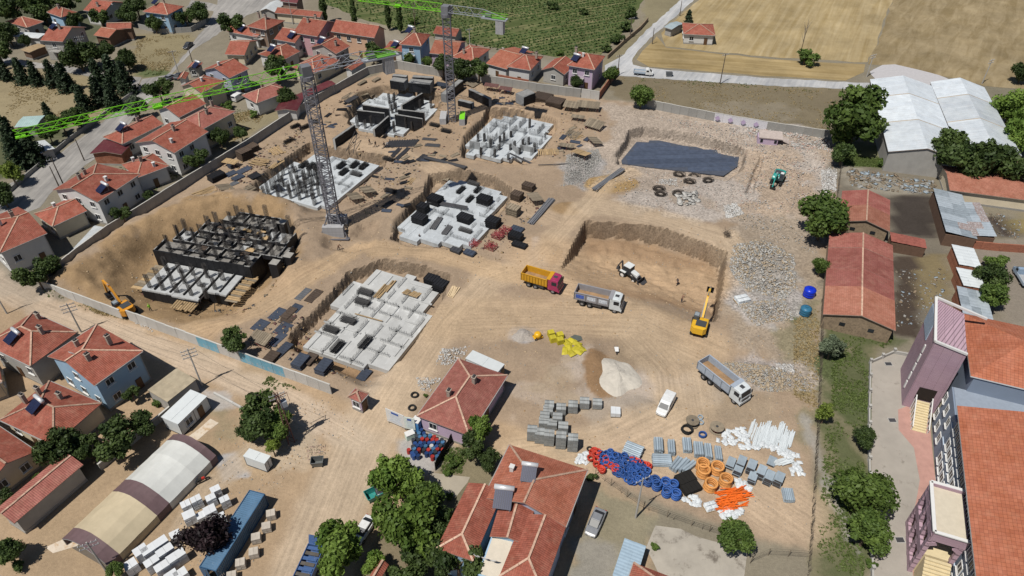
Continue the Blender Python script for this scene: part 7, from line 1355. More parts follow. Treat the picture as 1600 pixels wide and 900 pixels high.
excavator('teal excavator on the rubble ground at the far right', 1214, 284, rdir(1214,284,-12,20), rdir(1214,284,-12,22), TEAL, [(.9,1.9),(2.6,3.6),(3.8,3.2),(4.6,1.0),(4.3,.4)], .9)
def backhoe(label, px, py, rz):
    p = Pg(px, py); t = thing('backhoe_loader', label, 'backhoe loader', p, rz); W_ = paint('backhoe_white', (.56,.58,.58)); K = DARKSTEEL
    MB().box((0,0,.85), (3.6,.9,.4)).build('chassis', K, t); h = MB(); loft(h, [rrect(.6,1.1,1.0,1.95), rrect(1.0,1.1,1.0,1.9), rrect(1.9,.95,1.0,1.7), rrect(2.1,.85,1.0,1.5)]); h.build('bonnet', W_, t)
    c = MB(); loft(c, [[(x,-.75,1.1),(x,.75,1.1),(x,.65,z),(x,-.65,z)] for x, z in ((-1.0,2.6),(-.9,2.75),(.4,2.75),(.65,1.9))]); o = c.build('cab', GLASS, t); MB().box((-.25,0,2.8), (1.6,1.6,.12)).build('cab_roof', W_, o)
    for x, y in ((-1.0,.75),(-1.0,-.75),(.5,.75),(.5,-.75)): MB().beam((x,y,1.1), (x*.95,y*.9,2.75), .09).build('cab_pillar', K, o)
    for s in (-1, 1): wheel(t, (-.9,s*.95,.75), .75, .5, WHITEP); wheel(t, (1.6,s*.85,.5), .5, .35, WHITEP); MB().box((-.9,s*.95,1.55), (1.3,.5,.1)).build('mudguard', W_, t); MB().beam((.5,s*.55,1.7), (2.7,s*.6,.7), .16, .2).build('loader_arm', K, t)
    b = MB()
    for x0_, z0_, x1_, z1_ in ((2.6,.2,3.5,.12),(2.6,.2,2.55,.9),(2.55,.9,2.75,1.05)): b.face([(x0_,-1.1,z0_),(x1_,-1.1,z1_),(x1_,1.1,z1_),(x0_,1.1,z0_)])
    for s in (-1, 1): b.face([(2.6,s*1.1,.2),(3.5,s*1.1,.12),(2.75,s*1.1,1.05),(2.55,s*1.1,.9)])
    b.build('front_bucket', K, t); MB().beam((-1.6,0,.9), (-2.0,.15,2.9), .22, .3).build('rear_boom', K, t); MB().beam((-2.0,.15,2.9), (-2.9,.2,1.2), .18, .24).build('dipper', K, t); MB().box((-2.8,.2,.8), (.6,.7,.6), taper=.7).build('rear_bucket', K, t)
    for s in (-1, 1): MB().beam((-1.6,s*.6,.6), (-1.9,s*1.0,1.7), .12).build('stabiliser', K, t)
backhoe('white backhoe loader working in the deep pit', 983, 431, rdir(983,431,24,13))
def car(label, rear, front, col, kind='sedan', half=0, name=None):
    p, q = Pg(*rear), Pg(*front); d = q-p; d.z = 0; c = (p+q)/2; t = thing(name or {'van': 'van', 'pickup': 'pickup_truck'}.get(kind, 'parked_car'), label, {'van': 'van', 'pickup': 'truck'}.get(kind, 'car'), (c.x,c.y,max(0,gh(c.x,c.y))), math.atan2(d.y, d.x)); L = {'van': 4.4, 'sedan': 4.3, 'pickup': 5.4}[kind]
    b = MB()
    if kind == 'van': S = [(-2.15,1.6,.35,1.0),(-2.1,1.75,.3,1.75),(-1.0,1.78,.3,1.85),(.3,1.78,.3,1.82),(.75,1.76,.3,1.6),(1.3,1.74,.3,1.12),(1.95,1.66,.32,.92),(2.2,1.4,.38,.7)]
    elif kind == 'sedan': S = [(-2.1,1.45,.38,.8),(-1.95,1.65,.32,.95),(-1.3,1.72,.3,1.0),(-.7,1.72,.3,.98),(.6,1.72,.3,.95),(1.2,1.7,.3,.9),(1.9,1.62,.32,.78),(2.15,1.35,.4,.65)]
    else: S = [(.55,1.8,.5,1.2),(.6,1.85,.45,1.95),(1.3,1.85,.45,2.0),(1.7,1.82,.45,1.7),(2.2,1.8,.45,1.2),(2.7,1.65,.45,1.05)]
    loft(b, [rrect(x, w, z0, z1, .1, top=w*.88 if z1 > 1.3 else w*.95) for x, w, z0, z1 in S]); b.build('body', col, t, smooth=False)
    if kind == 'sedan':
        g = MB(); loft(g, [[(x,-w/2,.92),(x,w/2,.92),(x,w*.4,z),(x,-w*.4,z)] for x, w, z in ((-1.6,1.45,.97),(-.95,1.5,1.38),(.2,1.5,1.4),(1.0,1.42,.97))]); g.build('cabin_glass', GLASS, t); MB().hexa([(-.95,-.62,1.36),(.2,-.62,1.38),(.2,.62,1.38),(-.95,.62,1.36),(-.9,-.55,1.42),(.12,-.55,1.44),(.12,.55,1.44),(-.9,.55,1.42)]).build('roof', col, t)
    else:
        xs = {'van': (.72,1.32,1.62,1.14), 'pickup': (1.72,2.2,1.72,1.24)}[kind]; w = .72; MB().hexa([(xs[1]+.02,-w,xs[3]),(xs[1]+.06,-w,xs[3]),(xs[1]+.06,w,xs[3]),(xs[1]+.02,w,xs[3]),(xs[0]+.02,-w*.88,xs[2]),(xs[0]+.06,-w*.88,xs[2]),(xs[0]+.06,w*.88,xs[2]),(xs[0]+.02,w*.88,xs[2])]).build('windscreen', GLASS, t)
        for s in (-1, 1): MB().box((.1 if kind == 'van' else 1.15,s*(.84 if kind == 'van' else .885),1.35 if kind == 'van' else 1.5), (1.1 if kind == 'van' else .7,.06,.45)).build('side_window', GLASS, t)
        if kind == 'van': MB().box((-2.12,0,1.4), (.06,1.2,.45)).build('rear_window', GLASS, t)
    if kind == 'pickup':
        MB().box((-1.1,0,.75), (3.3,1.9,.14)).build('load_floor', mat('load_floor_grey', (.3,.31,.32)), t)
        for s in (-1, 1): MB().box((-1.1,s*.95,1.0), (3.3,.07,.5)).build('side_board', mat('board_blue_grey', (.35,.42,.50)), t)
        MB().box((-2.75,0,1.0), (.07,1.9,.5)).build('tail_board', MATS['board_blue_grey'], t)
    for x in ((-1.35,1.35) if kind != 'pickup' else (-1.5,1.8)):
        for s in (-1, 1): wheel(t, (x,s*.78,.32), .32, .2)
    xf = {'van': 2.14, 'sedan': 2.08, 'pickup': 2.66}[kind]
    for s in (-1, 1): MB().box((xf,s*.55,.68 if kind != 'pickup' else .85), (.12,.3,.14)).build('headlight', WHITEP, t); MB().box((-xf if kind != 'pickup' else -2.8,s*.65,.8), (.06,.22,.16)).build('tail_light', mat('tail_red', (.3,.01,.01)), t)
    MB().box((xf+.04,0,.45), (.08,.5,.12)).build('number_plate', WHITEP, t); return t
CW = paint('car_white', (.60,.61,.61)); CS = paint('car_silver', (.19,.20,.22)); CD = paint('car_dark', (.03,.035,.045))
car('small white van parked on the open sand', (1046,625), (1032,650), CW, 'van'); car('silver saloon car beside the corner house', (938,802), (922,838), CS); car('white car half hidden under the bright tree', (575,822), (562,842), CW); car('white flatbed pickup on the far road', (993,116), (1017,118), CW, 'pickup'); car('dark car at the side of the asphalt road', (299,70), (290,78), CD); car('dark grey car parked at the road bend', (263,126), (272,122), CS); car('dark blue car beside the small red shed', (278,124), (284,119), CD); car('white car in the yard of the pinkish roofed house', (371,157), (378,153), CW, 'van'); car('dark car under the bright tree near the barrels', (590,748), (596,766), CD); car('blue flatbed truck at the right edge', (1603,450), (1588,425), paint('truck_blue', (.22,.30,.40)), 'pickup')
# open blue trailer at the bottom edge, skips
c_, a_, L_, W_ = extent((458,902),(482,850),(505,858), 1.6, 0, False); t = thing('blue_trailer', 'blue open top trailer with raised flap at the bottom edge', 'trailer', (c_.x,c_.y,0), a_); BT = paint('trailer_blue', (.04,.09,.22), .5); mb = MB().box((0,0,.7), (L_,W_,.15))
for s in (-1, 1): mb.box((0,s*W_/2,1.2), (L_,.1,1.1)); mb.box((s*L_/2,0,1.2), (.1,W_,1.1))
mb.build('body', BT, t)
for k in range(6): MB().box((-L_/2+.5+k*(L_-1)/5,0,1.72), ((L_-1)/5-.25,W_-.3,.06)).build('load_panel', BT if k % 2 else mat('trailer_load', (.09,.08,.07), var=.3), t)
o = MB().box((0,0,.7), (.08,W_*.8,1.5)).build('raised_flap', BT, t); o.location = (L_/2,W_*.1,1.5); o.rotation_euler = (0,R(25),0)
for x in (-1.2,0): 
    for s in (-1, 1): wheel(t, (x,s*W_*.45,.45), .45, .3)
def skip(label, px, py, rz, col, L=1.7, W=1.2, H_=1.1, name='skip_bin'):
    p = Pg(px, py); t = thing(name, label, 'bin', p, rz); mb = MB(); b = [(-L*.4,-W*.4),(L*.4,-W*.4),(L*.4,W*.4),(-L*.4,W*.4)]; q = [(-L/2,-W/2),(L/2,-W/2),(L/2,W/2),(-L/2,W/2)]
    mb.face([(*x,.15) for x in b])
    for i in range(4): j = (i+1) % 4; mb.face([(*b[i],.15),(*b[j],.15),(*q[j],H_),(*q[i],H_)]); 
    mb.build('body', col, t); r = MB()
    for i in range(4): r.beam((*q[i],H_), (*q[(i+1) % 4],H_), .09)
    r.build('rim', col, t); w = MB()
    for x, y in b: w.cyl((x,y-.06,.1), (x,y+.06,.1), .1, 8)
    w.build('castor', RUBBER, t)
skip('grey metal waste bin standing on the dirt street', 497, 726, .1, mat('bin_grey', (.14,.15,.15), rough=.5, metal=.3)); skip('turquoise skip under the bright trees', 586, 776, rdir(586,776,16,-8), paint('bin_teal', (.02,.22,.20), .5), 2.4, 1.6, 1.1); skip('grey bin at the side of the far road', 1045, 119, 0, mat('bin_grey2', (.12,.13,.14)), 1.8, 1.2, 1.1)
# motorcycle
p = Pg(318,753); t = thing('motorcycle', 'red and black motorcycle parked beside the tunnel tent', 'motorcycle', p, rdir(318,753,20,-10))
for x in (-.65,.65): w_ = wheel(t, (x,0,.31), .31, .13)
MB().beam((-.5,0,.55), (.45,0,.7), .24, .3).build('frame', DARKSTEEL, t); MB().box((.15,0,.82), (.5,.3,.25), taper=.75).build('fuel_tank', paint('moto_red', (.45,.03,.02)), t); MB().box((-.4,0,.8), (.65,.28,.12)).build('seat', RUBBER, t); MB().beam((.65,0,.31), (.45,0,1.05), .08).beam((.45,-.36,1.08), (.45,.36,1.08), .05).build('handlebar', DARKSTEEL, t)
# wheelbarrow
p = Pg(963,550); t = thing('wheelbarrow', 'white wheelbarrow above the sand heap', 'wheelbarrow', p, rdir(963,550,2,14)); mb = MB(); mb.hexa([(-.3,-.22,.35),(.3,-.18,.3),(.3,.18,.3),(-.3,.22,.35),(-.5,-.35,.7),(.5,-.3,.62),(.5,.3,.62),(-.5,.35,.7)]); mb.build('tray', WHITEP, t); wheel(t, (.6,0,.2), .2, .1)
for s in (-1, 1): MB().beam((.6,s*.1,.2), (-.95,s*.3,.55), .05).build('handle', DARKSTEEL, t); MB().beam((-.3,s*.25,.4), (-.3,s*.25,0), .05).build('leg', DARKSTEEL, t)
# ---------------------------------------------------------------- people
def person_mesh(shirt, trousers, bend=0, step=.16, helmet=None):
    me = bpy.data.meshes.new('p'); hip = Vector((0,0,.92)); ch_ = hip+Vector((math.sin(bend)*.45,0,math.cos(bend)*.45)); nk = ch_+Vector((math.sin(bend*1.1)*.14,0,math.cos(bend*1.1)*.14)); hd = nk+Vector((.06,0,.1)); ht = hd+Vector((.03,0,.13))
    V = [hip, hip+Vector((0,0,.2)).lerp(ch_-hip, .5), ch_, nk, hd, ht]; E = [(0,1),(1,2),(2,3),(3,4),(4,5)]; Rr = [.15,.145,.165,.06,.095,.075]
    for s in (-1, 1):
        i = len(V); V += [hip+Vector((0,s*.1,-.06)), Vector((step*s*.6,s*.11,.48)), Vector((step*s-.05,s*.12,.09)), Vector((step*s+.14,s*.13,.04))]; E += [(0,i),(i,i+1),(i+1,i+2),(i+2,i+3)]; Rr += [.105,.075,.055,.045]
        i = len(V); sh = ch_+Vector((0,s*.19,.04)); V += [sh, sh+Vector((.06+bend*.2,s*.06,-.29)), sh+Vector((.22+bend*.3,s*.02,-.5)), sh+Vector((.27+bend*.33,s*.01,-.57))]; E += [(2,i),(i,i+1),(i+1,i+2),(i+2,i+3)]; Rr += [.07,.052,.04,.035]
        h = i+3
        for k in range(5):
            j = len(V); d = Vector((.05,(k-2)*.022*1.0,-.05 if k else -.01)); d = d if k else Vector((.03,-s*.05,-.01)); V += [V[h]+d, V[h]+d*(1.7 if k in (2,3) else 1.45)]; E += [(h,j),(j,j+1)]; Rr += [.011,.009]
    me.from_pydata([tuple(v) for v in V], E, []); o = bpy.data.objects.new('p', me); COL.objects.link(o); md = o.modifiers.new('s', 'SKIN'); sv = me.skin_vertices[0].data
    for k, r in enumerate(Rr): sv[k].radius = (r, r)
    sv[0].use_root = True; o.modifiers.new('d', 'SUBSURF').levels = 1; dg = bpy.context.evaluated_depsgraph_get(); nm = bpy.data.meshes.new_from_object(o.evaluated_get(dg)); bpy.data.objects.remove(o); nm.name = 'person'
    nm.materials.clear()
    for m in (trousers, shirt, mat('skin', (.36,.21,.14)), helmet or mat('hair_dark', (.02,.015,.012))): nm.materials.append(m)
    for f in nm.polygons:
        c = f.center; f.use_smooth = True; f.material_index = 3 if (c-ht).length < .12 and c.z > hd.z+.03 else 2 if (c-hd).length < .17 else 1 if c.z > .9 and (abs(c.y) < .3 and (c-ch_).length < .62 and not (abs(c.y) > .14 and c.z < ch_.z-.36)) else 2 if c.z > .75 and abs(c.y) > .14 else 0
    return nm
JE = mat('trousers_dark', (.03,.035,.05)); PM = {'g': person_mesh(mat('vest_lime', (.22,.55,.03)), JE, .1, .12, mat('cap_lime', (.25,.5,.05))), 'd': person_mesh(mat('shirt_dark', (.04,.04,.05)), JE, .05, .2), 'b': person_mesh(mat('shirt_brown', (.16,.09,.06)), JE, .7, .15), 'w': person_mesh(mat('shirt_grey', (.25,.25,.26)), JE, .1, .2)}
for lab, x, y, k in (('worker in lime vest beside the orange excavator',236,486,'g'),('worker in brown shirt bending beside the near crane base',529,389,'b'),('dark clad worker standing on the track, left of the pair',578,226,'d'),('dark clad worker stepping on the track, right of the pair',587,230,'d'),('worker handling the parallel bars, left',601,231,'d'),('worker handling the parallel bars, right',606,231,'w'),('worker standing in the deep pit',1058,445,'d'),('worker bending at the rim of the deep pit',1065,471,'b'),('worker at the slab edge of the bright slab',656,376,'d'),('worker among the crane slab columns',474,286,'w')):
    p = Pg(x, y); o = obj('person', PM[k], loc=p, rz=random.uniform(0,6)); tag(o, lab, 'person')
# ---------------------------------------------------------------- stockyard
def scatter(poly, sp, seed, px=True):
    q = poly_px(poly); lo, hi = q.min(0), q.max(0); rg = random.Random(seed); out = []
    y = lo[1]; r = 0
    while y < hi[1]:
        x = lo[0]+(sp/2 if r % 2 else 0)
        while x < hi[0]:
            a, b = x+rg.uniform(-.18,.18)*sp, y+rg.uniform(-.18,.18)*sp
            if inside(np.array([a]), np.array([b]), q)[0]: out.append((a, b))
            x += sp
        y += sp*.86; r += 1
    return out
def coil_mesh(Rc, r, turns, m, wob=.03, seed=1):
    mb = MB(); rg = random.Random(seed)
    for k in range(turns): mb.torus((rg.uniform(-wob,wob), rg.uniform(-wob,wob), r+k*r*1.55), Rc*rg.uniform(.94,1.04), r, 12, 5, M=Matrix.Rotation(rg.uniform(-.08,.08), 3, 'X'))
    return mb.mesh('coil', m, True)
def put(name, me, x, y, z, rz, label, cat, group=None, tilt=0, s=1):
    o = obj(name, me, loc=(x, y, z)); o.rotation_euler = (tilt*random.uniform(-1,1), tilt*random.uniform(-1,1), rz); o.scale = (s,s,s); return tag(o, label, cat, group)
z4 = lambda x, y: (880+x/4, 640+y/4)
BLU = mat('blue_hose', (.025,.08,.27), rough=.6, var=.2, rnd=.35, col2=(.12,.15,.24), c2=.58); REDC = mat('red_hose', (.48,.05,.03), rough=.45, var=.12, rnd=.2); ORG = mat('orange_hose', (.55,.25,.075), rough=.6, var=.2, col2=(.45,.27,.13), c2=.55); ORP = mat('orange_pipe', (.70,.14,.02), rough=.45, var=.1, rnd=.15); WHB = mat('white_sack', (.52,.55,.57), rough=.6, var=.12, scale=4)
CB_ = [coil_mesh(.42, .09, 3, BLU, seed=s) for s in (1,2)]; CRd = coil_mesh(.42, .1, 3, REDC, seed=3); CBig = coil_mesh(.55, .12, 6, BLU, .06, 4)
for x, y in scatter([z4(*a) for a in ((235,268),(345,285),(500,352),(545,410),(500,490),(400,455),(330,405),(225,335))], .72, 3):
    for l in range(2): put('hose_coil', CB_[l], x+random.uniform(-.1,.1), y+random.uniform(-.1,.1), gh(x,y)+l*.36+.02, 0, 'small blue hose coil in the blue heap beside the stockyard fence', 'hose coil', 'blue hose coils in the heap', .35)
for x, y in ((195,272),(215,280),(172,318),(205,330),(208,358),(235,385),(262,320),(270,350),(295,365),(320,385),(205,300),(180,285),(245,395),(325,375)):
    p = Pg(*z4(x, y)); put('hose_coil', CRd, p.x, p.y, p.z+.35+.02, 0, 'red orange hose coil at the left end of the blue heap', 'hose coil', 'red hose coils at the left of the heap', .3)
for x, y in ((430,325),(450,328),(468,335),(508,350),(525,358),(540,368)):
    p = Pg(*z4(x, y)); put('hose_coil', CRd, p.x, p.y, p.z+.3, 0, 'bright red hose coil on the upper edge of the blue heap', 'hose coil', 'red hose coils on the blue heap edge', .4, .85)
for lab, x, y in (('tall blue coil stack, first at the right end of the heap',528,462),('tall blue coil stack, second at the right end of the heap',583,490),('tall blue coil stack, upper third at the right end',638,475),('tall blue coil stack, upper fourth at the right end',686,490),('tall blue coil stack, lower of the right end pair, left',645,532),('tall blue coil stack, lower of the right end pair, right',702,548),('tall blue coil stack, between heap and right end',570,462)):
    p = Pg(*z4(x, y)); put('hose_coil', CBig, p.x, p.y, p.z, 0, lab, 'hose coil', None, .04, 1.05)
p = Pg(*z4(165,248)); put('tyre', MB().torus((0,0,.12), .34, .13, 14, 6).mesh('tyre', RUBBER, True), p.x, p.y, p.z, 0, 'loose dark tyre above the red coils', 'tyre')
OC = coil_mesh(.82, .17, 5, ORG, .05, 7)
for lab, x, y in (('orange pipe coil stack, top left of five',868,365),('orange pipe coil stack, left of five, second row',872,405),('orange pipe coil stack, top right of five',958,385),('orange pipe coil stack, front left of five',915,490),('orange pipe coil stack, right of five',1012,462)):
    p = Pg(*z4(x, y)); put('pipe_coil', OC, p.x, p.y, p.z, 0, lab, 'pipe coil', None, .06)
def heap_pipes(label, poly, n, r, L, m, rz, seed, h=.5, jit=.3, name='pipe_heap', pm=None):
    pts = scatter(poly, 1, seed); rg = random.Random(seed); q = poly_px(poly); c = q.mean(0); t = thing(name, label, 'pipes', (c[0], c[1], gh(*c))); me_ = pm or MB().cyl((-L/2,0,0), (L/2,0,0), r, 6).mesh('pipe', m)
    for k in range(n):
        a = rg.choice(pts); o = obj('pipe', me_, t, loc=(a[0]-c[0]+rg.uniform(-.4,.4), a[1]-c[1]+rg.uniform(-.4,.4), r+h*rg.random()**1.5)); o.rotation_euler = (0, rg.uniform(-.04,.04), rz+rg.uniform(-jit,jit)); o.scale = (rg.uniform(.8,1.05),1,1)
    return t
heap_pipes('heap of loose orange pipes below the orange coils', [z4(*a) for a in ((945,545),(1075,490),(1150,560),(1130,600),(1010,625))], 110, .06, 2.6, ORP, rdir(*z4(1040,560),60,-14), 5, .55, .35)
heap_pipes('bed of long white pipes at the upper right of the stockyard', [z4(*a) for a in ((1150,125),(1360,130),(1450,190),(1450,250),(1300,205),(1160,190))], 210, .09, 3.2, mat('white_pipe', (.54,.58,.60), rough=.4, var=.05), rdir(*z4(1300,160),-22,70), 6, .16, .03)
heap_pipes('short white pipe bundle beside the grey duct boxes', [z4(*a) for a in ((1330,310),(1400,305),(1400,365),(1340,360))], 30, .09, 1.8, MATS['white_pipe'], rdir(*z4(1370,330),50,-14), 7, .4, .1)
# sacks
def sack_mesh(seed):
    mb = MB(); rg = random.Random(seed); pts = []
    for i in range(5):
        for j in range(4):
            u, v = i/4-.5, j/3-.5; e = (1-(2*u)**4)*(1-(2*v)**4); pts.append((u*.8, v*.55, .03+.17*e+rg.uniform(-.02,.02)))
    for i in range(4):
        for j in range(3): mb.face([pts[i*4+j], pts[(i+1)*4+j], pts[(i+1)*4+j+1], pts[i*4+j+1]])
    return mb.mesh('sack', WHB, True)
SK = [sack_mesh(k) for k in range(4)]
for lab, gr, poly, n in (('white sack in the spill left of the white pipes','white sacks beside the pipes',((990,150),(1130,110),(1160,200),(1230,260),(1110,250),(960,205)),75),('white sack in the drift below the white pipes','white sacks below the pipes',((1180,215),(1330,225),(1470,290),(1500,420),(1420,410),(1400,300),(1290,250)),60),('white sack between orange coils and duct boxes','white sacks beside the duct boxes',((1065,420),(1110,440),(1190,500),(1170,520),(1090,480)),26),('white sack in the heap below the black mesh','white sacks below the black mesh',((740,560),(800,530),(850,560),(840,610),(760,600)),30),('white sack in the heap at the end of the orange pipes','white sacks at the orange pipes',((950,650),(1040,610),(1130,630),(1090,680),(1010,690)),38),('white sack at the left end of the coil heap','white sacks at the coil heap',((70,300),(110,280),(160,265),(150,340),(90,345)),22),('white sack on the blue coil heap edge','white sacks on the coil heap',((330,285),(370,300),(360,330)),6)):
    pts = scatter([z4(*a) for a in poly], .45, n); rg = random.Random(n)
    for k in range(min(n, len(pts)*2)):
        a = rg.choice(pts); o = put('sack', SK[k % 4], a[0], a[1], gh(*a)+.22*rg.random(), rg.uniform(0,6.3), lab, 'sack', gr, .25, rg.uniform(.8,1.1))
for lab, x, y, w in (('square white sack pallet below the orange pipes',918,615,1.0),('white wrapped pallet at the rubble edge',1159*4-3520+0,(470-640)*4,1.5)):
    p = Pg(*z4(x, y)); t = thing('sack_pallet', lab, 'sacks', p, .3)
    for l in range(4):
        for i in range(4): o = obj('sack', SK[(l+i) % 4], t, loc=((i % 2-.5)*.8*w, (i//2-.5)*.6*w, .12+l*.19)); o.scale = (w,w,1.1)
    MB().box((0,0,.07), (1.7*w,1.25*w,.12)).build('pallet', WOOD, t)
# black mesh stack
stack('upper black mesh panel stack beside the orange coils', *z4(760,440), 2.6, 1.7, 6, rdir(*z4(760,440),60,-24), m=mat('black_mesh', (.012,.011,.010), rough=.9), th=.13); stack('lower black mesh panel stack beside the orange coils', *z4(795,500), 2.6, 1.5, 6, rdir(*z4(795,500),60,-24), m=MATS['black_mesh'], th=.13)
# galvanised ducts and tubes
GAL = mat('galvanised_duct', (.30,.36,.41), rough=.6, metal=.15, var=.18, rnd=.15)
def tubes(label, x, y, L, nx_, nz_, r, rz):
    p = Pg(*z4(x, y)); t = thing('tube_bundle', label, 'tubes', p, rz); me_ = TUB.setdefault((L,r), MB().cyl((-L/2,0,0), (L/2,0,0), r, 10).mesh('tube', GAL, False))
    for i in range(nx_):
        for j in range(nz_): obj('tube', me_, t, loc=(random.uniform(-.05,.05),(i-(nx_-1)/2)*r*2.05,r+j*r*1.95))
    return t
TUB = {}; up_ = rdir(*z4(600,225), -4, -60)
for a in (('galvanised tube bundle in the row, first from the left',592,235,2.3,4,3,.16),('galvanised tube bundle in the row, second from the left',673,250,2.3,3,3,.16),('galvanised tube bundle in the row, third from the left',771,235,2.3,4,3,.15),('galvanised tube bundle in the row, fourth from the left',842,262,2.3,4,3,.16),('galvanised tube bundle in the row, fifth from the left',902,275,2.4,3,3,.16),('galvanised tube bundle in the row, rightmost',966,288,2.3,3,3,.15)): tubes(*a, up_)
tubes('large galvanised tube bundle lying apart above the blue heap', 435, 268, 2.6, 6, 3, .17, rdir(*z4(435,260),60,24)); tubes('galvanised tube bundle lying crosswise below the first bundles', 613, 330, 2.6, 5, 3, .17, rdir(*z4(613,320),60,3)); tubes('dark tilted galvanised tubes left of the black mesh, first', 708, 352, 2.4, 3, 2, .2, rdir(*z4(708,340),40,-50)); tubes('dark tilted galvanised tubes left of the black mesh, second', 745, 358, 2.4, 2, 2, .2, rdir(*z4(745,350),40,-44)); tubes('dark tilted galvanised tubes left of the black mesh, third', 785, 368, 2.4, 2, 2, .2, rdir(*z4(785,360),44,-36)); tubes('small galvanised bar bundle at the right end of the stockyard', 1402, 545, 1.9, 6, 3, .12, up_)
def duct(label, x, y, n, L=1.7, W=1.1, h=.36):
    p = Pg(*z4(x, y)); t = thing('duct_stack', label, 'ducts', p, rdir(*z4(x, y), 20, -50)); me_ = TUB.setdefault(('d',L,W), MB().box((0,0,h/2), (L,W,h-.03)).box((L/2+.01,0,h/2), (.04,W*.9,h*.8), m=1).box((-L/2-.01,0,h/2), (.04,W*.9,h*.8), m=1).mesh('duct', [GAL, DARKSTEEL]))
    for k in range(n): obj('duct', me_, t, loc=(random.uniform(-.06,.06),random.uniform(-.06,.06),k*h))
for a in (('low grey duct box beside the orange coils',1043,345,2),('grey duct box stack, second from the left',1105,355,4),('grey duct box stack below the second one',1090,390,3),('grey duct box stack, third from the left',1168,380,4),('grey duct box stack, front of the third',1180,440,3),('grey duct box stack, fourth from the left',1228,412,4),('grey duct box stack, fifth from the left',1278,445,4),('grey duct box stack, rightmost of the row',1338,455,4),('grey duct box stack, small one above the row',1300,330,1)): duct(*a)
# cable drums
def drum(label, px, py, s, flat, m):
    p = Pg(px, py); t = thing('cable_drum', label, 'cable drum', p); mb = MB()
    for z in (.0,.75): mb.cyl((0,0,z), (0,0,z+.07), 1.0, 18)
    f = mb.build('flange', WOODG, t); MB().cyl((0,0,.07), (0,0,.75), .62, 14).build('cable_winding', m, t); MB().cyl((0,0,.82), (0,0,.86), .2, 10).build('hub', DARKSTEEL, t); t.scale = (s,s,s)
drum('wooden cable drum lying on its side near the white van', 1081, 662, 1.0, True, RUBBER); drum('cable drum with dark red winding beside the white pipes', 1119, 672, 1.05, True, mat('dark_red_cable', (.16,.015,.02))); p = Pg(1073,673); put('cable_coil', coil_mesh(.75, .1, 4, RUBBER, .08, 9), p.x, p.y, p.z, 0, 'black cable coil lying below the wooden drum', 'cable coil')
for lab, x, y in (('upper small grey wire coil beside the wooden drum',1094,653),('lower small grey wire coil beside the wooden drum',1095,661)): p = Pg(x, y); put('wire_coil', coil_mesh(.38, .07, 3, GAL, .05, 10), p.x, p.y, p.z, 0, lab, 'wire coil')
p = Pg(1098,681); put('hose_coil', CB_[0], p.x, p.y, p.z, 0, 'lone blue coil between the cable drums', 'hose coil', None, .2, 1.2)
# ---- block pallets
z7 = lambda x, y: (820+x/7.5, 600+y/7.5)
BLK = tilemat('paving_blocks', (.36,.38,.38), (.28,.30,.30), .25, .12, False, dirt=.15, mort=.02); AAC = mat('white_block', (.54,.56,.58), rough=.8, var=.05, rnd=.03); SBL = mat('sand_block', (.40,.36,.31), var=.18, scale=3)
def pallet(name, label, px, py, rz, nl, m, w=1.45, d=1.4, h=.25, gap=.03, cat='block pallet', group=None, split=2, z=None):
    p = Pg(px, py); t = thing(name, label, cat, p, rz, group); MB().box((0,0,.06), (w,d,.1)).build('pallet', WOODG, t); key = ('pl', m.name, w, d, h, split)
    if key not in TUB: TUB[key] = MB().box((0,0,h/2), (w/split-.02,d,h-.012)).mesh('block_layer', m); TUB[key].uv_layers[0].data.foreach_set('uv', [c for _ in range(6) for q in ((0,0),(w,0),(w,h),(0,h)) for c in q])
    for l in range(nl):
        for k in range(split): obj('block_layer', TUB[key], t, loc=((k-(split-1)/2)*w/split+random.uniform(-.012,.012), random.uniform(-.015,.015), .11+l*h))
    return t
rb_ = rdir(*z7(400,400), 60, 4)
for lab, x, y, n in (('grey block pallet at the top of the pallet column',285,285,4),('grey block pallet second in the pallet column',270,345,4),('grey block pallet third in the pallet column',232,415,4),('grey block pallet fourth in the pallet column',220,480,4),('grey block pallet right of the fourth in the column',318,500,4),('grey block pallet in the second column, middle',380,440,5),('grey block pallet in the second column, top',422,330,5),('grey block pallet standing alone at the top',560,310,6),('grey block pallet half broken at the upper right',695,260,5),('grey block pallet beside the broken one',845,262,4),('double height block pallet, leftmost in the front row',85,630,8),('double height block pallet, second in the front row',175,660,8),('double height block pallet, third in the front row',282,690,9),('double height block pallet, fourth in the front row',418,725,10),('double height block pallet, rightmost in the front row',556,755,10),('grey block pallet behind the fourth front pallet',445,560,6),('white block pallet apart at the right',1060,350,3)):
    pallet('block_pallet', lab, *z7(x, y), rb_, n, BLK if 'white' not in lab else AAC)
zc = lambda x, y: (260+x/5.625, 740+y/5.625); zt_ = lambda x, y: (60+x/3.46, 640+y/3.46)
for lab, x, y, rz, n, w, d in (('white block stack at the top of the white stacks',455,195,.1,8,1.25,1.0),('white block stack below the topmost one',415,270,.2,8,1.25,1.0),('white block stack nearest the container top',535,285,.2,8,1.2,1.0),('tall white block stack left of the second',290,290,.2,9,1.3,1.0),('white block stack at the left of the upper group',195,320,.3,7,1.2,1.1),('wide white block stack above the plum tree, left',225,420,.4,8,1.5,1.3),('white block stack above the plum tree, middle',330,400,.5,5,1.4,1.1),('wide white block stack above the plum tree, right',405,370,.6,7,1.5,1.3),('white block stack touching the container',485,440,.5,7,1.6,1.2),('lone white block stack left of the plum tree',95,570,.5,5,1.3,1.1)):
    pallet('white_block_stack', lab, *zc(x, y), rdir(*zc(x, y), 60, -30), n, AAC, w, d, .2, cat='block stack')
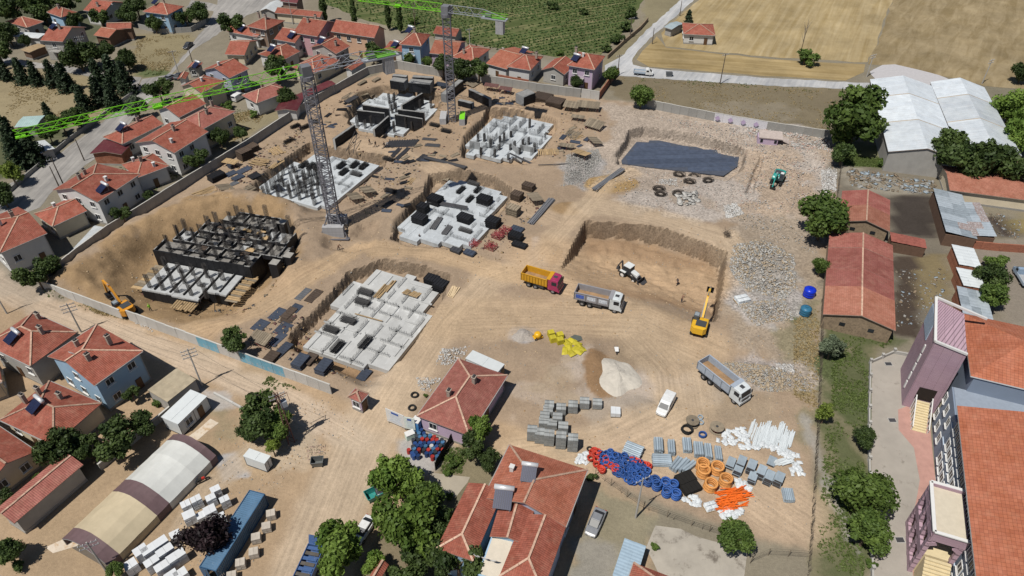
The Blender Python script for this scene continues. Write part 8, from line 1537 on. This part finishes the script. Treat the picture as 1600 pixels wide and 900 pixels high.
for lab, x, y, n, w, d in (('white block stack at the upper left of the lower group',575,800,8,1.6,1.3),('long white block stack across the lower group',650,775,8,3.2,1.2),('white block stack right of the long one',705,800,8,2.0,1.1),('white block stack at the right of the lower group',765,830,8,2.2,1.2),('white block stack in the front of the lower group, left',635,860,8,1.7,1.1),('white block stack in the front of the lower group, right',690,885,8,1.7,1.1),('lone white block stack beside the tent pole',518,872,7,1.5,1.3),('white block stack at the bottom edge, right',785,915,6,1.5,1.2),('white block stack at the bottom edge, left',735,925,6,1.5,1.2)):
    pallet('white_block_stack', lab, *zt_(x, y), rdir(*zt_(x, y), 60, -40), n, AAC, w, d, .22, cat='block stack')
for lab, x, y in (('sand grey block pallet, first at the container head',930,385),('sand grey block pallet, second beside the container',890,495),('sand grey block pallet, third beside the container',800,590),('sand grey block pallet, fourth beside the container',780,720),('sand grey block pallet, fifth beside the container',665,815),('sand grey block pallet, sixth at the bottom edge',588,930)):
    pallet('block_pallet', lab, *zc(x, y), rdir(*zc(x, y), 60, -14), 5, SBL, 1.15, 1.05, .2)
# ---- barrels
zb = lambda x, y: (590+x/8.18, 630+y/8.18); bm_ = MB().lathe([(0,0),(.29,0),(.3,.02),(.3,.28),(.315,.3),(.3,.32),(.3,.58),(.315,.6),(.3,.62),(.3,.86),(.29,.88),(.27,.86),(0,.86)], 14)
BC = [mat('barrel_blue', (.02,.05,.15), rough=.4, var=.2, rnd=.35), mat('barrel_red', (.30,.03,.025), rough=.45, var=.2, rnd=.3), mat('barrel_dark', (.03,.035,.045), rough=.5, rnd=.3), mat('barrel_white', (.42,.42,.42), rough=.5), mat('barrel_sky', (.05,.13,.24), rough=.45, rnd=.2)]; BMs = [bm_.mesh('barrel', m) for m in BC]
for k, (x, y) in enumerate(scatter([zb(*a) for a in ((470,470),(560,380),(640,415),(760,455),(890,520),(850,620),(790,760),(740,760),(640,690),(540,640),(530,720),(410,720),(385,620))], .68, 9)):
    i = random.choices(range(5), (8,6,4,2,4))[0]; put('oil_barrel', BMs[i], x, y, gh(x,y), 0, ['navy blue oil barrel in the crowd beside the office','red oil barrel in the crowd beside the office','dark grey oil barrel in the crowd beside the office','pale oil barrel in the crowd beside the office','sky blue oil barrel in the crowd beside the office'][i], 'barrel', ['navy barrels','red barrels','dark barrels','pale barrels','sky blue barrels'][i], .02)
a, b = Pg(*zb(740,860)), Pg(*zb(960,470)); t = thing('shade_net', 'black net screen fence beside the barrels', 'net', a); d = b-a; mb = MB(); n = 8
for k in range(n): mb.box(d*(k+.5)/n+Vector((0,0,.9)), (d.length/n+.02,.04,1.7+.2*math.sin(k)), rz=math.atan2(d.y,d.x)+.12*(-1)**k)
mb.build('net', mat('black_net', (.012,.013,.012), rough=.9), t)
for k in range(5): MB().cyl(d*k/4, d*k/4+Vector((0,0,2.0)), .04, 5).build('post', DARKSTEEL, t)
# ---- gate boards, booth
for lab, x0_, y0_, x1_, y1_, h, m in (('white site notice board with blue logo at the gate',606,657,634,669,2.8,WHITEP),('pale notice board with dark print beside the gate board',634,669,650,672,2.6,mat('board_pale', (.55,.60,.56), var=.08))):
    a, b = P(x0_, y0_+4), P(x1_, y1_+4); L = (b-a).length; t = thing('notice_board', lab, 'sign', a, math.atan2((b-a).y,(b-a).x)); MB().box((L/2,0,h/2+.6), (L,.08,h)).build('panel', m, t); q = MB()
    for k in range(9): q.box((L*.5+random.uniform(-.05,.05),-.05,.95+k*.2), (L*random.uniform(.5,.75),.012,.05))
    q.build('print', mat('print_grey', (.30,.36,.45)), t); MB().box((L*.5,-.055,h+.15), (L*.4,.014,.42)).build('logo', mat('logo_blue', (.04,.09,.30)), t)
    for s in (.05,.95): MB().cyl((L*s,.08,0), (L*s,.08,h+.6), .05, 6).build('post', STEEL, t)
p = P(653,671); t = thing('portable_toilet', 'blue portable toilet at the office corner', 'toilet', p, office[0].rotation_euler.z); MB().box((0,0,1.1), (1.1,1.1,2.2)).build('body', paint('toilet_blue', (.05,.19,.42), .5), t); MB().box((0,0,2.25), (1.2,1.2,.14)).build('roof', WHITEP, t); MB().box((0,-.57,1.05), (.75,.04,1.9)).build('door', MATS['toilet_blue'], t)
p = Pg(641,684); t = thing('drink_freezer', 'pale green white chest beside the barrels', 'chest', p, .5); MB().box((0,0,.55), (1.3,.9,1.0)).build('body', mat('pale_green', (.50,.62,.55)), t); MB().box((0,0,1.1), (1.35,.95,.1)).build('lid', WHITEP, t)
for lab, x, y in (('tyre planter in the office garden, upper',648,618),('tyre planter in the office garden, lower',644,638)): p = Pg(x, y); put('tyre', MB().torus((0,0,.16), .5, .17, 14, 6).mesh('tyre', RUBBER, True), p.x, p.y, p.z, 0, lab, 'tyre')
# ---- yellow crates and bags, tanks, heaps
YB = mat('yellow_crate', (.42,.36,.03), rough=.6, var=.2, rnd=.12)
for lab, x, y in (('yellow crate, back left of the four',861,525),('yellow crate, back right of the four',875,528),('yellow crate, front left of the four',864,533),('yellow crate, front right of the four',875,536)):
    p = Pg(x, y); t = thing('yellow_crate', lab, 'crate', p, .3); MB().box((0,0,.5), (1.1,1.0,.95), taper=.96).build('body', YB, t); MB().box((0,0,1.0), (1.0,.95,.1)).build('lid', YB, t)
SKY = [m.copy() for m in SK]
for m in SKY: m.materials.clear(); m.materials.append(YB)
for k, (x, y) in enumerate(((885,536),(893,533),(900,538),(889,544),(898,546),(905,543),(884,549),(893,552),(903,550),(907,548))): p = Pg(x, y); put('yellow_bag', SKY[k % 4], p.x, p.y, p.z, random.uniform(0,6), 'big yellow bag in the heap beside the yellow crates', 'bag', 'yellow bags', .2, 2.2)
p = Pg(840,528); t = thing('yellow_mixer', 'bright yellow machine left of the yellow crates', 'mixer', p, .4); YM = paint('mixer_yellow', (.65,.36,.01)); MB().lathe([(0,.3),(.5,.35),(.7,.7),(.55,1.1),(.3,1.25),(0,1.2)], 12).build('drum', YM, t, smooth=True); MB().box((0,0,.3), (1.5,1.0,.2)).build('frame', YM, t); wheel(t, (-.5,.5,.25), .25, .14); wheel(t, (-.5,-.5,.25), .25, .14)
p = Pg(900,530); put('dark_tarp', MB().face([(-1,-.6,.1),(.2,-.8,.35),(1.1,-.3,.1),(.9,.6,.15),(-.2,.7,.4),(-.9,.5,.1)]).mesh('dark_tarp', mat('grey_tarp', (.09,.10,.09), rough=.7)), p.x, p.y, p.z, 0, 'grey tarpaulin thrown over the yellow bags', 'tarpaulin')
for lab, x, y, r, h, m in (('bright blue plastic water tank beside the fence',1263,462,1.05,1.7,mat('tank_blue', (.008,.03,.46), rough=.3, var=.08)),('dull teal blue water tank below the bright one',1257,491,.95,1.6,mat('tank_teal', (.03,.13,.22), rough=.4, var=.1))):
    p = Pg(x, y); t = thing('water_tank', lab, 'tank', p); MB().lathe([(0,0),(r,0),(r,h*.3),(r*.97,h*.32),(r,h*.34),(r,h*.62),(r*.97,h*.64),(r,h*.66),(r,h*.9),(r*.6,h*1.02),(r*.28,h*1.05)], 20).build('body', m, t, smooth=True); MB().cyl((0,0,h*1.03), (0,0,h*1.12), r*.3, 12).build('lid', m, t)
def heap(name, label, px, py, rx, ry, h, m, cat, seed, rough=.12):
    p = P(px, py); t = MB(); n, k = 36, 9; rg = np.random.RandomState(seed); g = []
    for i in range(k+1):
        f = i/k; ring = []
        for j in range(n):
            a = 2*math.pi*j/n; w = 1+.14*math.sin(3*a+seed)+.08*math.sin(5*a+1.7*seed); x, y = rx*f*w*math.cos(a), ry*f*w*math.sin(a); z = gh(p.x+x, p.y+y); ring.append((x, y, z+h*(1-f)**.85*(1+.12*math.sin(4*a+seed)*f)+rg.uniform(-rough,rough)*(1-f)*f*2-.02*f))
        g.append(ring)
    for i in range(k):
        for j in range(n): t.face([g[i][j], g[i+1][j], g[i+1][(j+1) % n], g[i][(j+1) % n]])
    o = t.build(name, m, smooth=True); o.location = (p.x, p.y, 0); return tag(o, label, cat)
heap('sand_heap', 'white sand heap in the middle of the open ground', 966, 590, 3.2, 3.9, 1.3, mat('white_sand', (.42,.39,.34), var=.12, scale=1.2, bump=.4, bscale=5), 'sand heap', 2)
heap('sand_heap', 'small grey gravel heap left of the yellow mixer', 818, 526, 1.9, 1.5, .6, mat('grey_gravel', (.32,.29,.26), var=.25, scale=5, bump=.5, bscale=14), 'gravel heap', 3)
# dark tangles of rebar on the rubble
TG = MB(); rg = random.Random(4)
for k in range(60): a = rg.random()*6.28; r0 = rg.uniform(.5,1.1); z = rg.uniform(.08,.6); pts = [Vector((r0*1.3*math.cos(a+j*.35)+rg.uniform(-.08,.08), r0*.9*math.sin(a+j*.35)+rg.uniform(-.08,.08), z+rg.uniform(-.05,.05))) for j in range(6)]; [bar(TG, u, v, .06) for u, v in zip(pts[:-1], pts[1:])]
TGM = TG.mesh('rebar_tangle', mat('tangle', (.055,.045,.038), rough=.8))
for lab, x, y in (('rebar tangle below the membrane pit, upper left',1061,274),('rebar tangle below the membrane pit, upper middle',1085,275),('rebar tangle below the membrane pit, centre',1077,285),('rebar tangle below the membrane pit, right',1106,283),('rebar tangle left of the broken slabs, upper',1029,296),('rebar tangle left of the broken slabs, lower',1032,304),('rebar tangle touching the broken slabs',1059,303)): p = Pg(x, y); put('rebar_tangle', TGM, p.x, p.y, p.z, random.uniform(-.3,.3), lab, 'rebar', None, 0, 1.0)
tw = MB(); rg = random.Random(8)
for k in range(70): a = rg.random()*6.28; z = rg.random()*1.5; tw.cyl((rg.uniform(-.5,.5),rg.uniform(-.8,.8),z*.4), (rg.uniform(-1,1),rg.uniform(-1.6,1.6),z), .035, 4, .01)
o = tw.build('brushwood', mat('dry_twigs', (.14,.11,.085))); o.location = Pg(1135,368); tag(o, 'pile of dry branches above the deep pit', 'brushwood')
# ruin of lilac hut
p = Pg(1203,222); t = thing('ruined_hut', 'collapsed lilac hut with broken pale roof slab on the rubble', 'ruin', p, rdir(1203,222,30,3)); MB().box((-.8,-1.4,.9), (4.6,.2,1.8)).build('wall', PLAST['lilac'], t); MB().box((-3.0,0,.8), (.2,2.6,1.6)).build('wall', PLAST['lilac'], t); MB().box((-.2,0,1.9), (5.4,3.4,.22), M=Matrix.Rotation(R(6), 3, 'X')).build('roof_slab', mat('broken_slab', (.42,.36,.33), var=.2, scale=1.5), t); MB().box((3.4,.4,.7), (1.9,2.2,.2), M=Matrix.Rotation(R(24), 3, 'Y')).build('fallen_slab', MATS['broken_slab'], t)
for x in (-2.2,1.0): MB().box((x,-1.52,.9), (.6,.06,.8)).build('opening', GLASS, t)
LPM = [MB().box((0,0,.06), (2.2,1.1,.08)).box((0,-.4,.13), (2.2,.1,.07)).box((0,.4,.13), (2.2,.1,.07)).mesh('loose_panel', m) for m in (BLACKPLY, BRP, WOODG, BP2)]
for lab, gr, poly, n in (('loose formwork panel on the sand between the far slabs','loose panels between the far slabs',[(600,226),(700,215),(730,250),(640,262),(590,250)],14),('loose formwork panel on the sand along the long grey wall','loose panels along the long wall',[(500,180),(560,140),(600,128),(575,150),(530,195),(480,225)],16),('loose formwork panel between the near crane and the bright slab','loose panels near the crane',[(575,275),(640,262),(655,300),(610,345),(585,320)],14),('loose formwork panel right of the far pale slab','loose panels right of the far slab',[(870,190),(930,180),(925,230),(870,240)],12),('loose formwork panel at the foot of the far wall','loose panels at the far wall',[(690,130),(830,145),(900,165),(780,165),(700,150)],14)):
    pts = scatter(poly, 1.3, n); rg = random.Random(n*3)
    for a in rg.sample(pts, min(n, len(pts))): o = put('loose_panel', rg.choice(LPM), a[0], a[1], gh(*a)+.05, rg.uniform(-.5,1.2), lab, 'panel', gr, .1, rg.uniform(.6,1.2))
# ---------------------------------------------------------------- rubble, stones, debris
def rubble(name, label, cat, areas, mats, seed, flat=.6, mound_h=0):
    rs = np.random.RandomState(seed); Vs = []; ms = []; base = np.array([(-1,-1,-1),(1,-1,-1),(1,1,-1),(-1,1,-1),(-1,-1,1),(1,-1,1),(1,1,1),(-1,1,1)], float)
    for poly, n, s0, s1 in areas:
        q = poly_px(poly); lo, hi = q.min(0), q.max(0); a = rs.rand(n*6, 2)*(hi-lo)+lo; ok = inside(a[:,0], a[:,1], q) & (fbm(a[:,0], a[:,1], 3.5, seed)+.55 > rs.rand(len(a))*.8); a = a[ok][:n]; sz = s0+(s1-s0)*rs.rand(len(a))**3
        d = np.clip(sdf(a[:,0], a[:,1], q)/2.5, 0, 1)
        for (x, y), s, dd in zip(a, sz, d):
            c = base*(.55+.45*rs.rand(8,3))*np.array([s*(.6+.7*rs.rand()), s*(.6+.5*rs.rand()), s*flat*(.5+.6*rs.rand())])*.5
            t, u = rs.rand()*6.28, rs.normal()*.4; ct, st, cu, su = math.cos(t), math.sin(t), math.cos(u), math.sin(u); c = c @ np.array([[cu,0,su],[0,1,0],[-su,0,cu]]) @ np.array([[ct,st,0],[-st,ct,0],[0,0,1]])
            Vs.append(c+np.array([x, y, gh(x, y)+s*.12+mound_h*dd*rs.rand()])); ms.append(rs.choice(len(mats), p=None))
    V = np.concatenate(Vs); n = len(Vs); F = np.array([(3,2,1,0),(4,5,6,7),(0,1,5,4),(1,2,6,5),(2,3,7,6),(3,0,4,7)]); fc_ = (np.arange(n)[:,None,None]*8+F[None]).reshape(-1,4)
    me_ = bpy.data.meshes.new(name); me_.vertices.add(len(V)); me_.vertices.foreach_set('co', V.reshape(-1).astype(np.float32)); me_.loops.add(fc_.size); me_.loops.foreach_set('vertex_index', fc_.reshape(-1).astype(np.int32)); me_.polygons.add(len(fc_)); me_.polygons.foreach_set('loop_start', np.arange(0, fc_.size, 4, dtype=np.int32)); me_.polygons.foreach_set('material_index', np.repeat(ms, 6).astype(np.int32)); me_.update(calc_edges=True)
    for m in mats: me_.materials.append(m)
    return tag(obj(name, me_, kind='stuff'), label, cat)
RG = [mat('rubble_grey', (.27,.265,.25), var=.2), mat('rubble_pale', (.37,.36,.34), var=.15), mat('rubble_tan', (.32,.26,.185), var=.2), mat('rubble_pink', (.42,.30,.25), var=.2)]; RW = [mat('rubble_white', (.48,.48,.47), var=.1), RG[1], mat('rubble_white2', (.42,.40,.38), var=.12)]; RS = [mat('stone_tan', rgb(160,132,98), var=.2), mat('stone_light', rgb(186,164,134), var=.2), RG[0]]
rubble('concrete_rubble', 'grey concrete rubble spread between the deep pit and the fence', 'rubble', [([(1145,385),(1190,375),(1240,400),(1245,450),(1225,470),(1165,455),(1140,420)],5200,.08,.6),([(1150,478),(1225,470),(1240,500),(1180,510)],2000,.08,.5),([(1130,330),(1290,345),(1280,400),(1180,370)],900,.06,.35)], RG[:3], 11, .55, .25)
rubble('concrete_rubble', 'rubble bank below the steel grey dump truck', 'rubble', [([(1125,565),(1180,572),(1262,590),(1268,612),(1200,612),(1150,590)],3200,.07,.5)], [RG[0],RG[2],RG[2]], 12, .55, .25)
rubble('demolition_debris', 'pale and pink demolition debris across the far right ground', 'rubble', [([(1010,180),(1297,215),(1305,260),(1285,330),(1150,330),(1165,260),(1080,205)],4200,.05,.4),([(1225,205),(1295,215),(1300,240),(1240,232)],1800,.08,.55),([(1165,196),(1240,205),(1230,225),(1170,215)],1000,.08,.6),([(880,285),(1010,268),(1170,275),(1140,330),(1020,330)],1500,.05,.3)], [RG[1],RG[3],RG[0],RW[2]], 13, .5, .25)
rubble('gravel_spread', 'grey gravel heap spread beside the haul road', 'gravel', [([(885,245),(935,232),(940,250),(915,285),(880,292)],3600,.08,.34)], [RG[0],RG[1]], 14, .7, .4)
rubble('white_rubble', 'white rubble heaps and plaster fragments', 'rubble', [([(1283,265),(1308,262),(1306,300),(1285,300)],1500,.1,.5),([(1130,322),(1150,318),(1162,335),(1135,342)],900,.1,.6),([(1030,280),(1058,278),(1058,288),(1028,288)],500,.06,.35),([(1210,570),(1240,570),(1240,585),(1212,582)],350,.1,.5),([(690,545),(735,540),(712,572),(680,570)],500,.08,.4),([(650,590),(690,590),(680,612),(655,610)],350,.06,.35),([(205,492),(235,505),(240,520),(210,505)],300,.06,.3)], RW, 15, .5, .4)
rubble('broken_slabs', 'heap of broken concrete slabs among the rebar tangles', 'rubble', [([(1058,305),(1088,300),(1092,318),(1062,322)],110,.5,1.6)], [RG[0],RG[1]], 16, .25, .7)
rubble('loose_stones', 'loose stones and clods scattered over the site soil', 'stones', [([(80,450),(300,325),(500,170),(640,120),(930,160),(980,190),(880,290),(830,400),(700,500),(600,600),(520,605)],5200,.05,.32),([(830,400),(1130,340),(1270,480),(1270,640),(1260,840),(940,740),(700,560)],3200,.05,.26),([(310,690),(420,640),(520,620),(560,680),(450,740),(400,880),(250,900)],1500,.05,.28)], RS, 17, .6)
rubble('brick_scraps', 'brick and stone scraps beside the grey waste bin', 'rubble', [([(478,698),(508,695),(512,715),(482,722)],260,.08,.3)], [RG[3],RG[2]], 18)
rubble('yard_debris', 'boards and scrap strewn over the farm yards', 'debris', [([(1320,262),(1465,285),(1455,305),(1330,292)],700,.15,1.3),([(1400,420),(1480,420),(1475,500),(1400,510)],350,.1,.7),([(1540,330),(1600,345),(1590,375),(1550,365)],200,.1,.7)], [RG[0],WOODG,PLAST['mud'],GAL], 19, .25)
rubble('site_scraps', 'small dark scraps and offcuts around the formwork stacks', 'debris', [([(470,180),(600,125),(700,130),(880,165),(940,180),(880,250),(700,245),(560,240)],1500,.08,.75),([(340,280),(470,190),(480,225),(400,290)],700,.08,.8),([(600,250),(660,260),(640,310),(560,340),(560,290)],500,.08,.7),([(640,380),(840,300),(850,320),(780,410)],500,.08,.7),([(400,500),(460,480),(540,590),(430,560)],400,.08,.7),([(190,430),(300,490),(400,480),(460,400),(400,470),(250,470)],500,.1,.8)], [WOODG,DARKSTEEL,WOOD,RUST], 20, .2)
